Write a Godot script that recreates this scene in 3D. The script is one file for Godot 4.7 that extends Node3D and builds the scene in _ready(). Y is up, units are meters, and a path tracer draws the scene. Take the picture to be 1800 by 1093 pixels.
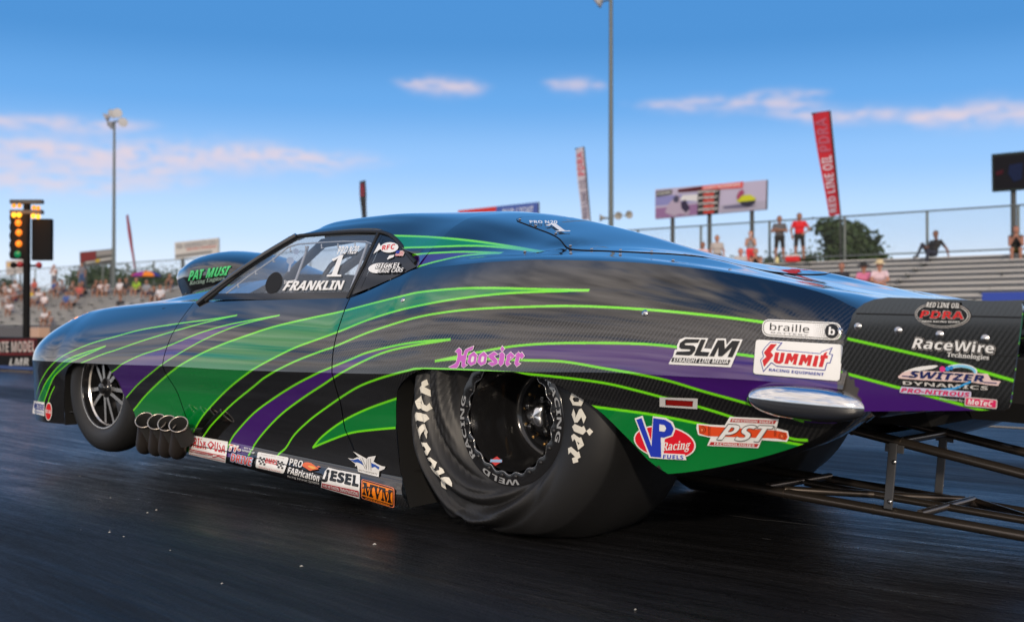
extends Node3D
# A drag car leaving the start line, with the grandstand behind the far lane.
# World: the car points to -X, +Z is its left side (towards the camera), y is up, metres.

# ---------------------------------------------------------------- camera maths
# read from the vanishing points of the photograph (1800 x 1093 px, focal length 2000 px)
const FOC := 2000.0
const CAM := Vector3(2.40767, 0.70523, 3.71454)
const YAW := 0.705145
const PITCH := 0.0117495
var c_fw: Vector3
var c_rt: Vector3
var c_up: Vector3

func cam_setup() -> void:
	c_fw = Vector3(-sin(YAW) * cos(PITCH), sin(PITCH), -cos(YAW) * cos(PITCH))
	c_rt = Vector3(cos(YAW), 0, -sin(YAW))
	c_up = c_rt.cross(c_fw)

func ray(p: Vector2) -> Vector3:
	return c_fw + c_rt * ((p.x - 900.0) / FOC) - c_up * ((p.y - 546.5) / FOC)

func at_z(p: Vector2, z: float) -> Vector3:
	var d := ray(p)
	return CAM + d * ((z - CAM.z) / d.z)

func at_y(p: Vector2, y: float) -> Vector3:
	var d := ray(p)
	return CAM + d * ((y - CAM.y) / d.y)

# ---------------------------------------------------------------- curves through tables
func cv(pts: Array) -> Array:      # [[x, y], ...] -> [xs, ys, slopes], monotone cubic
	var n := pts.size()
	var xs := PackedFloat32Array(); var ys := PackedFloat32Array(); var m := PackedFloat32Array()
	for p in pts:
		xs.append(p[0]); ys.append(p[1])
	var d := PackedFloat32Array()
	for i in n - 1:
		d.append((ys[i + 1] - ys[i]) / (xs[i + 1] - xs[i]))
	for i in n:
		if i == 0: m.append(d[0])
		elif i == n - 1: m.append(d[n - 2])
		elif d[i - 1] * d[i] <= 0.0: m.append(0.0)
		else:
			var h0 := xs[i] - xs[i - 1]; var h1 := xs[i + 1] - xs[i]
			var w1 := 2.0 * h1 + h0; var w2 := h1 + 2.0 * h0
			m.append((w1 + w2) / (w1 / d[i - 1] + w2 / d[i]))
	return [xs, ys, m]

func ev(c: Array, x: float) -> float:
	var xs: PackedFloat32Array = c[0]
	var ys: PackedFloat32Array = c[1]
	var n := xs.size()
	if x <= xs[0]: return ys[0]
	if x >= xs[n - 1]: return ys[n - 1]
	var i := xs.bsearch(x, false) - 1
	i = clampi(i, 0, n - 2)
	var h := xs[i + 1] - xs[i]
	var t := (x - xs[i]) / h
	var m: PackedFloat32Array = c[2]
	var t2 := t * t; var t3 := t2 * t
	return ys[i] * (2.0 * t3 - 3.0 * t2 + 1.0) + h * m[i] * (t3 - 2.0 * t2 + t) + ys[i + 1] * (3.0 * t2 - 2.0 * t3) + h * m[i + 1] * (t3 - t2)

func smooth_line(p: Array, sub: int = 4, closed := false) -> PackedVector2Array:   # Catmull-Rom through points
	var r := PackedVector2Array()
	var n := p.size()
	for i in (n if closed else n - 1):
		var a: Vector2 = p[(i - 1 + n) % n] if closed else p[maxi(i - 1, 0)]
		var b: Vector2 = p[i]
		var c: Vector2 = p[(i + 1) % n]
		var d: Vector2 = p[(i + 2) % n] if closed else p[mini(i + 2, n - 1)]
		for k in sub:
			r.append(b.cubic_interpolate(c, a, d, float(k) / sub))
	if not closed: r.append(p[n - 1])
	return r

# ---------------------------------------------------------------- mesh collector
class MB:
	var v := PackedVector3Array()
	var n := PackedVector3Array()
	var u := PackedVector2Array()
	var c := PackedColorArray()
	var ix := PackedInt32Array()
	func tri(a: Vector3, b: Vector3, d: Vector3, col := Color.WHITE, nn := Vector3.ZERO) -> void:
		var nm := nn if nn != Vector3.ZERO else (d - a).cross(b - a).normalized()
		var k := v.size()
		for p in [a, b, d]:
			v.append(p); n.append(nm); u.append(Vector2(p.x, p.y)); c.append(col); ix.append(k); k += 1
	func quad(a: Vector3, b: Vector3, d: Vector3, e: Vector3, col := Color.WHITE) -> void:
		tri(a, b, d, col); tri(a, d, e, col)
	# a grid of points, rows of equal length; normals from neighbours
	func grid(rows: Array, uvs = null, close_u := false, flip := false, col := Color.WHITE) -> void:
		var h := rows.size(); var w: int = rows[0].size(); var k0 := v.size()
		for j in h:
			for i in w:
				var p: Vector3 = rows[j][i]
				var i0 := i - 1; var i1 := i + 1
				if close_u:
					if i0 < 0: i0 = w - 2
					if i1 > w - 1: i1 = 1
				else:
					i0 = maxi(i0, 0); i1 = mini(i1, w - 1)
				var du: Vector3 = rows[j][i1] - rows[j][i0]
				var dv: Vector3 = rows[mini(j + 1, h - 1)][i] - rows[maxi(j - 1, 0)][i]
				if du.length_squared() < 1e-14:
					var jj := j + 1 if j < h - 1 and j == 0 else maxi(j - 1, 0)
					du = rows[jj][i1] - rows[jj][i0]
				if dv.length_squared() < 1e-14:
					dv = rows[mini(j + 1, h - 1)][i0] - rows[maxi(j - 1, 0)][i0]
				var nm := dv.cross(du).normalized()
				if nm.length_squared() < 0.5: nm = Vector3(0, 1, 0)
				if flip: nm = -nm
				v.append(p); n.append(nm)
				u.append(uvs[j][i] if uvs != null else Vector2(float(i) / maxi(w - 1, 1), float(j) / maxi(h - 1, 1)))
				c.append(col)
		for j in h - 1:
			for i in w - 1:
				var a := k0 + j * w + i
				if flip:
					ix.append_array([a, a + w, a + 1, a + 1, a + w, a + w + 1])
				else:
					ix.append_array([a, a + 1, a + w, a + 1, a + w + 1, a + w])
	func box(lo: Vector3, hi: Vector3, col := Color.WHITE, xf := Transform3D(), bevel := 0.0) -> void:
		var b := bevel
		var q := [Vector3(lo.x, lo.y, lo.z), Vector3(hi.x, lo.y, lo.z), Vector3(hi.x, hi.y, lo.z), Vector3(lo.x, hi.y, lo.z), Vector3(lo.x, lo.y, hi.z), Vector3(hi.x, lo.y, hi.z), Vector3(hi.x, hi.y, hi.z), Vector3(lo.x, hi.y, hi.z)]
		if b <= 0.0:
			for f in [[0, 1, 2, 3], [5, 4, 7, 6], [4, 0, 3, 7], [1, 5, 6, 2], [3, 2, 6, 7], [4, 5, 1, 0]]:
				quad(xf * q[f[0]], xf * q[f[1]], xf * q[f[2]], xf * q[f[3]], col)
			return
		# bevelled: shrink each face and add edge strips and corner triangles
		var sgn := [Vector3(-1, -1, -1), Vector3(1, -1, -1), Vector3(1, 1, -1), Vector3(-1, 1, -1), Vector3(-1, -1, 1), Vector3(1, -1, 1), Vector3(1, 1, 1), Vector3(-1, 1, 1)]
		var pt := []   # per corner: x-face, y-face, z-face point
		for i in 8:
			var s: Vector3 = sgn[i]
			pt.append([xf * (q[i] - Vector3(0, s.y * b, s.z * b)), xf * (q[i] - Vector3(s.x * b, 0, s.z * b)), xf * (q[i] - Vector3(s.x * b, s.y * b, 0))])
		for f in [[0, 1, 2, 3, 2], [5, 4, 7, 6, 2], [4, 0, 3, 7, 0], [1, 5, 6, 2, 0], [3, 2, 6, 7, 1], [4, 5, 1, 0, 1]]:
			var k: int = f[4]
			quad(pt[f[0]][k], pt[f[1]][k], pt[f[2]][k], pt[f[3]][k], col)
		for e in [[0, 1, 1, 2], [3, 2, 1, 2], [4, 5, 1, 2], [7, 6, 1, 2], [0, 3, 0, 2], [1, 2, 0, 2], [4, 7, 0, 2], [5, 6, 0, 2], [0, 4, 0, 1], [1, 5, 0, 1], [2, 6, 0, 1], [3, 7, 0, 1]]:
			quad(pt[e[0]][e[2]], pt[e[1]][e[2]], pt[e[1]][e[3]], pt[e[0]][e[3]], col)
		for i in 8: tri(pt[i][0], pt[i][1], pt[i][2], col)
	# tube along a path with a radius for each point
	func tube(path: Array, rad, seg := 10, cap := true, col := Color.WHITE) -> void:
		var rows := []
		var m := path.size()
		var prev := Vector3.ZERO
		for i in m:
			var t: Vector3 = (path[mini(i + 1, m - 1)] - path[maxi(i - 1, 0)]).normalized()
			var side := prev
			if side == Vector3.ZERO:
				side = t.cross(Vector3.UP)
				if side.length() < 0.1: side = t.cross(Vector3.RIGHT)
			side = (side - t * side.dot(t)).normalized()
			prev = side
			var up := side.cross(t)
			var r: float = rad[i] if rad is Array else rad
			var row := []
			for k in seg + 1:
				var a := TAU * k / seg
				row.append(path[i] + (side * cos(a) + up * sin(a)) * r)
			rows.append(row)
		grid(rows, null, true, true, col)
		if cap:
			for e in [0, m - 1]:
				var ctr: Vector3 = path[e]
				for k in seg:
					if e == 0: tri(ctr, rows[e][k], rows[e][k + 1], col)
					else: tri(ctr, rows[e][k + 1], rows[e][k], col)
	# profile [radius, height] turned about an axis
	func lathe(prof: Array, xf: Transform3D, seg := 24, col := Color.WHITE) -> void:
		var rows := []
		for p in prof:
			var row := []
			for k in seg + 1:
				var a := TAU * k / seg
				row.append(xf * Vector3(p[0] * cos(a), p[1], p[0] * sin(a)))
			rows.append(row)
		grid(rows, null, true, false, col)
	func ball(ctr: Vector3, r: Vector3, seg := 12, col := Color.WHITE) -> void:
		var rows := []
		for j in seg / 2 + 1:
			var b := PI * j / (seg / 2) - PI / 2
			var row := []
			for k in seg + 1:
				var a := TAU * k / seg
				row.append(ctr + Vector3(r.x * cos(b) * cos(a), r.y * sin(b), r.z * cos(b) * sin(a)))
			rows.append(row)
		grid(rows, null, true, false, col)
	func mesh() -> ArrayMesh:
		var a := []
		a.resize(Mesh.ARRAY_MAX)
		a[Mesh.ARRAY_VERTEX] = v; a[Mesh.ARRAY_NORMAL] = n; a[Mesh.ARRAY_TEX_UV] = u; a[Mesh.ARRAY_COLOR] = c; a[Mesh.ARRAY_INDEX] = ix
		var am := ArrayMesh.new()
		am.add_surface_from_arrays(Mesh.PRIMITIVE_TRIANGLES, a)
		return am

# ---------------------------------------------------------------- objects
var used := {}
func numbered(called: String) -> String:
	if not used.has(called):
		used[called] = 0
		return called
	used[called] += 1
	return "%s_%03d" % [called, used[called]]

func put(called: String, what, mat: Material, parent: Node3D = null, at := Transform3D()) -> MeshInstance3D:
	var o := MeshInstance3D.new()
	o.mesh = what.mesh() if what is MB else what
	o.material_override = mat
	if parent == null:
		o.name = numbered(called); add_child(o)
	else:
		o.name = called; parent.add_child(o, true)
	o.transform = at
	return o

func tag(o: Node3D, label: String, category: String, group := "") -> Node3D:
	o.set_meta("label", label); o.set_meta("category", category)
	if group != "": o.set_meta("group", group)
	return o

func thing(called: String, label: String, category: String, at := Vector3.ZERO, turn := 0.0, group := "") -> Node3D:
	var o := Node3D.new()
	o.name = numbered(called)
	add_child(o)
	o.position = at; o.rotation.y = turn
	tag(o, label, category, group)
	return o

func structure(o: Node3D) -> Node3D:
	o.set_meta("kind", "structure")
	return o

func copy_thing(o: Node3D, called: String, label := "", group := "") -> Node3D:
	var r: Node3D = o.duplicate()
	r.name = numbered(called)
	add_child(r)
	if label != "": r.set_meta("label", label)
	if group != "": r.set_meta("group", group)
	return r

func lin(r: float, g: float, b: float) -> Color:    # linear base colour for albedo_color
	return Color(r, g, b).linear_to_srgb()

var mats := {}
func mat(key: String, col := Color.WHITE, rough := 0.6, metal := 0.0, spec := 0.5) -> StandardMaterial3D:
	if mats.has(key): return mats[key]
	var m := StandardMaterial3D.new()
	m.resource_name = key
	m.albedo_color = col.linear_to_srgb()
	m.roughness = rough; m.metallic = metal; m.metallic_specular = spec
	m.cull_mode = BaseMaterial3D.CULL_DISABLED
	mats[key] = m
	return m

func vmat(key: String, rough := 0.6, spec := 0.5) -> StandardMaterial3D:    # colours come from the vertices
	if mats.has(key): return mats[key]
	var m := mat(key, Color.WHITE, rough, 0.0, spec)
	m.vertex_color_use_as_albedo = true
	return m

func noise_tex(freq: float, size := 512, octaves := 4, ramp = null, normal := false, bump := 4.0, sd := 1) -> NoiseTexture2D:
	var nz := FastNoiseLite.new()
	nz.seed = sd; nz.frequency = freq; nz.fractal_octaves = octaves
	var t := NoiseTexture2D.new()
	t.width = size; t.height = size; t.seamless = true; t.noise = nz
	if ramp != null: t.color_ramp = ramp
	t.as_normal_map = normal; t.bump_strength = bump
	return t

func ramp(stops: Array) -> Gradient:
	var g := Gradient.new()
	var o := PackedFloat32Array(); var c := PackedColorArray()
	for s in stops:
		o.append(s[0]); c.append(s[1])
	g.offsets = o; g.colors = c
	return g
# ---------------------------------------------------------------- sky: evening blue with streaks of pink-grey cloud, by direction
func build_sky() -> PanoramaSkyMaterial:
	var w := 2048; var h := 1024
	var nz := FastNoiseLite.new(); nz.seed = 11; nz.frequency = 1.0; nz.fractal_octaves = 5; nz.fractal_gain = .55
	var nf := FastNoiseLite.new(); nf.seed = 5; nf.frequency = 1.0; nf.fractal_octaves = 4
	# streaks: azimuth (degrees from -Z, to the right), elevation, half length, half height, tilt, strength
	var streaks := [[-57.0, 8.15, 10.5, .62, .004, 1.0], [-61.5, 7.3, 6.0, .45, -.02, .8], [-62.5, 9.35, 4.8, .33, .02, .85], [-63.5, 6.55, 5.2, .42, -.03, .75], [-58.0, 6.7, 2.6, .25, .05, .5], [-43.9, 11.9, 2.5, .34, -.03, .95], [-37.2, 11.95, 1.7, .28, -.05, .75], [-29.5, 10.8, 5.2, .30, -.035, .85], [-26.9, 11.15, 2.3, .24, .02, .6], [-23.0, 10.0, 5.0, .30, -.05, .9], [-17.8, 9.8, 3.6, .5, -.03, .85], [-12.0, 9.6, 5.0, .6, .0, .8]]
	var g := [[-4.0, Color(.40, .44, .50)], [0.0, Color(.78, .83, .90)], [2.5, Color(.74, .84, .97)], [5.0, Color(.52, .72, .98)], [8.0, Color(.30, .55, .93)], [11.0, Color(.14, .385, .79)], [14.0, Color(.078, .28, .64)], [18.0, Color(.072, .27, .63)], [35.0, Color(.068, .26, .61)], [90.0, Color(.04, .165, .45)]]
	var buf := PackedFloat32Array(); buf.resize(w * h * 3)
	var k := 0
	for j in h:
		var el := 90.0 - (j + .5) / h * 180.0
		var base := Color(.05, .05, .055)
		if el > -4.0:
			for i in g.size() - 1:
				if el >= g[i][0] and el <= g[i + 1][0]:
					base = g[i][1].lerp(g[i + 1][1], smoothstep(0.0, 1.0, (el - g[i][0]) / (g[i + 1][0] - g[i][0])) * .5 + .5 * (el - g[i][0]) / (g[i + 1][0] - g[i][0]))
		var ce := cos(deg_to_rad(el))
		var near := []
		for s in streaks:
			if absf(el - s[1]) < s[3] * 4.0 + absf(s[4]) * s[2] + .6: near.append(s)
		var band := smoothstep(1.0, 7.0, el) * (1.0 - smoothstep(60.0, 80.0, el))
		for i in w:
			var c := base
			if el > 0.0:
				var a := TAU * (i + .5) / w
				var az := rad_to_deg(a)
				if az > 180.0: az -= 360.0
				var x := sin(a) * ce; var z := -cos(a) * ce; var y := sin(deg_to_rad(el))
				# scattered cloud over the rest of the sky, thicker behind the camera as the paint mirrors it
				var back := absf(wrapf(az + 40.4, -180.0, 180.0))
				var mask := smoothstep(42.0, 85.0, back) * band
				if mask > 0.0:
					var f := nz.get_noise_3d(x * 2.2, y * 7.0, z * 2.2) + .35 * nf.get_noise_3d(x * 8.0, y * 26.0, z * 8.0)
					var d := smoothstep(-.62 + .45 * smoothstep(56.0, 74.0, el), -.02 + .4 * smoothstep(56.0, 74.0, el), f) * mask
					var lum := 1.0 + .8 * nf.get_noise_3d(x * 5.0 + 9.0, y * 22.0, z * 5.0)
					c = c.lerp(Color(1.0 * lum, .88 * lum, .80 * lum), d * .92)
				for s in near:
					var dx: float = (az - s[0]) / s[2]
					if absf(dx) > 1.3: continue
					var wob := .55 * nf.get_noise_3d(x * 14.0, y * 8.0, z * 14.0)
					var dy: float = (el - s[1] - s[4] * (az - s[0]) - wob * s[3]) / (s[3] * (1.15 - .75 * dx * dx))
					var d2 := exp(-dy * dy * (1.6 if dy > 0 else .8)) * (1.0 - smoothstep(.55, 1.15, absf(dx)))
					d2 *= clampf(.72 + 1.2 * nf.get_noise_3d(x * 30.0, y * 150.0, z * 30.0) + .5 * nf.get_noise_3d(x * 90.0, y * 380.0, z * 90.0), 0.0, 1.0)
					c = c.lerp(Color(.80, .64, .66), clampf(d2 * s[5], 0.0, 1.0) * .8)
			buf[k] = c.r; buf[k + 1] = c.g; buf[k + 2] = c.b
			k += 3
	var m := PanoramaSkyMaterial.new()
	m.panorama = ImageTexture.create_from_image(Image.create_from_data(w, h, false, Image.FORMAT_RGBF, buf.to_byte_array()))
	return m
# ---------------------------------------------------------------- painted livery: one picture in side view (x, y) of the car
const LW := 2048
const LH := 512
const LX := 5.4          # metres across
const LY := 1.25         # metres up
var lm := PackedFloat32Array(); var lr := PackedFloat32Array(); var lg := PackedFloat32Array(); var lb := PackedFloat32Array()

func l_start() -> void:
	lm.resize(LW * LH); lr.resize(LW * LH); lg.resize(LW * LH); lb.resize(LW * LH)
	var nz := FastNoiseLite.new(); nz.seed = 7; nz.frequency = .02
	# woven carbon cloth: 2 x 2 twill, slanting rows of tows
	var k := 0
	for j in LH:
		var yy := LY - LY * j / LH
		var wy := (1.0 - smoothstep(.68, .80, yy)) * (.30 + .70 * smoothstep(.50, .56, yy))
		for i in LW:
			# bare cloth on the doors' rear and the quarters below the shoulder, black lacquer elsewhere
			var x := -3.7 + LX * i / LW
			var wv := wy * smoothstep(-1.35, -.75, x) * (1.0 - .55 * smoothstep(1.13, 1.16, x))
			var b := .06; var mt := 0.0
			if wv > .0 and fposmod(i * .98 + j * .62, 5.0) < 2.3:
				mt = wv; b = lerpf(b, .36 + .06 * float((i * 7 + j * 13) % 5) / 5.0, wv)
			lr[k] = b; lg[k] = b; lb[k] = b * 1.01; lm[k] = mt
			k += 1

func l_poly(p: PackedVector2Array, col: Color, mix := 1.0) -> void:
	# fill with coverage; p in metres (x, y)
	var q := PackedVector2Array()
	var lo := 1e9; var hi := -1e9
	for a in p:
		var t := Vector2((a.x + 3.7) / LX * LW, (LY - a.y) / LY * LH)
		q.append(t); lo = minf(lo, t.y); hi = maxf(hi, t.y)
	var n := q.size()
	var cov := PackedFloat32Array(); cov.resize(LW)
	for j in range(maxi(int(lo), 0), mini(int(hi) + 1, LH)):
		cov.fill(0.0)
		var a0 := LW; var a1 := -1
		for s in 4:
			var y := j + (s + .5) / 4.0
			var xs := PackedFloat32Array()
			for i in n:
				var a := q[i]; var b := q[(i + 1) % n]
				if (a.y <= y) != (b.y <= y): xs.append(a.x + (b.x - a.x) * (y - a.y) / (b.y - a.y))
			xs.sort()
			for i in range(0, xs.size() - 1, 2):
				var l := clampf(xs[i], 0, LW - 1.0); var r := clampf(xs[i + 1], 0, LW - 1.0)
				if r <= l: continue
				var il := int(l); var ir := int(r)
				a0 = mini(a0, il); a1 = maxi(a1, ir)
				if il == ir: cov[il] += (r - l) * .25
				else:
					cov[il] += (il + 1 - l) * .25
					for x in range(il + 1, ir): cov[x] += .25
					cov[ir] += (r - ir) * .25
		var o := j * LW
		for x in range(a0, a1 + 1):
			var c := minf(cov[x], 1.0) * mix
			if c > 0.0:
				lr[o + x] = lerpf(lr[o + x], col.r, c); lg[o + x] = lerpf(lg[o + x], col.g, c); lb[o + x] = lerpf(lb[o + x], col.b, c); lm[o + x] = lerpf(lm[o + x], 0.0, c)

func l_hit(px: PackedVector2Array) -> PackedVector2Array:
	var r := PackedVector2Array()
	for p in px:
		var h := hit(p) if p.x < 1488.0 else at_z(p, .893)
		r.append(Vector2(h.x, h.y))
	return r

func l_line(a: Array, width := .0082) -> void:
	var pts := l_hit(smooth_line(a, 4))
	if (a[0] as Vector2).x < 220.0: width = .0064
	for poly in Geometry2D.offset_polyline(pts, width * .5, Geometry2D.JOIN_ROUND, Geometry2D.END_ROUND):
		l_poly(poly, C_NEON)

func l_fill(a: Array, b: Array, col: Color, extra: Array = []) -> void:
	var p := l_hit(smooth_line(a, 4))
	var q := l_hit(smooth_line(b, 4))
	q.reverse()
	p.append_array(l_hit(PackedVector2Array(extra)))
	p.append_array(q)
	l_poly(p, col)

const C_NEON := Color(.48, .93, .10)
const C_GREEN := Color(.0, .49, .20)
const C_PURPLE := Color(.25, .065, .43)

func V(f: Array) -> Array:    # flat list of numbers -> points
	var r := []
	for i in range(0, f.size(), 2): r.append(Vector2(f[i], f[i + 1]))
	return r

var tex_metal: ImageTexture
var tex_rough: ImageTexture
func build_livery() -> ImageTexture:
	l_start()
	var n1 := V([61, 699, 64, 685, 72, 665, 86, 644.5, 106, 628, 126.5, 617, 161, 603, 200, 592, 249, 579, 310, 569, 371, 561, 416, 554])
	var n2 := V([128, 645, 142.6, 637.5, 181, 622, 200, 616, 249, 599, 298, 584, 359, 567, 416, 554])
	var n3 := V([189, 657, 200, 650, 215, 639, 249, 623, 290.5, 609.7, 346.7, 586.5, 395.6, 571.8, 444.5, 562, 491, 554])
	var n4 := V([215, 705, 232, 685, 249, 668, 280.7, 642.7, 317, 619.5, 356.5, 597.5, 395.6, 580, 432, 568, 491, 554])
	var g1 := V([230, 800, 228, 760, 227, 731, 239, 713.6, 256, 693, 285.6, 664.7, 312.5, 644, 351.6, 622, 390.7, 604.8, 434.7, 589, 481, 574, 542, 559.6, 596, 548.3, 647, 535, 711, 519, 742, 512.8, 804.5, 507, 867, 506, 944.5, 508, 1036, 510])
	var g2 := V([326, 815, 331, 785, 334, 768, 351.6, 735.6, 371, 712, 395.6, 686.7, 420, 666, 444.5, 649, 481, 629, 518, 611, 554.5, 597.5, 592, 584, 647, 562, 698.5, 546, 742, 536, 804.5, 525, 898, 515, 1036, 510])
	var l5 := V([346, 800, 352, 775, 362.6, 757, 376, 740.5, 408, 708.7, 444.5, 679, 469, 660, 518, 635, 567, 616, 586, 609.7, 637.6, 587.7, 680, 573, 727, 559, 773, 550, 835.6, 543, 929, 539, 1022, 538, 1131, 543.6, 1240, 553.5, 1344, 566.5, 1420, 580, 1478, 592.5])
	var l5b := V([1490, 595, 1500, 597.3, 1568, 612.7, 1670.6, 637, 1783, 669, 1800, 674])
	var l6 := V([392, 800, 403, 775.6, 414, 759, 444.5, 726, 481, 699, 518, 675.7, 554.5, 657, 581, 646, 615.6, 631.7, 647, 619, 698.5, 606.5, 742, 600, 792, 596.5])
	var l7 := V([428, 815, 444, 784.4, 463, 759, 493, 728, 530, 700, 567, 675.7, 591, 660, 637.6, 635, 680, 617.6, 727, 607, 773, 599.6, 792, 596.5])
	var l8 := V([474, 815, 489, 797.6, 501, 787, 516, 764, 542, 739, 567, 720, 603, 695, 630, 679, 660, 667, 688, 658.5, 717.7, 651, 736, 648, 804, 649.5, 898, 655, 975, 662, 1060, 673, 1118.6, 686.4, 1162.5, 698, 1230, 715.7, 1282.5, 732, 1340, 753, 1391, 771, 1420, 774])
	var l9 := V([764, 634.7, 835.6, 620, 898, 609, 960, 604, 1038, 602.7, 1131, 604.5, 1192, 610, 1241.6, 616, 1323.5, 626, 1400, 638, 1481, 655])
	var l9b := V([1490, 657, 1568, 678, 1645, 698.6, 1732, 722, 1745, 726])
	var l9l := V([764, 634.7, 800, 631, 860, 631, 929, 633, 991, 635.5, 1060, 647, 1118.6, 657, 1177, 670, 1236, 688, 1312, 709, 1413, 741])
	var l10 := V([1030, 713, 1060, 717, 1148, 729, 1230, 745, 1310, 762, 1382, 777, 1414, 783])
	var w1 := V([548, 787, 565, 767, 600.6, 740.5, 644.5, 718.6, 700, 699])
	var w2 := V([548, 787, 571, 777, 615, 761, 659, 755, 694, 752])
	var s1 := V([694, 415, 735, 415.6, 773, 417.6, 835.6, 423.8, 898, 433, 950.7, 442.5])
	var s2 := V([712, 436.5, 745, 435, 773, 433.5, 836, 432, 890, 435.5, 950.7, 442.5])
	var s3 := V([720, 449.5, 745, 446, 773, 444, 820, 442.5, 882, 444.6])
	var s4 := V([733, 469, 750, 464, 773, 458, 820, 448.7, 882, 444.6])
	var e1 := V([64, 712, 65, 704, 76, 676.7, 88, 658.6, 100, 644.5, 116.5, 632, 140.6, 622, 185, 608])
	var e2 := V([75, 712, 76, 704, 86, 677, 94, 661, 107, 648, 122.5, 636.5, 150, 624, 185, 608])
	l_fill(n3, n4, C_PURPLE)
	l_fill(g1, g2, C_GREEN)
	l_fill(l6, l7, C_PURPLE)
	l_fill(l9, V([764, 634.7, 860, 631, 929, 633, 991, 635.5, 1060, 647, 1118.6, 657, 1177, 670, 1236, 688, 1312, 709, 1400, 740, 1481, 745]), C_PURPLE)
	l_fill(l9b, V([1490, 760, 1600, 760, 1745, 760]), C_PURPLE)
	l_fill(l10, V([1030, 713, 1060, 850, 1163, 860, 1290, 840, 1400, 815, 1414, 783]), C_GREEN)
	l_fill(w1, w2, C_GREEN)
	l_fill(s1, s2, C_GREEN)
	l_fill(s3, s4, C_PURPLE)
	l_fill(e1, e2, C_GREEN)
	for l in [n1, n2, n3, n4, g1, g2, l5, l5b, l6, l7, l8, l9, l9b, l9l, l10, w1, w2, s1, s2, s3, s4, e1, e2]: l_line(l)
	l_line(V([94, 679, 87, 693, 81, 712]))
	# worn edges of the skirt: bare grey primer where the paint has chipped
	l_poly(l_hit(PackedVector2Array([Vector2(1118, 800), Vector2(1128, 812), Vector2(1140, 815), Vector2(1148, 822), Vector2(1158, 818), Vector2(1163, 826), Vector2(1160, 850), Vector2(1120, 830)])), Color(.22, .21, .20))
	l_poly(PackedVector2Array([Vector2(1.13, .578), Vector2(1.155, .580), Vector2(1.162, .562), Vector2(1.172, .566), Vector2(1.174, .545), Vector2(1.186, .540), Vector2(1.180, .522), Vector2(1.192, .512), Vector2(1.186, .495), Vector2(1.13, .495)]), Color(.30, .29, .28))
	var by := PackedByteArray(); by.resize(LW * LH * 3)
	for k in LW * LH:
		by[k * 3] = int(clampf(lr[k], 0, 1) * 255.0); by[k * 3 + 1] = int(clampf(lg[k], 0, 1) * 255.0); by[k * 3 + 2] = int(clampf(lb[k], 0, 1) * 255.0)
	var bm := PackedByteArray(); bm.resize(LW * LH)
	var br := PackedByteArray(); br.resize(LW * LH)
	for k in LW * LH:
		bm[k] = int(lm[k] * 255.0); br[k] = int((.07 + .28 * lm[k]) * 255.0)
	tex_metal = ImageTexture.create_from_image(Image.create_from_data(LW, LH, false, Image.FORMAT_L8, bm))
	tex_rough = ImageTexture.create_from_image(Image.create_from_data(LW, LH, false, Image.FORMAT_L8, br))
	return ImageTexture.create_from_image(Image.create_from_data(LW, LH, false, Image.FORMAT_RGB8, by))
# ---------------------------------------------------------------- shape of the car body (left half, z > 0)
var C_zc; var C_yc; var C_ys; var C_zs; var C_yb; var C_zb; var C_flare
var C_top3; var C_top4; var C_top5; var C_top6; var C_z3; var C_z4; var C_z5
var E_tailx; var E_fseam; var E_rseam; var E_fa_front; var E_fa_rear; var E_ra_front; var E_ra_rear
const NOSE := -3.68

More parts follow.
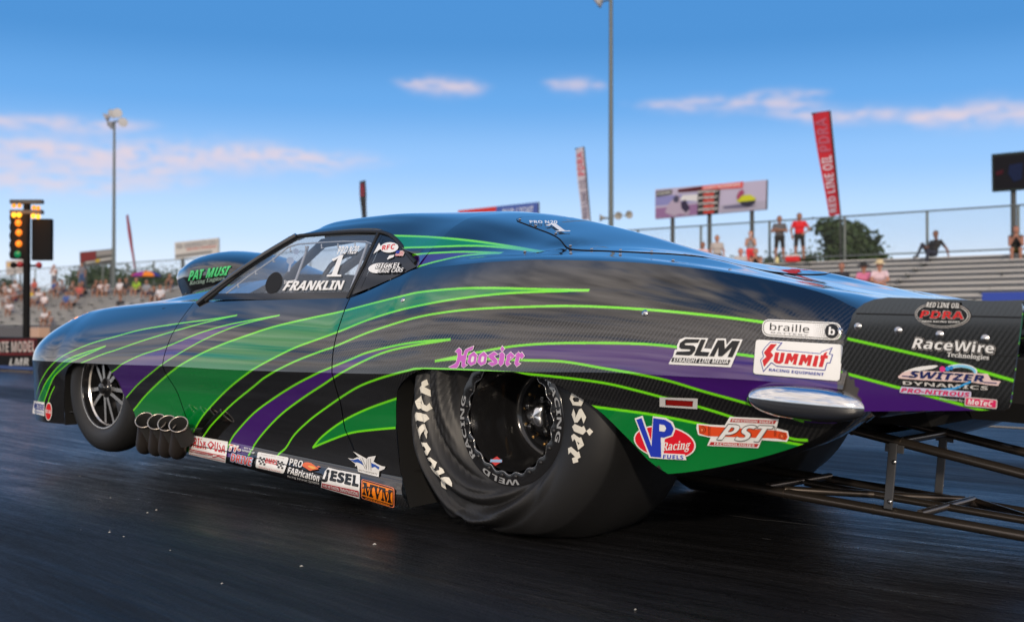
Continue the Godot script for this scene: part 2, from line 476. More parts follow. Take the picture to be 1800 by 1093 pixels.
func body_tables() -> void:
	# crease line along the side: half width and height
	C_zc = cv([[-3.0, .875], [-2.8, .893], [-2.45, .90], [-2.0, .91], [-1.5, .92], [-.85, .93], [-.5, .948], [0., .962], [.5, .955], [.9, .94], [1.16, .90], [1.2, .895]])
	C_yc = cv([[-3.6, .521], [-2.9, .52], [-2.45, .52], [-1.99, .523], [-1.5, .52], [-.85, .525], [-.5, .532], [-.33, .553], [.06, .555], [.46, .562], [.69, .558], [.9, .554], [1.16, .535]])
	# shoulder or belt: where the side turns into the top
	C_ys = cv([[-3.68, .555], [-3.6, .62], [-3.48, .665], [-3.25, .715], [-3.05, .748], [-2.85, .77], [-2.46, .788], [-2.05, .80], [-1.88, .802], [-1.47, .805], [-.905, .806], [-.83, .822], [-.756, .844], [-.643, .880], [-.55, .908], [-.39, .912], [-.18, .917], [0., .918], [.18, .911], [.4, .898], [.6, .877], [.79, .849], [.96, .813], [1.06, .783], [1.13, .748], [1.18, .73]])
	C_zs = cv([[-3.6, .80], [-3.0, .80], [-2.85, .80], [-2.46, .82], [-2.05, .85], [-1.88, .87], [-1.0, .86], [-.7, .84], [-.55, .82], [-.39, .835], [-.18, .85], [.4, .857], [.9, .86], [1.18, .865]])   # as a share of the crease half width
	# rocker bottom
	C_yb = cv([[-3.6, .215], [-3.0, .205], [-2.3, .176], [-1.8, .146], [-1.435, .121], [-1.13, .098], [-.64, .070], [-.41, .066], [.3, .25], [.61, .272], [.84, .322], [.995, .374], [1.05, .40], [1.1, .44], [1.14, .48], [1.2, .50]])
	C_zb = cv([[-3.6, -.03], [-3.0, -.012], [-2.27, -.022], [-1.8, -.012], [-1.1, -.008], [-.6, .008], [-.41, .01], [.3, -.01], [.6, -.03], [.9, -.05], [1.15, -.05]])  # bottom against crease half width
	C_flare = cv([[-2.3, 0.], [-1.85, .6], [-1.6, 1.], [-.75, 1.], [-.55, .7], [-.44, .5], [.4, 0.]])
	# tops: heights at three inner lines and the centre line (hood for x < -1.8, roof and deck for x > -.6)
	C_top3 = cv([[-3.68, .565], [-3.5, .70], [-3.25, .745], [-3.0, .785], [-2.56, .812], [-2.3, .825], [-1.83, .83], [-.7, .93], [-.55, .995], [-.34, .962], [-.12, .95], [.1, .942], [.27, .932], [.456, .910], [.674, .872], [.9, .824], [1.05, .795], [1.12, .772], [1.18, .745]])
	C_z3 = cv([[-3.6, .62], [-1.83, .64], [-.7, .70], [-.55, .685], [-.34, .70], [-.12, .72], [.1, .70], [1.2, .66]])
	C_top4 = cv([[-3.68, .57], [-3.5, .715], [-3.25, .765], [-3.0, .80], [-2.56, .835], [-2.3, .885], [-2.1, .905], [-1.83, .92], [-.7, 1.10], [-.55, 1.085], [-.34, 1.035], [-.216, 1.0], [-.12, .983], [0., .973], [.1, .966], [.27, .952], [.456, .928], [.674, .874], [.9, .82], [1.05, .79], [1.12, .772], [1.18, .747]])
	C_z4 = cv([[-3.6, .45], [-1.83, .42], [-.7, .545], [-.55, .56], [-.34, .575], [-.12, .60], [0., .53], [.1, .51], [1.2, .45]])
	C_top5 = cv([[-3.68, .572], [-3.5, .722], [-3.25, .775], [-3.0, .812], [-2.56, .85], [-2.3, .895], [-1.83, .935], [-.7, 1.145], [-.55, 1.133], [-.34, 1.088], [-.216, 1.052], [-.12, 1.03], [.1, .985], [.27, .952], [.456, .912], [.674, .862], [.9, .812], [1.05, .783], [1.12, .77], [1.18, .747]])
	C_z5 = cv([[-3.6, .22], [-1.83, .22], [-.7, .40], [-.55, .40], [-.34, .42], [-.12, .42], [.1, .30], [1.2, .24]])
	C_top6 = cv([[-3.68, .572], [-3.5, .725], [-3.25, .78], [-3.0, .82], [-2.56, .86], [-2.3, .90], [-1.83, .94], [-.7, 1.183], [-.55, 1.166], [-.4, 1.136], [-.163, 1.078], [.1, .999], [.27, .950], [.456, .900], [.674, .850], [.9, .803], [1.05, .78], [1.12, .765], [1.18, .745]])
	E_fseam = cv([[.15, -1.811], [.384, -1.926], [.523, -1.992], [.63, -1.973], [.793, -1.936], [.9, -1.93]])
	E_rseam = cv([[.06, -.70], [.248, -.765], [.327, -.815], [.536, -.842], [.705, -.858], [.81, -.895], [.9, -.92]])
	E_fa_front = cv([[.19, -3.0], [.338, -2.985], [.467, -2.92], [.50, -2.85], [.522, -2.78]])
	E_fa_rear = cv([[.15, -2.30], [.176, -2.305], [.295, -2.325], [.391, -2.41], [.46, -2.45], [.53, -2.475]])
	E_ra_front = cv([[.05, -.435], [.069, -.443], [.191, -.500], [.378, -.516], [.468, -.49], [.52, -.43], [.56, -.33]])
	E_ra_rear = cv([[.25, .62], [.277, .611], [.286, .586], [.363, .494], [.458, .373], [.497, .291], [.533, .2], [.56, .04]])
	E_tailx = cv([[.45, 1.13], [.528, 1.143], [.6, 1.156], [.676, 1.163], [.743, 1.148], [.8, 1.13]])

func zc(x: float) -> float:
	if x < -3.0:
		var q := clampf((-3.0 - x) / (-3.0 - NOSE), 0.0, 1.0)
		return .875 * pow(maxf(1.0 - pow(q, 2.7), 0.0), 1.0 / 2.7)
	return ev(C_zc, x)

# half width of the body's side at height y
func side_z(x: float, y: float) -> float:
	var c := ev(C_yc, x); var w := zc(x)
	if y >= c:
		var s := ev(C_ys, x)
		var ws := w * ev(C_zs, x)
		var t := (y - c) / maxf(s - c, .001)
		if t <= 1.0:
			return w - (w - ws) * (.16 * t + .84 * pow(t, 2.3))
		if x > -.95 or x < -1.7:
			var sec := upper_section(x)
			for i in sec.size() - 1:
				var a: Vector2 = sec[i]; var b: Vector2 = sec[i + 1]
				if b.y >= y and b.y > a.y:
					return lerpf(a.x, b.x, clampf((y - a.y) / (b.y - a.y), 0.0, 1.0))
			return 0.0
		return glass_z(x, y)
	var b := ev(C_yb, x)
	var s2 := clampf((c - y) / maxf(c - b, .001), 0.0, 1.3)
	var k := w / .9
	var z := w + ev(C_zb, x) * s2 * minf(k, 1.0) - (.026 * smoothstep(0.0, .32, s2) + .024 * minf(s2, 1.0)) * smoothstep(-3.2, -2.9, x) * (1.0 - .8 * smoothstep(-.3, .25, x))
	z += .046 * ev(C_flare, x) * smoothstep(.80, .90, s2) - .022 * ev(C_flare, x) * smoothstep(.92, 1.03, s2)
	return maxf(z, 0.0)

# the section above the shoulder, from the shoulder to the centre line: (z, y) points
func upper_section(x: float) -> PackedVector2Array:
	var w := zc(x)
	var k := minf(w / .875, 1.0)
	var s := ev(C_ys, x); var c := ev(C_yc, x)
	var ws := w * ev(C_zs, x)
	var yp := c + (s - c) * .8
	var p := [Vector2(w - (w - ws) * (.16 * .8 + .84 * pow(.8, 2.3)), yp), Vector2(ws, s), Vector2(ev(C_z3, x) * k, ev(C_top3, x)), Vector2(ev(C_z4, x) * k, ev(C_top4, x)), Vector2(ev(C_z5, x) * k, ev(C_top5, x)), Vector2(0, ev(C_top6, x)), Vector2(-ev(C_z5, x) * k, ev(C_top5, x))]
	var r := PackedVector2Array()
	for i in range(1, 5):
		for j in 7:
			r.append(p[i].cubic_interpolate(p[i + 1], p[i - 1], p[i + 2], j / 7.0))
	r.append(p[5])
	return r

# plane of the side windows (leaning in) above the belt
func glass_z(x: float, y: float) -> float:
	var t := (y - .805) / .275
	return lerpf(.79, .585, t) - .012 * 4.0 * (t * t - t)

func surf(x: float, y: float) -> Vector3:
	return Vector3(x, y, side_z(x, y))

func buv(p: Vector3) -> Vector2:
	return Vector2((p.x + 3.7) / LX, (LY - p.y) / LY)

# where a ray through a photograph pixel meets the left side of the body
func hit(p: Vector2, mode := "body") -> Vector3:
	var d := ray(p)
	if mode.begins_with("z"):
		return at_z(p, float(mode.substr(1)))
	var z0 := 1.06; var last := 1.0; var lt := (z0 - CAM.z) / d.z
	for i in 60:
		var z := z0 - i * .018
		var t := (z - CAM.z) / d.z
		var q := CAM + d * t
		var sz := glass_z(q.x, q.y) if mode == "glass" else (side_z(q.x, q.y) if q.x > NOSE else 0.0)
		var g := q.z - sz
		if g <= 0.0 and i > 0:
			var a := lt; var b := t
			for k in 14:
				var m := (a + b) * .5
				var qq := CAM + d * m
				var ss := glass_z(qq.x, qq.y) if mode == "glass" else (side_z(qq.x, qq.y) if qq.x > NOSE else 0.0)
				if qq.z - ss > 0.0: a = m
				else: b = m
			return CAM + d * b
		lt = t; last = g
	return CAM + d * lt

func hit_normal(q: Vector3, mode := "body") -> Vector3:
	if mode.begins_with("z"): return Vector3(0, 0, 1)
	var e := .006
	if mode == "glass":
		return Vector3(0, -(glass_z(q.x, q.y + e) - glass_z(q.x, q.y - e)) / (2 * e), 1).normalized()
	var gx := (side_z(q.x + e, q.y) - side_z(q.x - e, q.y)) / (2 * e)
	var gy := (side_z(q.x, q.y + e) - side_z(q.x, q.y - e)) / (2 * e)
	return Vector3(-gx, -gy, 1).normalized()

# a patch of the side between two edges (functions of height), from share s0 to s1 of the lower (below crease) or upper part
func side_patch(mb: MB, lower: bool, ea, eb, ga: float, gb: float, nu: int, nv: int, nose := false) -> void:
	var rows := []; var uvs := []
	for j in nv + 1:
		var s := float(j) / nv
		if lower: s = 1.0 - s
		var ends := []
		for e in [[ea, ga], [eb, gb]]:
			var x := 0.0
			if e[0] is float: x = e[0]
			else:
				x = e[0][1][0]
				for it in 8:
					var y := patch_y(x, s, lower)
					x = ev(e[0], y)
			ends.append(x + e[1])
		var row := []; var ur := []
		for i in nu + 1:
			var u := float(i) / nu
			if nose: u = 1.0 - cos(u * PI / 2) if false else pow(u, 2.2) * .35 + (u * .65 if u > 0 else 0.0) if false else u * u * (1.0 - u * .35) / .65
			var x := lerpf(ends[0], ends[1], u)
			var y := patch_y(x, s, lower)
			var p := surf(x, y if not lower else minf(y, ev(C_yc, x) - .0004))
			if lower: p.z -= .003 * smoothstep(0.0, .03, s) 
			row.append(p); ur.append(buv(p))
		rows.append(row); uvs.append(ur)
	mb.grid(rows, uvs, false, true)

func patch_y(x: float, s: float, lower: bool) -> float:
	var c := ev(C_yc, x)
	if lower: return c - (c - ev(C_yb, x)) * s
	return c + (ev(C_ys, x) - c) * s

# the top from the shoulder to the centre line
func top_patch(mb: MB, x0: float, x1: float, nu: int, i_from := 0, nose := false) -> void:
	var rows := []; var uvs := []
	for i in nu + 1:
		var u := float(i) / nu
		if nose: u = u * u * (1.0 - u * .35) / .65
		var x := lerpf(x0, x1, u)
		var sec := upper_section(x)
		var row := []; var ur := []
		for k in range(i_from, sec.size()):
			var p := Vector3(x, sec[k].y, sec[k].x)
			row.append(p); ur.append(buv(p))
		rows.append(row); uvs.append(ur)
	mb.grid(rows, uvs, false, false)

# a thin band that turns inwards along an opening's edge
func lip(mb: MB, pts: Array, depth: float) -> void:
	var a := []; var b := []; var c := []
	for p in pts:
		a.append(p); b.append(p - Vector3(0, 0, depth * .3)); c.append(p - Vector3(0, 0, depth))
	mb.grid([a, b, c], null, false, true)

const ROLL := .04     # the body leans a little to its right under power
var car: Node3D
func both(called: String, mb: MB, m: Material, label := "") -> MeshInstance3D:
	var me := mb.mesh()
	var o := put(called, me, m, car)
	var r := put(called, me, m, car, Transform3D(Basis(Vector3(1, 0, 0), Vector3(0, 1, 0), Vector3(0, -ROLL, -1)), Vector3.ZERO))
	return o

func build_body() -> void:
	var paint: StandardMaterial3D = mats["paint"]
	# front fender with nose side
	var mb := MB.new()
	side_patch(mb, false, NOSE + .0005, E_fseam, 0, -.003, 70, 14, true)
	side_patch(mb, true, NOSE + .0005, E_fa_front, 0, 0, 40, 12, true)
	side_patch(mb, true, E_fa_rear, E_fseam, 0, -.003, 14, 12)
	both("front_fender", mb, paint)
	mb = MB.new()
	side_patch(mb, false, E_fseam, E_rseam, .003, -.003, 40, 16)
	side_patch(mb, true, E_fseam, E_rseam, .003, -.003, 40, 30)
	both("door", mb, paint)
	mb = MB.new()
	side_patch(mb, false, E_rseam, E_tailx, .003, 0, 80, 18)
	side_patch(mb, true, E_rseam, E_ra_front, .003, 0, 14, 30)
	side_patch(mb, true, E_ra_rear, E_tailx, 0, 0, 40, 14)
	both("quarter_panel", mb, paint)
	# hood
	mb = MB.new()
	top_patch(mb, NOSE + .0005, -1.78, 60, 0, true)
	both("hood", mb, paint)
	# rear roof, sail panel and deck
	mb = MB.new()
	top_patch(mb, -.55, 1.16, 70)
	# the roof in front of it, above the side windows
	var rows := []; var uvs := []
	for i in 31:
		var x := lerpf(-1.53, -.55, i / 30.0)
		var row := roof_row(x)
		var ur := []
		for p in row: ur.append(buv(p))
		rows.append(row); uvs.append(ur)
	mb.grid(rows, uvs, false, false)
	both("roof", mb, paint)

# upper outline of the side window opening: height at x
func win_top(x: float) -> float:
	return ev(C_wtop, x)
var C_wtop
var C_rfc; var C_rf5
func roof_tables() -> void:
	C_wtop = cv([[-1.53, 1.048], [-1.50, 1.066], [-1.46, 1.082], [-1.32, 1.088], [-1.12, 1.09], [-.98, 1.084], [-.90, 1.066], [-.83, 1.04], [-.76, 1.008], [-.68, .972], [-.6, .932], [-.55, .909]])
	C_rfc = cv([[-1.53, 1.13], [-1.46, 1.155], [-1.36, 1.178], [-1.05, 1.188], [-.7, 1.183], [-.55, 1.166]])
	C_rf5 = cv([[-1.53, 1.112], [-1.46, 1.140], [-1.36, 1.160], [-1.05, 1.168], [-.7, 1.145], [-.55, 1.133]])

func roof_row(x: float) -> Array:
	# from the window's upper edge over the roof edge to the centre line; at x = -.55 it meets the rear section
	var row := []
	var t := smoothstep(-.86, -.55, x)
	var w := win_top(x)
	var z0 := glass_z(x, w)
	var ye := 1.09; var ze := .575
	var yc := ev(C_rfc, x); var y5 := ev(C_rf5, x)
	var e3 := Vector2(lerpf(z0 - .006, .685, t), lerpf(w + .012, .995, t))
	var e4 := Vector2(lerpf(.525, .56, t), lerpf(y5 - .038, 1.085, t))
	var p := [Vector2(z0 + .02, w - .05), Vector2(lerpf(z0, side_shoulder_z(-.55), smoothstep(-.62, -.55, x)), w), e3, e4, Vector2(.40, y5), Vector2(0, yc), Vector2(-.40, y5)]
	for i in range(1, 5):
		for j in 7:
			var q: Vector2 = p[i].cubic_interpolate(p[i + 1], p[i - 1], p[i + 2], j / 7.0)
			row.append(Vector3(x, q.y, q.x))
	row.append(Vector3(x, yc, 0))
	return row

func side_shoulder_z(x: float) -> float:
	return zc(x) * ev(C_zs, x)
# ---------------------------------------------------------------- flat print that follows a surface (traced in photograph pixels, laid on the surface they fall on)
var hit_cache := {}
func d_point(p: Vector2, layer: int, mode: String) -> Array:
	var key := Vector3i(mode.hash() & 0xffff, roundi(p.x * 10), roundi(p.y * 10))
	var e = hit_cache.get(key)
	if e == null:
		var h: Vector3; var n: Vector3
		if mode == "scoop":
			h = hit_scoop(p)
			var ee := .006
			n = Vector3(-(scoop_z(h.x + ee, h.y) - scoop_z(h.x - ee, h.y)) / (2 * ee), -(scoop_z(h.x, h.y + ee) - scoop_z(h.x, h.y - ee)) / (2 * ee), 1).normalized()
		elif mode == "top":
			h = hit_top(p); n = Vector3(.3, 1, .2).normalized()
		else:
			h = hit(p, mode); n = hit_normal(h, mode)
		e = [h, n]
		hit_cache[key] = e
	return [e[0] + e[1] * (.0020 + .0009 * layer), e[1]]

func hit_scoop(p: Vector2) -> Vector3:
	var d := ray(p)
	for i in 300:
		var z := .27 - i * .001
		var q := CAM + d * ((z - CAM.z) / d.z)
		if q.z <= scoop_z(q.x, q.y): return q
	return CAM + d * ((.1 - CAM.z) / d.z)

func hit_top(p: Vector2) -> Vector3:
	var d := ray(p)
	for i in 400:
		var z := .6 - i * .002
		var q := CAM + d * ((z - CAM.z) / d.z)
		if q.y <= top_y(q.x, absf(q.z)) + .005: return q
	return CAM + d * ((.3 - CAM.z) / d.z)

func d_tri(mb: MB, a: Vector2, b: Vector2, c: Vector2, col: Color, layer: int, mode: String) -> void:
	var k := mb.v.size()
	var ps := []
	for p in [a, b, c]:
		var e := d_point(p, layer, mode)
		ps.append(e[0])
		mb.v.append(e[0]); mb.n.append(e[1]); mb.u.append(Vector2(p.x / 1800.0, p.y / 1093.0)); mb.c.append(col)
	var cr: Vector3 = (ps[2] - ps[0]).cross(ps[1] - ps[0])
	if cr.dot(mb.n[k]) >= 0.0: mb.ix.append_array([k, k + 1, k + 2])
	else: mb.ix.append_array([k, k + 2, k + 1])

func d_poly(mb: MB, pts: PackedVector2Array, col: Color, layer := 0, mode := "body", cell := 7.0) -> void:
	var lo := pts[0]; var hi := pts[0]
	for p in pts:
		lo = lo.min(p); hi = hi.max(p)
	var nx := maxi(1, ceili((hi.x - lo.x) / cell)); var ny := maxi(1, ceili((hi.y - lo.y) / cell))
	if mode.begins_with("z"): nx = 1; ny = 1
	for j in ny:
		for i in nx:
			var pieces := [pts]
			if nx > 1 or ny > 1:
				var a := Vector2(lerpf(lo.x, hi.x, float(i) / nx), lerpf(lo.y, hi.y, float(j) / ny))
				var b := Vector2(lerpf(lo.x, hi.x, float(i + 1) / nx), lerpf(lo.y, hi.y, float(j + 1) / ny))
				pieces = Geometry2D.intersect_polygons(pts, PackedVector2Array([a, Vector2(b.x, a.y), b, Vector2(a.x, b.y)]))
			for q in pieces:
				var t := Geometry2D.triangulate_polygon(q)
				for k in range(0, t.size(), 3): d_tri(mb, q[t[k]], q[t[k + 1]], q[t[k + 2]], col, layer, mode)

func d_ellipse(mb: MB, c: Vector2, rx: float, ry: float, tilt: float, col: Color, layer := 0, mode := "body") -> void:
	d_poly(mb, ell(c, rx, ry, tilt), col, layer, mode)

func ell(c: Vector2, rx: float, ry: float, tilt := 0.0, n := 36) -> PackedVector2Array:
	var p := PackedVector2Array()
	for i in n:
		var a := TAU * i / n
		p.append(c + Vector2(rx * cos(a), ry * sin(a)).rotated(deg_to_rad(tilt)))
	return p

func d_stroke(mb: MB, pts: Array, width: float, col: Color, layer := 0, mode := "body", closed := false, smooth := 0) -> void:
	var p := PackedVector2Array(pts)
	if smooth > 0: p = smooth_line(pts, smooth, closed)
	if closed: p.append(p[0])
	for q in Geometry2D.offset_polyline(p, width * .5, Geometry2D.JOIN_ROUND, Geometry2D.END_ROUND):
		if Geometry2D.is_polygon_clockwise(q) and closed: continue
		if closed: continue
		d_poly(mb, q, col, layer, mode)
	if closed:     # piece by piece, so that rings keep their hole
		for i in p.size() - 1:
			for q in Geometry2D.offset_polyline(PackedVector2Array([p[i], p[i + 1]]), width * .5, Geometry2D.JOIN_ROUND, Geometry2D.END_BUTT):
				d_poly(mb, q, col, layer, mode)

var fonts := {}
func font(kind: String) -> Font:
	if fonts.has(kind): return fonts[kind]
	var f := SystemFont.new()
	f.font_names = PackedStringArray(["Droid Serif" if kind.begins_with("serif") else "Droid Sans"])
	f.font_weight = 700 if kind.ends_with("bold") else 400
	fonts[kind] = f
	return f

var glyphs := {}
func text_tris(text: String, kind: String) -> PackedVector2Array:    # triangles in a unit box, y down
	var key := kind + "|" + text
	if glyphs.has(key): return glyphs[key]
	var tm := TextMesh.new()
	tm.text = text; tm.font = font(kind); tm.font_size = 48; tm.depth = 0.0; tm.pixel_size = .01; tm.curve_step = 1.5
	var a := tm.get_mesh_arrays()
	var vs: PackedVector3Array = a[Mesh.ARRAY_VERTEX]
	var ix: PackedInt32Array = a[Mesh.ARRAY_INDEX] if a[Mesh.ARRAY_INDEX] != null else PackedInt32Array(range(vs.size()))
	var lo := Vector2(1e9, 1e9); var hi := Vector2(-1e9, -1e9)
	for i in ix:
		var p := Vector2(vs[i].x, -vs[i].y)
		lo = lo.min(p); hi = hi.max(p)
	var r := PackedVector2Array()
	for i in ix: r.append((Vector2(vs[i].x, -vs[i].y) - lo) / (hi - lo))
	glyphs[key] = r
	return r

func bil(q: Array, t: Vector2) -> Vector2:
	return (q[0] as Vector2).lerp(q[1], t.x).lerp((q[3] as Vector2).lerp(q[2], t.x), t.y)

# text stretched to a quad of photograph pixels: top left, top right, bottom right, bottom left
func d_text(mb: MB, text: String, quad: Array, col: Color, layer := 1, mode := "body", kind := "sans_bold", outline := 0.0, ocol := Color.BLACK) -> void:
	var q := V(quad)
	var t := text_tris(text, kind)
	if outline > 0.0:
		for k in 8:
			var o := Vector2.from_angle(TAU * k / 8) * outline
			for i in range(0, t.size(), 3): d_tri(mb, bil(q, t[i]) + o, bil(q, t[i + 1]) + o, bil(q, t[i + 2]) + o, ocol, layer - 1, mode)
	for i in range(0, t.size(), 3): d_fine(mb, bil(q, t[i]), bil(q, t[i + 1]), bil(q, t[i + 2]), col, layer, mode)

func d_fine(mb: MB, a: Vector2, b: Vector2, c: Vector2, col: Color, layer: int, mode: String) -> void:
	# long triangles are split so that they follow the curve below them
	var la := a.distance_to(b); var lb2 := b.distance_to(c); var lc := c.distance_to(a)
	var l := maxf(la, maxf(lb2, lc))
	if l < 5.5 or mode.begins_with("z"):
		d_tri(mb, a, b, c, col, layer, mode); return
	if l == la:
		var m := (a + b) * .5
		d_fine(mb, a, m, c, col, layer, mode); d_fine(mb, m, b, c, col, layer, mode)
	elif l == lb2:
		var m := (b + c) * .5
		d_fine(mb, b, m, a, col, layer, mode); d_fine(mb, m, c, a, col, layer, mode)
	else:
		var m := (c + a) * .5
		d_fine(mb, c, m, b, col, layer, mode); d_fine(mb, m, a, b, col, layer, mode)

func round_quad(quad: Array, r := .15, n := 4) -> PackedVector2Array:
	var q := V(quad)
	var p := PackedVector2Array()
	for i in 4:
		var a: Vector2 = q[i]
		var b: Vector2 = q[(i + 3) % 4]; var c: Vector2 = q[(i + 1) % 4]
		var s := minf(a.distance_to(b), a.distance_to(c)) * r
		var pb := a + (b - a).normalized() * s; var pc := a + (c - a).normalized() * s
		for k in n + 1:
			var t := float(k) / n
			p.append(pb.lerp(a, t).lerp(a.lerp(pc, t), t))
	return p

func grow(p: PackedVector2Array, by: float) -> PackedVector2Array:
	var r := Geometry2D.offset_polygon(p, by, Geometry2D.JOIN_ROUND)
	return r[0] if r.size() > 0 else p

func sticker(mb: MB, label := "") -> MeshInstance3D:
	var o := put("sticker", mb, vmat("vinyl", .28), car)
	if label != "": o.set_meta("label", label)
	return o
# ---------------------------------------------------------------- the rest of the car
func strip(a: Array, b: Array) -> MB:
	var mb := MB.new(); mb.grid([a, b], null, false, true); return mb

func top_y(x: float, z: float) -> float:
	if x < -.55 and x > -1.5:
		var r := roof_row(x)
		for i in r.size() - 1:
			if r[i + 1].z <= z: return lerpf(r[i + 1].y, r[i].y, clampf((z - r[i + 1].z) / maxf(r[i].z - r[i + 1].z, 1e-5), 0, 1))
		return r[-1].y
	var s := upper_section(x)
	for i in s.size() - 1:
		if s[i + 1].x <= z: return lerpf(s[i + 1].y, s[i].y, clampf((z - s[i + 1].x) / maxf(s[i].x - s[i + 1].x, 1e-5), 0, 1))
	return s[s.size() - 1].y

var C_scw; var C_sct
func scoop_tables() -> void:
	C_scw = cv([[-3.10, .02], [-3.09, .10], [-3.05, .155], [-2.95, .20], [-2.8, .235], [-2.6, .24], [-2.4, .22], [-2.15, .17], [-1.95, .10], [-1.85, .04]])
	C_sct = cv([[-3.10, .985], [-3.09, 1.005], [-3.05, 1.03], [-2.95, 1.062], [-2.85, 1.087], [-2.69, 1.10], [-2.52, 1.085], [-2.3, 1.04], [-2.1, .985], [-1.95, .95], [-1.85, .93]])

func scoop_z(x: float, y: float) -> float:
	var w := ev(C_scw, x); var t := ev(C_sct, x); var m := lerpf(.86, t, .5)
	if y > t or x < -3.10 or x > -1.85: return 0.0
	if y >= m: return w * pow(maxf(1.0 - pow((y - m) / (t - m), 2.2), 0.0), 1.0 / 2.2)
	return w * (1.0 - .16 * pow((m - y) / (m - .82), 2.0))

func build_scoop() -> void:
	var mb := MB.new()
	var rows := []
	for i in 41:
		var u := i / 40.0
		var x := lerpf(-3.10, -1.85, u * u * .4 + u * .6)
		var t := ev(C_sct, x); var m := lerpf(.86, t, .5)
		var row := []
		for k in 25:
			var a := (k / 24.0) * 2.0 - 1.0       # -1 left base .. 0 top .. 1 right base
			var s := 1.0 if a < 0 else -1.0
			var q := absf(a)
			var y: float
			if q > .55: y = lerpf(m, .80, (q - .55) / .45)
			else: y = m + (t - m) * pow(cos(q / .55 * PI / 2), 1.0 / 1.1)
			var z := scoop_z(x, minf(y, t - .0001)) * s
			if q < .01: z = 0.0
			# the mouth leans back towards its lower lip
			var xx := x + .30 * maxf(m - y + .02, 0.0) * smoothstep(-2.7, -3.10, x) * 1.6
			row.append(Vector3(xx, y, z))
		rows.append(row)
	mb.grid(rows, null, false, false)
	var uvs := []
	for k in mb.v.size(): mb.u[k] = Vector2(.02, .02)
	var o := put("hood_scoop", mb, mats["paint"], car)
	# bulkhead deep inside the open mouth
	mb = MB.new()
	var r0: Array = rows[17]
	var c := Vector3.ZERO
	for p in r0: c += p
	c = c / r0.size() + Vector3(.05, 0, 0)
	for k in r0.size() - 1: mb.tri(c, r0[k], r0[k + 1])
	put("scoop_throat", mb, mat("scoop_carbon", Color(.03, .03, .032), .5), o)
	# lower lip and throat
	mb = MB.new()
	mb.tube([Vector3(-2.90, .845, -.19), Vector3(-2.93, .86, -.1), Vector3(-2.94, .865, 0), Vector3(-2.93, .86, .1), Vector3(-2.90, .845, .19)], .03, 10)
	put("scoop_lip", mb, mats["gloss_black"], o)

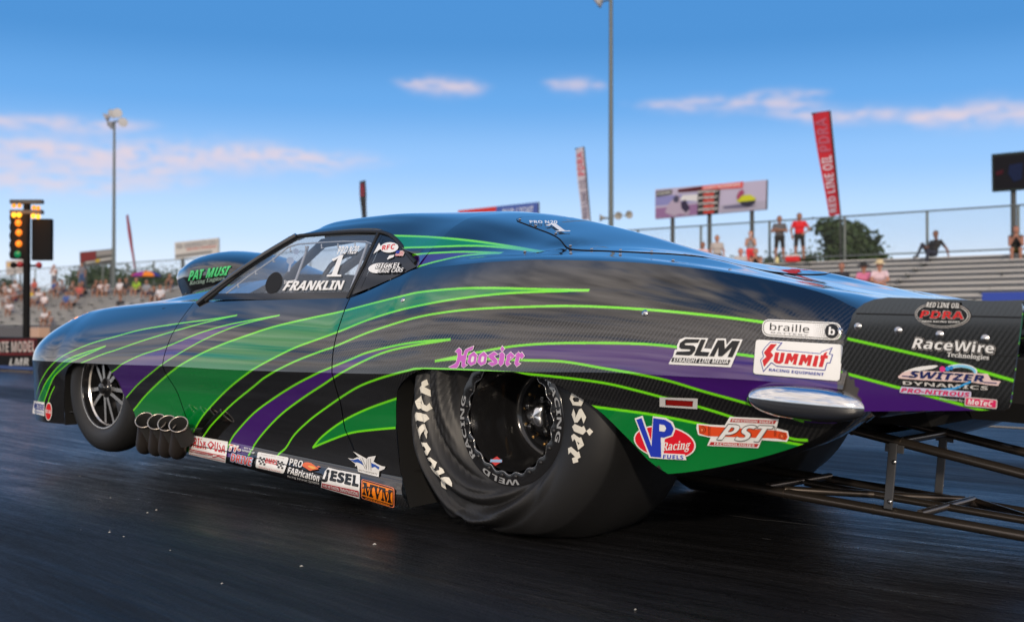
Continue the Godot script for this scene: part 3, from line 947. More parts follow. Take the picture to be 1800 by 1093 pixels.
func build_windows() -> void:
	var glass := mat("window_glass", Color(.6, .7, .8), .02)
	glass.transparency = BaseMaterial3D.TRANSPARENCY_ALPHA
	glass.albedo_color = Color(.75, .82, .9, .10)
	var dark := mat("dark_glass", Color(.012, .014, .018), .03)
	var seal := mat("rubber_seal", Color(.008, .008, .008), .5)
	# windshield between the two pillars
	var rows := []
	for j in 9:
		var v := j / 8.0
		var row := []
		for i in 21:
			var u := i / 20.0 * 2.0 - 1.0
			var lo := Vector3(-1.85 - .20 * (1.0 - u * u), .80 + .13 * (1.0 - u * u), .785 * u)
			var hi := Vector3(-1.47 - .03 * (1.0 - u * u), 1.088 + .05 * (1.0 - u * u), .58 * u)
			row.append(lo.lerp(hi, v))
		rows.append(row)
	var mb := MB.new(); mb.grid(rows)
	put("windshield", mb, glass, car)
	# front pillars
	for s in [1.0, -1.0]:
		mb = MB.new()
		var path := []
		for i in 11:
			var t := i / 10.0
			path.append(Vector3(lerpf(-1.885, -1.475, t), lerpf(.795, 1.084, t) + .012 * sin(PI * t) + (minf(s, 0.0) * ROLL * .7), s * (lerpf(.80, .585, t) + .006 * sin(PI * t))))
		mb.tube(path, .0165, 12)
		put("windshield_pillar", mb, mats["gloss_black"], car)
	# door window pane and quarter window, with seals
	var door := PackedVector2Array(V([366, 527, 410, 492, 460, 455, 505, 425, 522, 418, 560, 414, 620, 411, 664, 412, 612, 520, 600, 526]))
	var quarter := PackedVector2Array(V([670, 413, 690, 419, 704, 431, 720, 449, 737, 466, 700, 484, 660, 502, 616, 519]))
	mb = MB.new(); d_poly(mb, door, Color.WHITE, -4, "glass")
	both("door_window", mb, glass)
	mb = MB.new()
	# dark painted border of the quarter window, an open pane inside it
	var inner := PackedVector2Array(V([673, 421, 686, 428, 697, 439, 707, 453, 716, 469, 714, 478, 672, 492, 634, 507]))
	for i in 8:
		var k := (i + 1) % 8
		d_poly(mb, PackedVector2Array([quarter[i], quarter[k], inner[k], inner[i]]), Color.WHITE, -2, "glass")
	both("quarter_window_border", mb, dark)
	mb = MB.new(); d_poly(mb, inner, Color.WHITE, -3, "glass")
	both("quarter_window", mb, dark)
	mb = MB.new()
	d_poly(mb, PackedVector2Array(V([366, 527, 380, 516, 618, 513, 611, 526])), Color.WHITE, -1, "glass")
	d_poly(mb, PackedVector2Array(V([664, 411, 672, 413, 617, 521, 609, 524])), Color.WHITE, -1, "glass")
	both("window_border", mb, dark)
	mb = MB.new()
	var outline := V([362, 529, 410, 490, 460, 452, 503, 423, 520, 416, 560, 412, 620, 408, 664, 408, 684, 412, 698, 422, 712, 438, 724, 453, 732, 462])
	var path2 := []
	for p in smooth_line(outline, 3): path2.append(hit(p, "glass") + Vector3(0, 0, .003))
	mb.tube(path2, .009, 8)
	path2 = []
	for p in V([666, 410, 640, 466, 612, 524]): path2.append(hit(p, "glass") + Vector3(0, 0, .004))
	mb.tube(path2, .007, 8)
	both("window_seal", mb, seal)
	# black access hole in the door window
	mb = MB.new(); d_ellipse(mb, Vector2(481, 497.5), 13.0, 20.0, 25.0, Color.WHITE, 0, "glass")
	put("window_access_hole", mb, mats["black_matte"], car)
	# clear frame rods and clips on the window
	var rod := mat("clear_rod", Color(.45, .46, .48), .25, .4)
	for seg in [[531, 433, 501, 515], [636, 427, 605, 512]]:
		mb = MB.new()
		mb.tube([hit(Vector2(seg[0], seg[1]), "glass") - Vector3(0, 0, .03), hit(Vector2(seg[2], seg[3]), "glass") - Vector3(0, 0, .03)], .006, 6)
		put("window_rod", mb, rod, car)
	mb = MB.new()
	path2 = []
	for p in V([393, 516, 430, 487, 478, 454, 503, 434, 520, 429, 560, 426, 600, 424, 640, 424.5, 653, 430, 640, 460, 611, 513]): path2.append(hit(p, "glass") - Vector3(0, 0, .012))
	mb.tube(path2, .0035, 5)
	put("window_frame", mb, rod, car)
	for p in V([415, 498, 446, 475, 477, 453, 507, 435, 534, 432, 562, 429, 591, 428, 621, 427, 648, 432]):
		mb = MB.new()
		var h := hit(p, "glass") - Vector3(0, 0, .008)
		mb.tube([h, h + Vector3(.004, -.018, .002), h + Vector3(.014, -.016, .002)], .003, 5)
		put("window_clip", mb, rod, car)
	mb = MB.new()
	d_ellipse(mb, Vector2(508, 456), 6.5, 6.5, 0, Color.WHITE, -10, "glass")
	d_ellipse(mb, Vector2(518, 440), 5.0, 5.5, 0, Color.WHITE, -10, "glass")
	d_poly(mb, PackedVector2Array(V([506, 462, 510, 462, 507, 475, 503, 476])), Color.WHITE, -10, "glass")
	put("window_latch", mb, mat("latch_metal", Color(.6, .6, .6), .3, .8), car)
	# rear window panel screwed on the fastback
	var rw := [[-.42, .33], [-.40, .385], [-.37, .415], [-.2, .45]]
	for p in V([1024, 437.5, 1034, 439, 1080, 440.5, 1130, 441.5, 1180, 444, 1220, 447.5, 1250, 451.5]):
		var h := hit_top(p)
		if h.x > rw[-1][0] + .01: rw.append([h.x, h.z])
	var xe: float = rw[-1][0]; var ze: float = rw[-1][1]
	rw.append([xe + .03, ze - .04]); rw.append([xe + .045, ze - .12])
	var C_rw = cv(rw)
	xe += .045
	rows = []
	for i in 41:
		var x := lerpf(-.42, xe, i / 40.0)
		var row := []
		for k in 25:
			var z := ev(C_rw, x) * (1.0 - k / 12.0)
			row.append(Vector3(x, top_y(x, absf(z)) + .0025 + minf(z, 0.0) * ROLL, z))
		rows.append(row)
	mb = MB.new(); mb.grid(rows)
	put("rear_window", mb, mats["pane_black"], car)
	mb = MB.new()
	var edge := []
	for i in 41: edge.append(rows[i][0] + Vector3(0, -.001, .002))
	for k in range(1, 25): edge.append(rows[40][k] + Vector3(.002, -.001, 0))
	for i in range(39, -1, -1): edge.append(rows[i][24] + Vector3(0, -.001, -.002))
	for k in range(23, -1, -1): edge.append(rows[0][k] + Vector3(-.002, -.001, 0))
	mb.tube(edge, .0014, 6, false)
	put("rear_window_seal", mb, seal, car)
	var sc := screw_mesh()
	for x in [-.38, -.28, -.16, -.03, .10, .22, .33]:
		for s in [1.0, -1.0]:
			var z: float = (ev(C_rw, x) - .016) * s
			put("screw", sc, mats["steel"], car, Transform3D(Basis(), Vector3(x, top_y(x, absf(z)) + .004 + minf(z, 0.0) * ROLL, z)))
	for x in [-.1, .1, .3, .5, .7]:
		var z2 := .70
		put("screw", sc, mats["steel"], car, Transform3D(Basis(), Vector3(x, top_y(x, z2) + .001, z2)))

var _screw
func screw_mesh(r := .006) -> ArrayMesh:
	if _screw == null:
		var mb := MB.new()
		mb.lathe([[.0001, .0045], [r * .45, .0042], [r * .8, .003], [r, .0]], Transform3D(), 10)
		_screw = mb.mesh()
	return _screw

func build_cabin() -> void:
	# roll cage, seat back, far sill: what shows through the side window
	var tube := mat("cage_tube", Color(.03, .032, .036), .35)
	for t in [[Vector3(-1.0, 1.10, .44), Vector3(-1.75, .72, .50)], [Vector3(-1.0, 1.12, -.44), Vector3(-1.75, .72, -.50)], [Vector3(-.92, .3, .5), Vector3(-.95, 1.10, .42), Vector3(-.95, 1.13, 0), Vector3(-.95, 1.10, -.42), Vector3(-.92, .3, -.5)], [Vector3(-.95, 1.12, .3), Vector3(-.93, .55, -.45)], [Vector3(-.95, 1.1, .42), Vector3(-1.45, 1.06, .46), Vector3(-1.8, .75, .6), Vector3(-1.85, .3, .62)], [Vector3(-.95, 1.1, -.42), Vector3(-1.45, 1.06, -.46), Vector3(-1.8, .75, -.6), Vector3(-1.85, .3, -.62)], [Vector3(-1.42, 1.09, .46), Vector3(-1.42, 1.10, -.46)], [Vector3(-.95, 1.08, -.42), Vector3(-1.72, .74, -.66)], [Vector3(-.95, 1.0, .1), Vector3(-.1, .55, .5)], [Vector3(-.95, 1.0, -.1), Vector3(-.1, .55, -.5)]]:
		var mb := MB.new(); mb.tube(t, .021, 10)
		put("cage_tube", mb, tube, car)
	# seat with head surround
	var mb2 := MB.new()
	var rows := []
	for i in 13:
		var v := i / 12.0
		var row := []
		for k in 13:
			var a := (k / 12.0 - .5) * PI * 1.1
			var w := lerpf(.24, .17, smoothstep(.55, .8, v)) * (1.0 + .1 * sin(v * 9.0))
			row.append(Vector3(-.98 + .18 * v - .16 * (1.0 - cos(a)), .35 + .58 * v, .30 + w * sin(a)))
		rows.append(row)
	mb2.grid(rows)
	put("seat", mb2, mat("seat_cloth", Color(.02, .02, .022), .8), car)
	# trim behind the rear corner of the quarter windows
	for s in [1.0, -1.0]:
		mb2 = MB.new(); mb2.quad(Vector3(-.80, .80, .66 * s), Vector3(-.45, .80, .66 * s), Vector3(-.45, 1.06, .56 * s), Vector3(-.80, 1.02, .57 * s))
		put("corner_trim", mb2, mats["black_matte"], car)
	# dashboard, floor, firewall, rear bulkhead
	mb2 = MB.new()
	mb2.tube([Vector3(-1.72, .74, -.74), Vector3(-1.70, .78, -.35), Vector3(-1.70, .79, 0), Vector3(-1.70, .78, .35), Vector3(-1.72, .74, .74)], .06, 12)
	put("dashboard", mb2, mats["black_matte"], car)
	mb2 = MB.new()
	mb2.box(Vector3(-2.2, .20, -.80), Vector3(-.45, .215, .80))
	mb2.box(Vector3(-2.2, .215, -.78), Vector3(-2.17, .78, .78))
	mb2.box(Vector3(-.47, .215, -.62), Vector3(-.45, .86, .62))
	put("cabin_tub", mb2, mats["black_matte"], car)
	mb2 = MB.new()
	mb2.tube(arc_pts(Vector3(-1.45, .88, .32), .15, 20), .012, 8, false)
	mb2.tube([Vector3(-1.45, .88, .32), Vector3(-1.7, .80, .32)], .015, 8)
	put("steering_wheel", mb2, mats["rubber_seal"], car)

func arc_pts(c: Vector3, r: float, n: int) -> Array:
	var p := []
	for i in n + 1:
		var a := TAU * i / n
		p.append(c + Vector3(.35 * r * sin(a), .93 * r * sin(a), r * cos(a)))
	return p

func build_under() -> void:
	var blk: Material = mats["black_matte"]
	# wheel wells: sheets that follow the openings inwards
	for s in [1.0, -1.0]:
		var mb := MB.new()
		var a := []
		for p in [Vector2(-3.0, .2), Vector2(-2.985, .338), Vector2(-2.93, .467), Vector2(-2.85, .515), Vector2(-2.47, .518), Vector2(-2.41, .391), Vector2(-2.325, .295), Vector2(-2.30, .16)]:
			a.append(Vector3(p.x, p.y, s * (side_z(p.x, p.y) - .004)))
		var b := []
		for p in a: b.append(Vector3(p.x, p.y + (.03 if p.y > .3 else 0.0), s * .45))
		var c := []
		for p in a: c.append(Vector3(-2.63, .38, s * .43))
		mb.grid([a, b, c], null, false, s < 0)
		put("front_wheel_well", mb, blk, car)
		mb = MB.new()
		a = []
		for p in [Vector2(-.44, .066), Vector2(-.50, .191), Vector2(-.516, .378), Vector2(-.49, .468), Vector2(-.43, .52), Vector2(-.33, .553), Vector2(-.15, .554), Vector2(.06, .552), Vector2(.2, .533), Vector2(.291, .497), Vector2(.373, .458), Vector2(.494, .363), Vector2(.586, .286), Vector2(.611, .274)]:
			a.append(Vector3(p.x, p.y, s * (side_z(p.x, p.y) - .004)))
		b = []
		for p in a: b.append(Vector3(p.x * 1.1, p.y + (.06 if p.y > .3 else 0.0), s * .40))
		c = []
		for p in a: c.append(Vector3(.05, .45, s * .37))
		mb.grid([a, b, c], null, false, s < 0)
		put("rear_wheel_well", mb, blk, car)
	var m2 := MB.new()
	m2.box(Vector3(-3.35, .24, -.55), Vector3(-2.2, .26, .55))
	m2.box(Vector3(-2.2, .16, -.84), Vector3(-.50, .185, .84))
	m2.box(Vector3(-.45, .30, -.38), Vector3(.55, .34, .38))
	put("belly_pan", m2, blk, car)
	# engine block and headers as a dark mass between the front wheels
	m2 = MB.new()
	m2.box(Vector3(-2.95, .26, -.30), Vector3(-2.25, .72, .30), Color.WHITE, Transform3D(), .03)
	put("engine", m2, blk, car)
	# rear axle, ladder bars, fuel cell and parachute packs under the tail
	m2 = MB.new()
	m2.tube([Vector3(0, .40, -.62), Vector3(0, .40, .62)], .045, 12)
	m2.ball(Vector3(0, .40, 0), Vector3(.16, .16, .12), 16)
	m2.tube([Vector3(-.9, .26, .36), Vector3(0, .28, .36)], .025, 8)
	m2.tube([Vector3(-.9, .26, -.36), Vector3(0, .28, -.36)], .025, 8)
	put("rear_axle", m2, mat("axle_metal", Color(.05, .05, .055), .4, .6), car)
	m2 = MB.new()
	m2.box(Vector3(.92, .40, -.42), Vector3(1.2, .53, .36), Color.WHITE, Transform3D(), .04)
	put("fuel_cell", m2, blk, car)
	for s in [.22, -.22]:
		m2 = MB.new()
		m2.box(Vector3(1.2, .44, s - .15), Vector3(1.56, .62, s + .15), Color.WHITE, Transform3D(Basis(Vector3(0, 0, 1), -.04), Vector3(0, .04, 0)), .06)
		put("parachute_pack", m2, mat("pack_cloth", Color(.01, .01, .011), .9), car)
	# tail panel closing the body
	m2 = MB.new()
	var a3 := []; var b3 := []
	for y in [.45, .5, .55, .6, .65, .70, .735]:
		var x: float = ev(E_tailx, y) - .004
		a3.append(Vector3(x, y, side_z(x - .01, y))); b3.append(Vector3(x, y, -side_z(x - .01, y)))
	m2.grid([a3, b3], null, false, true)
	put("tail_panel", m2, mats["gloss_black"], car)
	# rolled lower edge of the tail below the bumper
	m2 = MB.new()
	var rows := []
	for i in 13:
		var x := lerpf(.62, 1.14, i / 12.0)
		var y := ev(C_yb, x)
		var z := side_z(x, y) - .002
		rows.append([Vector3(x, y, z), Vector3(x + .01, y - .012, z - .03), Vector3(x + .015, y - .005, z - .12), Vector3(x + .01, y + .03, z - .35)])
	m2.grid(rows)
	both("tail_roll_pan", m2, mats["gloss_black"])

func build_spoiler() -> void:
	var pts := V([1468, 700, 1476, 655, 1484, 600, 1500, 552, 1507, 543, 1520, 533, 1538, 526, 1562, 522.5, 1680, 526, 1797, 531, 1799, 545, 1792, 600, 1783, 669, 1777, 710, 1773, 718, 1766, 721, 1640, 722, 1517, 723, 1480, 712])
	var poly := PackedVector2Array()
	for p in pts:
		var h := at_z(p, .893)
		poly.append(Vector2(h.x, h.y))
	for s in [1.0, -1.0]:
		var mb := MB.new()
		var tris := Geometry2D.triangulate_polygon(poly)
		for k in range(0, tris.size(), 3):
			for off in [.893, .885]:
				var q := []
				for j in 3: q.append(Vector3(poly[tris[k + j]].x, poly[tris[k + j]].y, s * off))
				var nn := Vector3(0, 0, s if off > .89 else -s)
				var k0 := mb.v.size()
				for p in q:
					mb.v.append(p); mb.n.append(nn); mb.u.append(buv(p)); mb.c.append(Color.WHITE)
				var cr: Vector3 = (q[2] - q[0]).cross(q[1] - q[0])
				if cr.dot(nn) > 0: mb.ix.append_array([k0, k0 + 1, k0 + 2])
				else: mb.ix.append_array([k0, k0 + 2, k0 + 1])
		var n := poly.size()
		for i in n:
			var a := poly[i]; var b := poly[(i + 1) % n]
			mb.quad(Vector3(a.x, a.y, s * .885), Vector3(b.x, b.y, s * .885), Vector3(b.x, b.y, s * .893), Vector3(a.x, a.y, s * .893))
		put("spoiler_side_plate", mb, mats["paint_flat"], car)
	# folded stiffener line near the top of the plate
	var m3 := MB.new()
	var l0 := at_z(Vector2(1506, 551), .8935); var l1 := at_z(Vector2(1797, 558), .8935)
	m3.tube([l0, l1], .0022, 6)
	var l2 := at_z(Vector2(1665, 620), .8935); var l3 := at_z(Vector2(1787, 626), .8935)
	m3.tube([l2, l3], .0012, 6)
	put("plate_fold", m3, mats["rubber_seal"], car)
	# the wing between the plates
	m3 = MB.new()
	m3.box(Vector3(0, -.006, -.884), Vector3(.40, .0, .884), Color.WHITE, Transform3D(Basis(Vector3(0, 0, 1), .012), Vector3(1.195, .758, 0)))
	put("spoiler_wing", m3, mats["gloss_black"], car)
	for s in [.5, -.5]:
		m3 = MB.new()
		m3.tube([Vector3(1.16, .55, s), Vector3(1.52, .75, s)], .012, 8)
		put("spoiler_strut", m3, mats["steel"], car)
	var sc := MB.new()
	sc.lathe([[.0001, .006], [.004, .0058], [.0045, .0035], [.0095, .003], [.0105, .0]], Transform3D(Basis(Vector3(1, 0, 0), PI / 2), Vector3.ZERO), 14)
	var sm := sc.mesh()
	for p in V([1580, 581, 1653, 588, 1733, 595]):
		put("fastener", sm, mats["steel"], car, Transform3D(Basis(), at_z(p, .8932)))
	for p in V([708, 527, 1134, 550, 1476, 582, 1509, 574]):
		var h := hit(p) if p.x < 1490 else at_z(p, .8932)
		var nn := hit_normal(h) if p.x < 1490 else Vector3(0, 0, 1)
		put("fastener", sm, mats["steel"], car, Transform3D(Basis(Quaternion(Vector3(0, 0, 1), nn)), h))

func build_bumper() -> void:
	var mb := MB.new()
	var n := 24
	var rows := []
	for i in n + 1:
		var t := float(i) / n
		var x := lerpf(.875, 1.206, t)
		var r := pow(maxf(1.0 - pow(absf(t * 2.0 - 1.0), 2.6), 0.0), .55)
		var y := lerpf(.507, .497, t) - .010 * t
		var z := lerpf(.925, .882, t * t)
		var row := []
		for k in 25:
			var a := TAU * k / 24
			row.append(Vector3(x, y + .047 * r * sin(a), z + .040 * r * cos(a)))
		rows.append(row)
	mb.grid(rows, null, true, false)
	both("rear_bumper", mb, mats["chrome"])
	mb = MB.new()
	mb.tube([Vector3(1.2, .49, -.8), Vector3(1.235, .49, -.5), Vector3(1.24, .49, 0), Vector3(1.235, .49, .5), Vector3(1.2, .49, .8)], .03, 12)
	put("bumper_bar", mb, mats["gloss_black"], car)
	mb = MB.new(); mb.ball(Vector3.ZERO, Vector3(.009, .009, .006), 12)
	put("bumper_bolt", mb, mats["steel"], car, Transform3D(Basis(), Vector3(1.095, .462, .918)))
	# side marker lamp
	mb = MB.new()
	var fr := [Vector2(1162, 697), Vector2(1229, 699), Vector2(1228, 718), Vector2(1162, 714)]
	var inn := [Vector2(1172, 701), Vector2(1221, 703.5), Vector2(1220, 714), Vector2(1172, 711.5)]
	for i in 4:
		var k := (i + 1) % 4
		d_poly(mb, PackedVector2Array([fr[i], fr[k], inn[k], inn[i]]), Color.WHITE, 6, "body")
	var o := put("side_marker", mb, mat("marker_frame", Color(.72, .72, .70), .25, .3), car)
	mb = MB.new(); d_poly(mb, PackedVector2Array(inn), Color.WHITE, 2, "body")
	put("marker_lens", mb, mat("red_lens", Color(.22, .006, .004), .1), o)

func build_pipes() -> void:
	var steel := mat("burnt_steel", Color(.20, .17, .15), .38, .85)
	var inside := mat("pipe_soot", Color(.045, .045, .045), .9)
	var rim := mat("pipe_rim", Color(.55, .49, .43), .35, .9)
	var pipe: Node3D
	for p in V([253, 738, 275, 741, 293, 743.5, 313, 745.5]):
		var e := at_z(p, .985)
		var ax := Vector3(.50, .62, .60).normalized()
		var path := [e + Vector3(-.27, -.06, -.24), e + Vector3(-.215, -.12, -.15), e + Vector3(-.135, -.125, -.085), e - ax * .06 - Vector3(.012, 0, 0), e]
		var sm := []
		for i in path.size() - 1:
			for k in 4:
				sm.append((path[i] as Vector3).cubic_interpolate(path[i + 1], path[maxi(i - 1, 0)], path[mini(i + 2, path.size() - 1)], k / 4.0))
		sm.append(e)
		var mb := MB.new(); mb.tube(sm, .038, 20, false)
		pipe = put("exhaust_pipe", mb, steel, car)
		mb = MB.new()
		var q := Quaternion(Vector3.UP, ax)
		mb.lathe([[.039, -.12], [.0365, -.06], [.0365, .001]], Transform3D(Basis(q), e), 20)
		mb.lathe([[.038, -.115], [.0001, -.11]], Transform3D(Basis(q), e), 20)
		put("pipe_bore", mb, inside, pipe)
		mb = MB.new()
		mb.lathe([[.0362, .0], [.0385, .003], [.0412, .001], [.0412, -.003]], Transform3D(Basis(q), e), 24)
		put("pipe_rim", mb, rim, pipe)
	var m2 := MB.new()
	m2.tube([at_z(Vector2(248, 757), .955), at_z(Vector2(302, 768), .955)], .008, 6)
	put("pipe_bracket", m2, steel, car)
	m2 = MB.new()
	var cp := at_z(Vector2(321, 771), .92)
	m2.tube([cp + Vector3(-.10, .0, -.12), cp + Vector3(-.04, .0, -.05), cp], [.036, .036, .030], 14)
	put("collector", m2, steel, car)

func build_wheelie() -> void:
	var tube := mat("bar_tube", Color(.15, .125, .105), .28, .85)
	var plate := mat("bar_plate", Color(.14, .14, .145), .4, .7)
	for s in [.2, -.2]:
		for t in [[Vector3(.15, .17, s), Vector3(1.386, .0855, s), Vector3(1.80, .057, s)], [Vector3(.45, .442, s), Vector3(.754, .385, s), Vector3(1.386, .267, s), Vector3(1.80, .19, s)]]:
			var mb := MB.new(); mb.tube(t, .0165 if t.size() == 3 else .0155, 16)
			var bar := put("wheelie_bar", mb, tube, car)
			# sleeves
			for x in ([.44, .62, .93, 1.0] if t.size() == 3 else [.86, 1.02]):
				mb = MB.new()
				var a: Vector3 = t[0].lerp(t[1], (x - t[0].x) / (t[1].x - t[0].x)) if t.size() == 3 else t[1].lerp(t[2], (x - t[1].x) / (t[2].x - t[1].x))
				var d: Vector3 = (t[1] - t[0]).normalized() if t.size() == 3 else (t[2] - t[1]).normalized()
				mb.tube([a, a + d * .004], .0178, 14)
				put("sleeve", mb, tube, bar)
		# upright strut plate with bolts
		var m2 := MB.new()
		var yb := .125; var yt := .335
		m2.box(Vector3(-.014, yb, -.004), Vector3(.014, yt, .004), Color.WHITE, Transform3D(Basis(Vector3(0, 0, 1), -.09), Vector3(.995 - .02, 0, s + (.02 if s > 0 else -.02))), .002)
		m2.box(Vector3(-.03, yt - .03, -.003), Vector3(.03, yt - .004, .003), Color.WHITE, Transform3D(Basis(Vector3(0, 0, 1), -.09), Vector3(.995 - .015, 0, s + (.02 if s > 0 else -.02))), .001)
		var st := put("strut", m2, plate, car)
		for y in [.15, .275]:
			m2 = MB.new(); m2.ball(Vector3(.995 + (.0 if y < .2 else .015), y, s + .026 * signf(s)), Vector3(.008, .008, .006), 10)
			put("bolt", m2, mats["steel"], st)
	for c in [[Vector3(.56, .155, .2), Vector3(.60, .152, -.2)], [Vector3(1.08, .118, .2), Vector3(1.11, .118, -.2)], [Vector3(.62, .15, .2), Vector3(1.08, .115, -.2)], [Vector3(1.12, .112, -.2), Vector3(1.7, .07, .2)], [Vector3(.60, .15, 0), Vector3(1.75, .07, 0)], [Vector3(1.02, .335, -.2), Vector3(1.0, .335, .2)]]:
		var mb := MB.new(); mb.tube(c, .0125, 10)
		put("cross_brace", mb, tube, car)
	for s in [.12, -.12]:
		var w := MB.new()
		w.lathe([[.02, -.025], [.055, -.024], [.062, -.015], [.062, .015], [.055, .024], [.02, .025]], Transform3D(Basis(Vector3(1, 0, 0), PI / 2), Vector3(1.80, .066, s)), 20)
		put("wheelie_wheel", w, mats["tyre"], car)
# ---------------------------------------------------------------- wheels
var C_R
const HUB := Vector3(0, .40, 0)
func tyre_tables() -> void:
	# outline of the wrinkled slick, by angle clockwise from the top as seen from the left
	C_R = cv([[0, .405], [45, .410], [94, .413], [106, .409], [120, .399], [135, .393], [148, .390], [161, .385], [176, .379], [193, .390], [202, .402], [208.6, .400], [211, .406], [215, .434], [219, .447], [233, .450], [244, .463], [252, .470], [268, .471], [281, .471], [300, .465], [330, .42], [360, .405]])

var tyre_noise := FastNoiseLite.new()
func tyre_pt(phi: float, f: float) -> Vector3:      # f 0 at the bead, 1 at the shoulder
	var deg := fposmod(rad_to_deg(phi), 360.0)
	var R := ev(C_R, deg)
	var r := lerpf(.218, R, f)
	var z: float = .892 + .036 * sin(PI * pow(clampf(f, 0, 1), .8) * .93) - .030 * pow(f, 6.0)
	# folds that run round the wheel in a slow spiral where the sidewall is wound up
	var win := smoothstep(160.0, 215.0, deg + 60.0 * (1.0 - f)) * (1.0 - smoothstep(292.0, 325.0, deg))
	var u := r - .105 * (phi if phi < TAU else phi - TAU)
	var ph := TAU * u / .105 + .4 * sin(phi * 3.0)
	var amp := .017 * win * smoothstep(0.0, .22, f) * (1.0 - .35 * smoothstep(.85, 1.0, f))
	# rounded ridges with sharp valleys
	z += amp * (1.0 - 2.1 * pow(absf(sin(ph * .5)), 3.0)) + amp * .35 * (1.0 - 2.0 * pow(absf(sin(ph * 1.3 + phi)), 5.0))
	z += .0022 * win * tyre_noise.get_noise_2d(phi * 60.0, r * 420.0)
	# the deep fold at the foot
	var d := (deg - 208.0 + 68.0 * pow(maxf(1.0 - f, 0.0), .8)) / 9.0
	z += (.024 * exp(-(d - 1.0) * (d - 1.0) * .8) - .024 * exp(-(d + .6) * (d + .6) * 1.8)) * smoothstep(.06, .5, f)
	var y := HUB.y + r * cos(phi)
	z -= .13 * smoothstep(.56, .72, y)      # tucked in under the quarter panel
	return Vector3(HUB.x + r * sin(phi), maxf(y, .004), z)

func tyre_mesh(plain := false) -> MB:
	var mb := MB.new()
	var rows := []
	var n := 180
	for j in 40:
		var row := []
		for i in n + 1:
			var phi := TAU * i / n
			var p: Vector3
			if j <= 26: p = tyre_pt(phi, j / 26.0)
			else:
				var e := tyre_pt(phi, 1.0)
				var deg := fposmod(rad_to_deg(phi), 360.0)
				var R := ev(C_R, deg)
				var Rm := lerpf(.424, .405, .5 + .5 * cos(phi))
				if j <= 35:
					var t := (j - 26) / 9.0
					var rr := lerpf(R, Rm, smoothstep(0.0, .5, t)) + .008 * sin(PI * t)
					p = Vector3(HUB.x + rr * sin(phi), maxf(HUB.y + rr * cos(phi), .004), lerpf(e.z, .465, t))
				else:
					var t := (j - 35) / 4.0
					var rr := lerpf(Rm, .218, t)
					p = Vector3(HUB.x + rr * sin(phi), maxf(HUB.y + rr * cos(phi), .004), .465 - .02 * sin(PI * t))
			row.append(p)
		rows.append(row)
	mb.grid(rows, null, true, true)
	return mb

# text bent round the wheel axis: reads clockwise, tops outwards
func arc_text(mb: MB, tris: PackedVector2Array, phi0: float, phi1: float, place: Callable) -> void:
	for i in range(0, tris.size(), 3):
		var q := []
		for k in 3:
			var t := tris[i + k]
			q.append(place.call(lerpf(phi0, phi1, t.x), t.y))
		var cr: Vector3 = (q[2] - q[0]).cross(q[1] - q[0])
		if cr.z >= 0: mb.tri(q[0], q[1], q[2])
		else: mb.tri(q[0], q[2], q[1])

func poly_tris(polys: Array, lo: Vector2, size: Vector2) -> PackedVector2Array:
	var r := PackedVector2Array()
	for p in polys:
		var cells := []
		var pv := PackedVector2Array(p)
		for gx in 40:
			for gy in 11:
				var a := Vector2(100 + gx * 38.4, 90 + gy * 40.8)
				cells.append_array(Geometry2D.intersect_polygons(pv, PackedVector2Array([a, a + Vector2(38.4, 0), a + Vector2(38.4, 40.8), a + Vector2(0, 40.8)])))
		for q in cells:
			for k in Geometry2D.triangulate_polygon(q): r.append((q[k] - lo) / size)
	return r

func zl(prof: Array, mb: MB, seg := 48) -> void:      # lathe about the wheel's axis: [radius, z]
	var rows := []
	for p in prof:
		var row := []
		for k in seg + 1:
			var a := TAU * k / seg
			row.append(Vector3(p[0] * sin(a), p[0] * cos(a), p[1]))
		rows.append(row)
	mb.grid(rows, null, true, true)

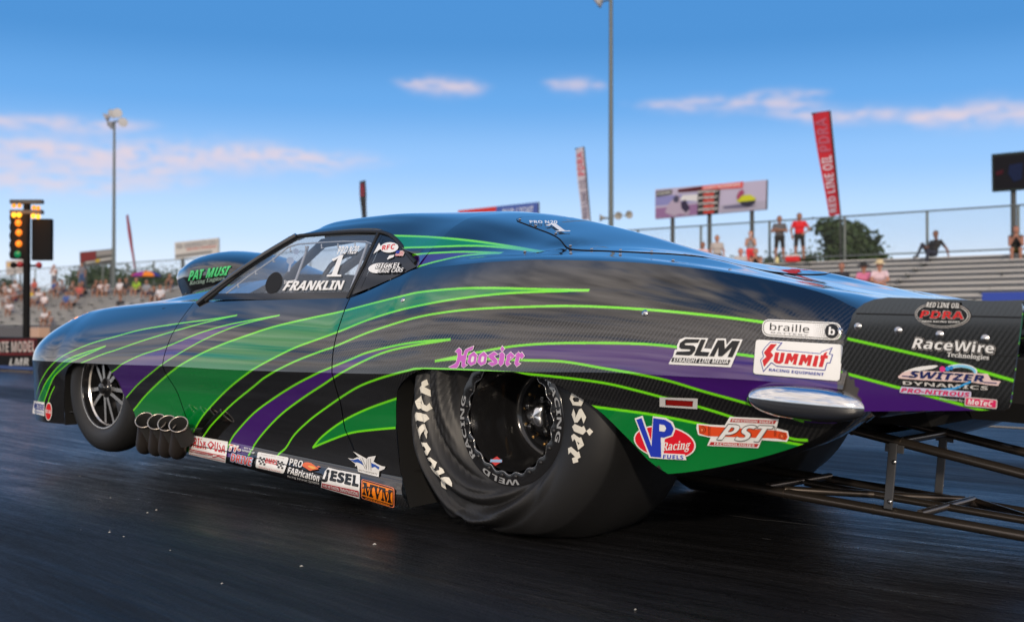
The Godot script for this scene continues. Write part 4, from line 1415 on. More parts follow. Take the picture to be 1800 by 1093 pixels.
func build_rear_wheels() -> void:
	var blackw := mat("wheel_black", Color(.012, .012, .013), .14, .0, .6)
	var mb := MB.new()
	zl([[.174, .896], [.173, .885], [.170, .86], [.167, .79], [.163, .775], [.161, .70], [.156, .68], [.14, .672], [.125, .67], [.122, .69], [.11, .694], [.075, .694], [.07, .718], [.055, .73], [.0005, .732]], mb, 64)
	for k in mb.v.size(): mb.v[k] += HUB
	var wheel := put("rear_wheel", mb, blackw, car)
	put("tyre", tyre_mesh(), mats["tyre"], wheel)
	# beadlock ring with a scalloped inner edge
	mb = MB.new()
	var n := 320
	var rows := [[], [], [], []]
	var wave := []
	for i in n + 1:
		var a := TAU * i / n
		var ri := .1800 + .0046 * cos(a * 20.0)
		rows[0].append(HUB + Vector3(.222 * sin(a), .222 * cos(a), .892))
		rows[1].append(HUB + Vector3(.2205 * sin(a), .2205 * cos(a), .8985))
		rows[2].append(HUB + Vector3(ri * sin(a), ri * cos(a), .9005))
		rows[3].append(HUB + Vector3((ri - .001) * sin(a), (ri - .001) * cos(a), .893))
		wave.append(HUB + Vector3(ri * sin(a), ri * cos(a), .9))
	mb.grid(rows, null, true, true)
	put("beadlock_ring", mb, blackw, wheel)
	mb = MB.new(); mb.tube(wave, .0010, 6, false)
	put("machined_edge", mb, mat("machined", Color(.75, .74, .72), .18, 1.0), wheel)
	mb = MB.new()
	mb.lathe([[.0001, .006], [.0055, .0055], [.0065, 0]], Transform3D(Basis(Vector3(1, 0, 0), PI / 2), Vector3.ZERO), 10)
	var rb := mb.mesh()
	for i in 20:
		var a := TAU * (i + .5) / 20.0
		put("ring_bolt", rb, mat("bolt_black", Color(.04, .04, .042), .3, .5), wheel, Transform3D(Basis(), HUB + Vector3(.1885 * sin(a), .1885 * cos(a), .9003)))
	var letters := mat("raised_letters", Color(.55, .55, .54), .35, .6)
	for w in [["WELD", 168, 213], ["RACING", 228, 288], ["WELD", 348, 393], ["RACING", 48, 108]]:
		mb = MB.new()
		arc_text(mb, text_tris(w[0], "sans_bold"), deg_to_rad(w[1]), deg_to_rad(w[2]), func(p, y): return HUB + Vector3(lerpf(.2165, .1985, y) * sin(p), lerpf(.2165, .1985, y) * cos(p), .9012))
		put("ring_lettering", mb, letters, wheel)
	# white blackletter words on the sidewall
	var word := poly_tris(hoosier_polys(), Vector2(110, 95), Vector2(1495, 430))
	var chalk := mat("tyre_letters", Color(.74, .71, .62), .7)
	for a in [[221, 288], [46, 113]]:
		mb = MB.new()
		arc_text(mb, word, deg_to_rad(a[0]), deg_to_rad(a[1]), func(p, y):
			var R := ev(C_R, fposmod(rad_to_deg(p), 360.0))
			return tyre_pt(p, clampf((lerpf(R - .058, R - .140, y) - .218) / (R - .218), 0, 1)) + Vector3(0, 0, .004))
		put("sidewall_lettering", mb, chalk, wheel)
	# hub with gold bolts and a polished cap
	var gold := mat("gold_bolt", Color(.62, .36, .13), .3, .9)
	mb = MB.new(); mb.ball(Vector3.ZERO, Vector3(.006, .006, .006), 8)
	var gbm := mb.mesh()
	for i in 12:
		var a := TAU * (i + .3) / 12.0
		put("gold_bolt", gbm, gold, wheel, Transform3D(Basis(), HUB + Vector3(.103 * sin(a), .103 * cos(a), .697)))
	mb = MB.new(); mb.lathe([[.0001, .03], [.010, .028], [.0125, .02], [.0125, 0]], Transform3D(Basis(Vector3(1, 0, 0), PI / 2), Vector3.ZERO), 12)
	var nutm := mb.mesh()
	for i in 5:
		var a := TAU * (i + .15) / 5.0
		put("wheel_nut", nutm, mats["gloss_black"], wheel, Transform3D(Basis(), HUB + Vector3(.060 * sin(a), .060 * cos(a), .722)))
	mb = MB.new()
	var cap := [[], [], [], []]
	for i in 37:
		var a := TAU * i / 36.0
		var tr := .042 + .009 * cos(3.0 * (a - .55))
		for j in 4:
			var r: float = tr * [1.0, .97, .55, .0][j]
			cap[j].append(HUB + Vector3(r * sin(a), r * cos(a), [.73, .762, .774, .778][j]))
	mb.grid(cap, null, true, true)
	put("hub_cap", mb, mat("polished", Color(.80, .80, .80), .22, 1.0), wheel)
	mb = MB.new()
	var dc := HUB + Vector3(-.072, -.146, .882)
	put("rim_decal", diamond(dc), vmat("vinyl", .28), wheel)
	# the other side
	var far: Node3D = wheel.duplicate()
	car.add_child(far, true)
	far.scale = Vector3(1, 1, -1)

func diamond(c: Vector3) -> MB:
	var mb := MB.new()
	var s := .018
	# lies on the inside of the barrel, facing the opening
	var n := Vector3(.35, .62, .70).normalized()
	var ux := Vector3(1, 0, -.5).normalized(); var uy := n.cross(ux).normalized()
	ux = uy.cross(n)
	var p := [c + uy * s, c + ux * s * 1.25, c - uy * s, c - ux * s * 1.25]
	mb.tri(p[0], p[1], p[3], Color(.5, .03, .02), n)
	mb.tri(p[1], p[2], p[3], Color(.5, .03, .02), n)
	var e := n * .001
	mb.quad(c + e - ux * s * 1.1 + uy * s * .3, c + e + ux * s * 1.1 + uy * s * .3, c + e + ux * s * 1.1 - uy * s * .3, c + e - ux * s * 1.1 - uy * s * .3, Color(.25, .4, .6))
	return mb

func build_front_wheels() -> void:
	var h := Vector3(-2.63, .40, 0)
	var mb := MB.new()
	# rim: stepped lip and barrel
	zl([[.200, .826], [.197, .831], [.190, .832], [.186, .826], [.181, .80], [.172, .79], [.170, .74], [.16, .71]], mb, 56)
	for k in mb.v.size(): mb.v[k] += h
	var dark := mat("wheel_black", Color(.012, .012, .013), .14)
	var pol := mat("spoke_face", Color(.80, .77, .73), .25, .9)
	var wheel := put("front_wheel", mb, dark, car)
	mb = MB.new()
	zl([[.1905, .8325], [.194, .8335], [.1975, .832]], mb, 56)
	zl([[.174, .792], [.178, .797], [.181, .801]], mb, 56)
	for k in mb.v.size(): mb.v[k] += h
	put("machined_lip", mb, pol, wheel)
	# tyre with a rounded tread
	mb = MB.new()
	zl([[.196, .828], [.205, .838], [.225, .846], [.255, .848], [.28, .842], [.298, .828], [.308, .80], [.311, .77], [.308, .74], [.298, .712], [.28, .698], [.25, .692], [.20, .70]], mb, 72)
	for k in mb.v.size(): mb.v[k] += h
	for k in mb.v.size():
		mb.v[k].z -= .06 * smoothstep(.53, .66, mb.v[k].y)
		mb.v[k].y -= .05 * smoothstep(.55, .72, mb.v[k].y)
	put("tyre", mb, mats["tyre"], wheel)
	# five forked spokes
	for i in 5:
		var a := TAU * i / 5.0 + .62
		for f in [-1.0, 1.0]:
			var a1: float = a + f * .22
			mb = MB.new()
			var p0 := h + Vector3(.045 * sin(a + f * .25), .045 * cos(a + f * .25), .812)
			var p1 := h + Vector3(.172 * sin(a1), .172 * cos(a1), .792)
			var t := (p1 - p0).normalized()
			var sd := t.cross(Vector3(0, 0, 1)).normalized()
			var w0 := .0095; var w1 := .0085
			mb.quad(p0 - sd * w0, p0 + sd * w0, p1 + sd * w1, p1 - sd * w1)
			for k in mb.n.size(): mb.n[k] = Vector3(0, 0, 1)
			if ((mb.v[2] - mb.v[0]).cross(mb.v[1] - mb.v[0])).z < 0:
				for k in range(0, mb.ix.size(), 3):
					var tmp := mb.ix[k + 1]; mb.ix[k + 1] = mb.ix[k + 2]; mb.ix[k + 2] = tmp
			var dz := Vector3(0, 0, -.03)
			var spoke := put("spoke", mb, pol, wheel)
			mb = MB.new()
			mb.quad(p0 + sd * w0, p1 + sd * w1, p1 + sd * w1 + dz, p0 + sd * w0 + dz)
			mb.quad(p0 - sd * w0, p1 - sd * w1, p1 - sd * w1 + dz, p0 - sd * w0 + dz)
			put("spoke_side", mb, dark, wheel)
	mb = MB.new()
	zl([[.05, .78], [.05, .808], [.045, .815], [.03, .818], [.028, .835], [.022, .84], [.0005, .841]], mb, 28)
	for k in mb.v.size(): mb.v[k] += h
	put("hub", mb, dark, wheel)
	mb = MB.new()
	zl([[.135, .735], [.135, .742], [.06, .742], [.06, .735]], mb, 40)
	for k in mb.v.size(): mb.v[k] += h
	put("brake_disc", mb, mat("disc_steel", Color(.25, .25, .26), .3, .9), wheel)
	var far: Node3D = wheel.duplicate()
	car.add_child(far, true)
	far.scale = Vector3(1, 1, -1)
	mb = MB.new(); mb.tube([Vector3(-3.0, .265, .80), Vector3(-2.72, .27, .62)], .006, 6)
	put("splitter_rod", mb, dark, car)
	mb = MB.new()
	mb.tube([Vector3(-2.63, .40, .76), Vector3(-2.63, .36, .3), Vector3(-2.63, .36, -.3), Vector3(-2.63, .40, -.76)], .03, 8)
	put("front_axle", mb, mats["axle_metal"] if mats.has("axle_metal") else dark, car)
# ---------------------------------------------------------------- stickers on the car, colours are linear
const W := Color(.87, .87, .85)
const K := Color(.010, .010, .011)
const RD := Color(.62, .012, .018)
const BL := Color(.015, .03, .33)

# blackletter word traced once, in its own box of 1500 x 430
func hoosier_polys() -> Array:
	var l := []
	l.append(V([110, 505, 200, 460, 245, 430, 270, 370, 285, 290, 280, 230, 235, 200, 310, 130, 355, 165, 365, 215, 355, 275, 405, 275, 415, 210, 440, 165, 510, 130, 600, 95, 580, 160, 490, 200, 465, 250, 445, 380, 430, 450, 475, 465, 400, 520, 360, 490, 370, 400, 335, 385, 300, 480, 260, 525, 160, 525]))
	for dx in [0, 198]:
		var o := []
		for p in V([605, 205, 670, 270, 640, 435, 545, 480, 480, 410, 510, 275, 604, 206, 588, 285, 562, 300, 540, 385, 560, 415, 600, 395, 615, 310, 589, 285]): o.append(p + Vector2(dx, 0))
		l.append(o)
	l.append(V([1005, 205, 1080, 255, 1000, 290, 1070, 370, 1075, 435, 965, 490, 885, 435, 960, 405, 1010, 415, 905, 320, 895, 275]))
	l.append(V([1165, 95, 1215, 150, 1165, 205, 1130, 150]))
	l.append(V([1166, 206, 1215, 260, 1195, 420, 1190, 440, 1135, 490, 1090, 430, 1125, 285, 1105, 250]))
	l.append(V([1335, 210, 1415, 290, 1310, 380, 1295, 415, 1335, 440, 1265, 495, 1225, 440, 1260, 320, 1250, 285, 1334, 212, 1328, 298, 1312, 352, 1352, 310, 1330, 298]))
	l.append(V([1490, 210, 1525, 245, 1555, 215, 1605, 285, 1550, 345, 1515, 300, 1485, 420, 1530, 440, 1455, 500, 1410, 440, 1445, 290, 1425, 270]))
	return l

func traced(f: Array, ox: float, oy: float, s: float) -> PackedVector2Array:    # points read in an enlarged crop
	var r := PackedVector2Array()
	for i in range(0, f.size(), 2): r.append(Vector2(ox + f[i] / s, oy + f[i + 1] / s))
	return r

func build_stickers() -> void:
	# seam of the rocker panel running through the stickers
	var seam := MB.new()
	var sp := []
	for p in V([331, 780, 360, 785.5, 397, 793, 440, 802.5, 480, 811, 520, 821, 566, 833]): sp.append(hit(p) + Vector3(0, 0, .0035))
	seam.tube(sp, .0022, 5)
	put("rocker_seam", seam, mats["rubber_seal"], car)
	var mb: MB
	# blackletter word over the rear wheel
	mb = MB.new()
	for poly in hoosier_polys():
		var q := PackedVector2Array()
		for p in poly: q.append(Vector2(780, 600) + p / 11.25)
		for g in Geometry2D.offset_polygon(q, .9, Geometry2D.JOIN_MITER): 
			if not Geometry2D.is_polygon_clockwise(g): d_poly(mb, g, W, 0)
			else: d_poly(mb, g, W, 0)
		d_poly(mb, q, Color(.62, .13, .60), 1)
	sticker(mb, "pink blackletter word above the rear wheel")
	# SLM
	mb = MB.new()
	var sl := func(f: Array) -> PackedVector2Array: return traced(f, 1170, 585, 9.333)
	d_poly(mb, sl.call([60, 500, 130, 390, 160, 280, 200, 270, 195, 210, 240, 110, 330, 75, 710, 90, 640, 255, 760, 265, 840, 95, 1000, 95, 1010, 200, 1100, 100, 1275, 110, 1080, 565, 75, 515]), W, 0)
	d_poly(mb, sl.call([340, 105, 575, 110, 545, 165, 345, 170, 320, 190, 340, 205, 470, 210, 505, 240, 500, 290, 440, 360, 400, 372, 170, 360, 200, 310, 400, 305, 425, 290, 405, 272, 265, 265, 235, 235, 250, 170]), K, 2)
	d_poly(mb, sl.call([595, 112, 672, 115, 590, 310, 735, 320, 705, 388, 480, 375]), K, 2)
	d_poly(mb, sl.call([870, 125, 978, 125, 985, 268, 1105, 135, 1235, 137, 1110, 402, 1030, 400, 1105, 240, 940, 388, 875, 385, 885, 235, 810, 390, 732, 385]), K, 2)
	d_poly(mb, sl.call([130, 405, 1080, 445, 1045, 525, 105, 475]), K, 2)
	d_text(mb, "STRAIGHT LINE MEDIA", [1187, 629.5, 1284, 631.8, 1281, 639.5, 1184.5, 636], W, 3)
	sticker(mb, "black and white sticker with three slanted letters")
	# battery maker
	mb = MB.new()
	d_poly(mb, round_quad([1341, 561, 1480, 568, 1479, 599, 1340, 591], .48, 6), W, 0)
	var rq := round_quad([1343.5, 563.5, 1477.5, 570.5, 1476.5, 596.5, 1342.5, 588.5], .48, 6)
	d_stroke(mb, Array(rq), 1.0, K, 1, "body", true)
	d_text(mb, "braille", [1355, 568, 1424, 573, 1423, 586, 1354, 581], K, 1, "body", "sans")
	d_text(mb, "BATTERY", [1356, 583.5, 1422, 588.5, 1422, 591.5, 1356, 586], Color(.35, .35, .35), 1)
	for i in 9:
		for j in 7:
			var r := .35 + i * .11
			d_ellipse(mb, Vector2(1432 + i * 3.6 - absf(j - 3) * .3, 571.5 + j * 3.6 + i * .3), r, r, 0, K, 1)
	d_ellipse(mb, Vector2(1463, 583.5), 13.5, 13.8, 0, W, 2)
	d_ellipse(mb, Vector2(1463, 583.5), 12.4, 12.8, 0, K, 3)
	d_text(mb, "b", [1458, 576, 1469, 577, 1468, 591, 1457, 590], W, 4, "body", "sans_bold")
	sticker(mb, "white pill shaped sticker with dots")
	# big white plate
	mb = MB.new()
	d_poly(mb, round_quad([1329, 596, 1484, 605, 1478, 671, 1324, 658], .10), K, 0)
	d_poly(mb, round_quad([1330, 597, 1483, 606.5, 1477, 670, 1325, 657], .10), W, 1)
	var su := func(f: Array) -> PackedVector2Array: return traced(f, 1320, 590, 8.235)
	var out: PackedVector2Array = su.call([290, 90, 470, 105, 390, 205, 1010, 260, 1030, 235, 1195, 175, 1150, 270, 1200, 275, 1160, 405, 1115, 405, 1085, 510, 640, 470, 380, 450, 310, 400, 190, 530, 145, 355, 190, 305, 170, 240, 210, 175])
	d_poly(mb, out, BL, 2)
	d_poly(mb, grow(out, -1.5), W, 3)
	d_poly(mb, su.call([300, 130, 390, 130, 300, 240, 340, 290, 205, 455, 180, 360, 240, 310, 200, 250]), RD, 4)
	d_poly(mb, su.call([365, 245, 425, 250, 400, 365, 425, 370, 450, 250, 505, 255, 480, 385, 440, 410, 380, 405, 340, 375]), RD, 4)
	for o in [Vector2.ZERO, Vector2(203, 18)]:
		var m: PackedVector2Array = su.call([540, 260, 595, 262, 610, 315, 640, 265, 705, 270, 665, 425, 615, 420, 640, 340, 600, 395, 570, 350, 550, 415, 495, 410])
		for k in m.size(): m[k] += o / 8.235
		d_poly(mb, m, RD, 4)
	d_poly(mb, su.call([940, 295, 995, 298, 960, 455, 900, 445]), RD, 4)
	d_poly(mb, su.call([1070, 262, 1118, 240, 1100, 290, 1130, 300, 1120, 340, 1085, 335, 1050, 460, 990, 455, 1025, 345, 1012, 340, 1025, 290, 1060, 290]), RD, 4)
	d_text(mb, "RACING EQUIPMENT", [1354, 647.5, 1450, 656, 1449, 662, 1353, 653], BL, 4)
	sticker(mb, "large white plate with red lettering")
	# racing fuel oval
	mb = MB.new()
	var bl2 := Color(.02, .05, .50)
	d_poly(mb, ell(Vector2(1169.5, 777), 55, 29, 9), W, 0)
	d_poly(mb, ell(Vector2(1169.5, 777), 52.6, 26.8, 9), Color(.75, .015, .03), 1)
	d_poly(mb, PackedVector2Array(V([1117, 735, 1131, 730, 1146, 775, 1149, 731, 1172, 734, 1184, 741, 1189, 753, 1184, 766, 1170, 771, 1167, 806, 1143, 804])), W, 2)
	d_poly(mb, PackedVector2Array(V([1120, 737, 1129.5, 734, 1147, 784, 1150, 734, 1171, 737, 1181, 743, 1186, 753, 1182, 764, 1169, 768.5, 1163, 768, 1164, 803.5, 1145.5, 802])), bl2, 3)
	d_poly(mb, PackedVector2Array(V([1161, 745, 1170, 746.5, 1173, 752, 1170, 758, 1161, 757])), W, 4)
	d_text(mb, "Racing", [1168, 776, 1217, 773, 1212, 793, 1165, 796], W, 4, "body", "serif_bold")
	d_poly(mb, PackedVector2Array(V([1167, 796, 1205, 798, 1208, 808, 1166, 806])), W, 2)
	d_text(mb, "FUELS", [1168, 798, 1203, 799.5, 1203, 806.5, 1167, 805], bl2, 4)
	sticker(mb, "red oval sticker with blue letters")
	# drive shaft maker
	mb = MB.new()
	var org := Color(.80, .085, .02)
	d_poly(mb, PackedVector2Array(V([1226, 744, 1250, 746, 1275, 747, 1284, 732, 1370, 736, 1366, 752, 1386, 757, 1388, 768, 1384, 776, 1340, 773, 1334, 787, 1244, 783, 1250, 769, 1228, 764, 1225, 752])), W, 0)
	d_poly(mb, PackedVector2Array(V([1229, 746, 1245, 748, 1250, 749, 1366, 756, 1384, 760, 1385.5, 768, 1382, 773, 1366, 770, 1249, 766, 1244, 765.5, 1230, 761.5])), org, 1)
	for c in V([1236, 754.5, 1376, 765]):
		d_ellipse(mb, c, 6, 6.3, 0, K, 2); d_ellipse(mb, c, 5.2, 5.5, 0, org, 3); d_ellipse(mb, c, 3.2, 3.4, 0, K, 4); d_ellipse(mb, c, 2.5, 2.7, 0, Color(.9, .2, .08), 5)
	for x in [1247, 1249.5, 1363, 1365.5]: d_stroke(mb, [Vector2(x, 749), Vector2(x - .5, 766)], .7, K, 2)
	d_poly(mb, PackedVector2Array(V([1287, 735, 1366, 738.5, 1363, 744.5, 1284, 741])), Color(.50, .03, .03), 1)
	d_text(mb, "PRECISION SHAFT", [1289, 736, 1362, 739.4, 1361, 743.5, 1288, 740], W, 2)
	d_poly(mb, PackedVector2Array(V([1251, 776, 1335, 779.5, 1332, 785, 1247, 781.5])), Color(.50, .03, .03), 1)
	d_text(mb, "TECHNOLOGIES", [1256, 777, 1328, 780, 1327, 784, 1255, 781], W, 2)
	d_text(mb, "PST", [1282, 745, 1362, 748, 1344, 776, 1262, 772], Color(.6, .6, .6), 4, "body", "sans_bold", 1.2, K)
	d_text(mb, "PST", [1283.5, 745, 1361, 748, 1343, 774.5, 1263.5, 771], W, 5)
	sticker(mb, "orange drive shaft sticker behind the rear wheel")
	# rocker panel
	mb = MB.new()
	d_poly(mb, PackedVector2Array(V([333, 764, 401, 776, 396, 813, 332, 798])), W, 0)
	d_text(mb, "BRISK", [334, 768, 364, 773, 362, 790, 333, 784], RD, 1)
	d_poly(mb, PackedVector2Array(V([371, 775, 377, 783, 370, 791, 364, 782])), RD, 1)
	d_poly(mb, PackedVector2Array(V([371, 779, 374, 783, 370, 787, 367, 782])), W, 2)
	d_text(mb, "USA", [378, 777, 397, 781, 395, 797, 376, 793], RD, 1)
	d_stroke(mb, [Vector2(333, 789), Vector2(396, 802)], 1.2, RD, 1)
	d_text(mb, "HIGH PERFORMANCE SPARK", [333.5, 791, 374, 798, 374, 801, 333.5, 794], RD, 1)
	d_stroke(mb, [Vector2(334, 797), Vector2(395, 810)], .8, RD, 1)
	d_stroke(mb, [Vector2(374, 803), Vector2(384, 801), Vector2(395, 806)], 1.4, RD, 1)
	sticker(mb, "white sticker with red lettering at the front of the rocker panel")
	mb = MB.new()
	d_text(mb, "TY-", [404, 781, 424, 785, 421, 796, 400, 792], Color(.70, .06, .02), 2, "body", "sans_bold", 1.3, W)
	d_text(mb, "GET YOU\nHOOKED UP", [427, 785, 449, 790, 447, 799, 425, 794], W, 2)
	d_text(mb, "DRIVE", [408, 798, 444, 806, 441, 818, 406, 809], Color(.70, .06, .02), 2, "body", "sans_bold", 1.4, Color(.5, .6, .8))
	sticker(mb, "red and white two line sticker on the rocker panel")
	mb = MB.new()
	d_poly(mb, round_quad([453, 794.5, 508, 804.5, 499, 832, 449, 821], .12), W, 0)
	for i in 4:
		for j in 4:
			if (i + j) % 2 == 0:
				for o in V([456.5, 803.5, 488, 810]):
					var c: Vector2 = o + Vector2(i * 3.2 - j * .8, j * 2.9 + i * .75)
					d_poly(mb, PackedVector2Array([c, c + Vector2(3.2, .75), c + Vector2(2.4, 3.6), c + Vector2(-.8, 2.9)]), K, 1)
	d_text(mb, "BMRS", [468, 806, 488, 810, 486, 818, 466, 814], RD, 2)
	d_text(mb, "Brown & Miller Racing", [459, 798, 500, 805, 499, 808, 459, 801], Color(.55, .5, .5), 1, "body", "sans")
	d_text(mb, "Solutions", [455, 818, 494, 827, 493, 829.5, 454, 821], Color(.7, .3, .3), 1, "body", "sans")
	sticker(mb, "white chequered sticker on the rocker panel")
	mb = MB.new()
	d_text(mb, "PRO", [511, 806, 534, 811, 530, 823, 508, 818], W, 1)
	d_poly(mb, smooth_line(V([531, 819, 536, 813.5, 546, 814, 553, 819, 560, 825, 550, 827, 545, 828, 538, 824]), 3, true), Color(.85, .16, .05), 1)
	d_poly(mb, smooth_line(V([541, 820, 549, 820, 556, 824, 549, 825.5]), 3, true), Color(.9, .45, .10), 2)
	d_poly(mb, PackedVector2Array(V([557, 820.5, 560, 819.5, 564, 821.5, 559, 822.5])), Color(.85, .2, .1), 1)
	d_text(mb, "FABrication", [508.5, 821, 563, 835, 561, 846, 505.5, 831], W, 1, "body", "sans_bold")
	d_text(mb, "Racing Exhaust Systems", [506, 834.5, 562, 847, 561, 852, 505.5, 838], W, 1, "body", "sans")
	sticker(mb, "white lettering with an orange flame on the rocker panel")
	mb = MB.new()
	d_poly(mb, PackedVector2Array(V([566, 845, 571, 829, 577, 822, 596, 827, 603, 828, 633, 834, 632, 876, 564.5, 856])), W, 0)
	d_text(mb, "JESEL", [571, 826, 631, 838, 629, 860, 567, 845], K, 2, "body", "sans_bold", 1.0, K)
	d_poly(mb, PackedVector2Array(V([566.5, 848.5, 631, 862.5, 631, 873, 566, 855.5])), Color(.45, .015, .03), 1)
	d_text(mb, "VALVETRAIN INNOVATION", [568, 850, 629.5, 864, 629.5, 870.5, 567.5, 854], W, 2)
	sticker(mb, "white sticker with black letters and a red bar on the rocker panel")
	mb = MB.new()
	var oj := Color(.92, .24, .01)
	d_poly(mb, round_quad([635.5, 842, 693.5, 858, 693.5, 893, 635, 875], .14), Color(.9, .25, .12), 0)
	d_poly(mb, round_quad([636.7, 843.3, 692.4, 859, 692.4, 891.6, 636.2, 874], .14), K, 1)
	d_poly(mb, PackedVector2Array(V([638, 846, 691, 861, 691, 886.5, 637, 870])), oj, 2)
	d_text(mb, "MVM", [639.5, 849.5, 690, 863, 689, 883.5, 638.5, 867.5], K, 3, "body", "serif_bold", .8, K)
	d_text(mb, "BY DEALER MOTORSPORTS", [644, 872.5, 686, 886.5, 685.5, 890, 643.5, 876], oj, 3)
	sticker(mb, "orange sticker with three black letters ahead of the rear wheel")
	mb = MB.new()
	d_poly(mb, PackedVector2Array(V([612, 805, 621, 806.5, 628, 803.5, 632, 804, 621, 793, 636, 801, 645, 806, 648, 803, 661, 801, 657, 811, 663, 815, 672, 819, 678, 820, 676, 824, 667, 828, 666, 838.5, 630, 829, 628, 818, 624.5, 820, 625, 815])), W, 0)
	d_poly(mb, PackedVector2Array(V([615, 807, 622, 808, 630, 806, 636, 811, 640, 818, 634, 814, 628, 812, 625, 813])), Color(.03, .10, .45), 1)
	d_poly(mb, PackedVector2Array(V([653, 813, 660, 816, 668, 821, 666, 825, 660, 820, 654, 822])), Color(.03, .10, .45), 1)
	for l in [[634, 806, 643, 824], [637, 804, 645, 822], [646, 806, 645, 825], [649, 806, 649, 826], [652, 806, 653, 827]]:
		d_stroke(mb, [Vector2(l[0], l[1]), Vector2(l[2], l[3])], .6, K, 1)
	d_text(mb, "MOTORSPORTS", [631, 824, 664, 832, 663.5, 835, 631, 827], Color(.3, .3, .3), 1)
	sticker(mb, "white and blue winged emblem ahead of the rear wheel")
	# door window and quarter window
	mb = MB.new()
	d_text(mb, "FRANKLIN", [507, 495, 606, 494, 600, 509.5, 497, 511], W, 2, "glass", "sans_bold", .5, W)
	d_text(mb, "Tommy", [500, 494, 521, 491, 519, 499, 498, 502], W, 2, "glass", "serif_bold")
	d_text(mb, "PRO N20", [597, 434, 634, 433, 626, 447, 593, 448], W, 2, "glass", "sans_bold")
	d_text(mb, "1", [588, 449, 611, 449, 600, 487, 571, 487], W, 2, "glass", "serif_bold")
	sticker(mb, "white name and number lettering on the door window")
	mb = MB.new()
	d_poly(mb, ell(Vector2(685, 436), 16, 9, -4), W, 2, "glass")
	d_poly(mb, PackedVector2Array(V([657, 447, 667, 428, 671, 436, 671, 438])), W, 2, "glass")
	d_text(mb, "RFC", [673.5, 433, 696, 430, 694, 439, 672, 441], Color(.7, .03, .03), 4, "glass", "sans_bold")
	d_poly(mb, PackedVector2Array(V([698, 442, 713, 441.5, 709, 451, 695, 451])), W, 2, "glass")
	for i in 4:
		var y := 443.0 + i * 2.3
		d_poly(mb, PackedVector2Array(V([698.0 - i * .8, y, 712.0 - i * .9, y - .4, 711.6 - i * .9, y + .7, 697.6 - i * .8, y + 1.1])), Color(.6, .05, .05), 3, "glass")
	d_poly(mb, PackedVector2Array(V([698, 442, 704.5, 441.8, 702.5, 447, 696.5, 447])), BL, 4, "glass")
	d_poly(mb, PackedVector2Array(V([694, 449, 692, 453, 682, 457, 681, 456, 685, 450])), W, 2, "glass")
	d_poly(mb, ell(Vector2(668, 472), 20, 9, -6), W, 2, "glass")
	d_text(mb, "BICKEL", [665, 464, 707, 463, 704, 472, 661, 473], W, 4, "glass", "sans_bold", 1.0, K)
	d_text(mb, "RACE CARS", [668, 474, 711, 472, 708, 479.5, 665, 481], W, 4, "glass", "sans_bold", .9, K)
	d_text(mb, "JERRY", [678, 463.5, 700, 462, 699, 464.5, 677, 466], K, 4, "glass")
	sticker(mb, "white stickers and a small flag on the quarter window")
	# scoop
	mb = MB.new()
	var gr := Color(.08, .70, .22)
	d_text(mb, "PAT", [336, 476, 359, 473.5, 355, 489, 331, 493], gr, 2, "scoop", "sans_bold", .7, Color(.02, .25, .08))
	d_text(mb, "MUSI", [367, 472, 406, 468, 398, 483, 362, 488], gr, 2, "scoop", "sans_bold", .7, Color(.02, .25, .08))
	d_text(mb, "Racing Engines", [335, 493, 396, 485, 394, 493, 333, 503], Color(.45, .62, .55), 2, "scoop", "serif")
	sticker(mb, "green lettering on the hood scoop")
	# rear window
	mb = MB.new()
	d_text(mb, "PRO N20", [930, 389, 979, 389, 980, 394.5, 932, 393.5], W, 2, "top")
	d_text(mb, "1", [955, 394.5, 985, 394, 1003, 408, 975, 408.5], W, 2, "top", "serif_bold")
	sticker(mb, "white lettering on the rear window")
	# spoiler side plate
	var P := "z0.8945"
	mb = MB.new()
	d_poly(mb, ell(Vector2(1658.5, 553.5), 49, 22.8, 2), Color(.55, .52, .50), 0, P)
	d_poly(mb, ell(Vector2(1658.5, 553.5), 47.6, 21.6, 2), Color(.02, .02, .02), 1, P)
	d_poly(mb, ell(Vector2(1658.5, 553.5), 45.6, 19.9, 2), W, 2, P)
	d_poly(mb, ell(Vector2(1658.5, 553.5), 44.4, 19.0, 2), K, 3, P)
	d_text(mb, "RED LINE OIL", [1633, 531, 1691, 533, 1689, 541.5, 1630, 540], W, 6, P, "sans_bold", 1.6, K)
	d_text(mb, "PDRA", [1624, 546, 1697, 548, 1696, 560.5, 1619, 558.5], Color(.72, .03, .03), 6, P, "sans_bold", 1.2, W)
	d_text(mb, "DRAG RACING SERIES", [1624, 563, 1690, 564.5, 1689, 567.5, 1623, 566], W, 5, P)
	sticker(mb, "black oval sticker with red letters on the spoiler plate")
	mb = MB.new()
	d_text(mb, "RaceWire", [1612, 593, 1751, 603, 1749, 622, 1605, 612], Color(.5, .48, .47), 2, P, "sans_bold", 2.2, Color(.5, .48, .47))
	d_text(mb, "RaceWire", [1612, 593, 1751, 603, 1749, 621, 1605, 611.5], W, 4, P, "sans_bold", 1.3, K)
	d_text(mb, "Technologies", [1668, 618, 1742, 624, 1740, 635, 1666, 629], W, 4, P, "serif_bold", .8, K)
	sticker(mb, "white two line lettering on the spoiler plate")
	mb = MB.new()
	var pk := Color(.80, .60, .58)
	d_poly(mb, smooth_line(V([1588, 655, 1610, 646, 1640, 642, 1650, 643, 1640, 648, 1615, 652, 1600, 658]), 3, true), W, 0, P)
	d_poly(mb, PackedVector2Array(V([1580, 662, 1588, 655, 1600, 651, 1660, 653, 1738, 657, 1742, 664, 1744, 668, 1761, 670, 1756, 678, 1735, 676, 1712, 672, 1622, 668, 1582, 665])), pk, 1, P)
	d_text(mb, "SWITZER", [1605, 651.5, 1735, 660, 1731, 671, 1599, 663], Color(.01, .015, .12), 3, P, "sans_bold", .9, W)
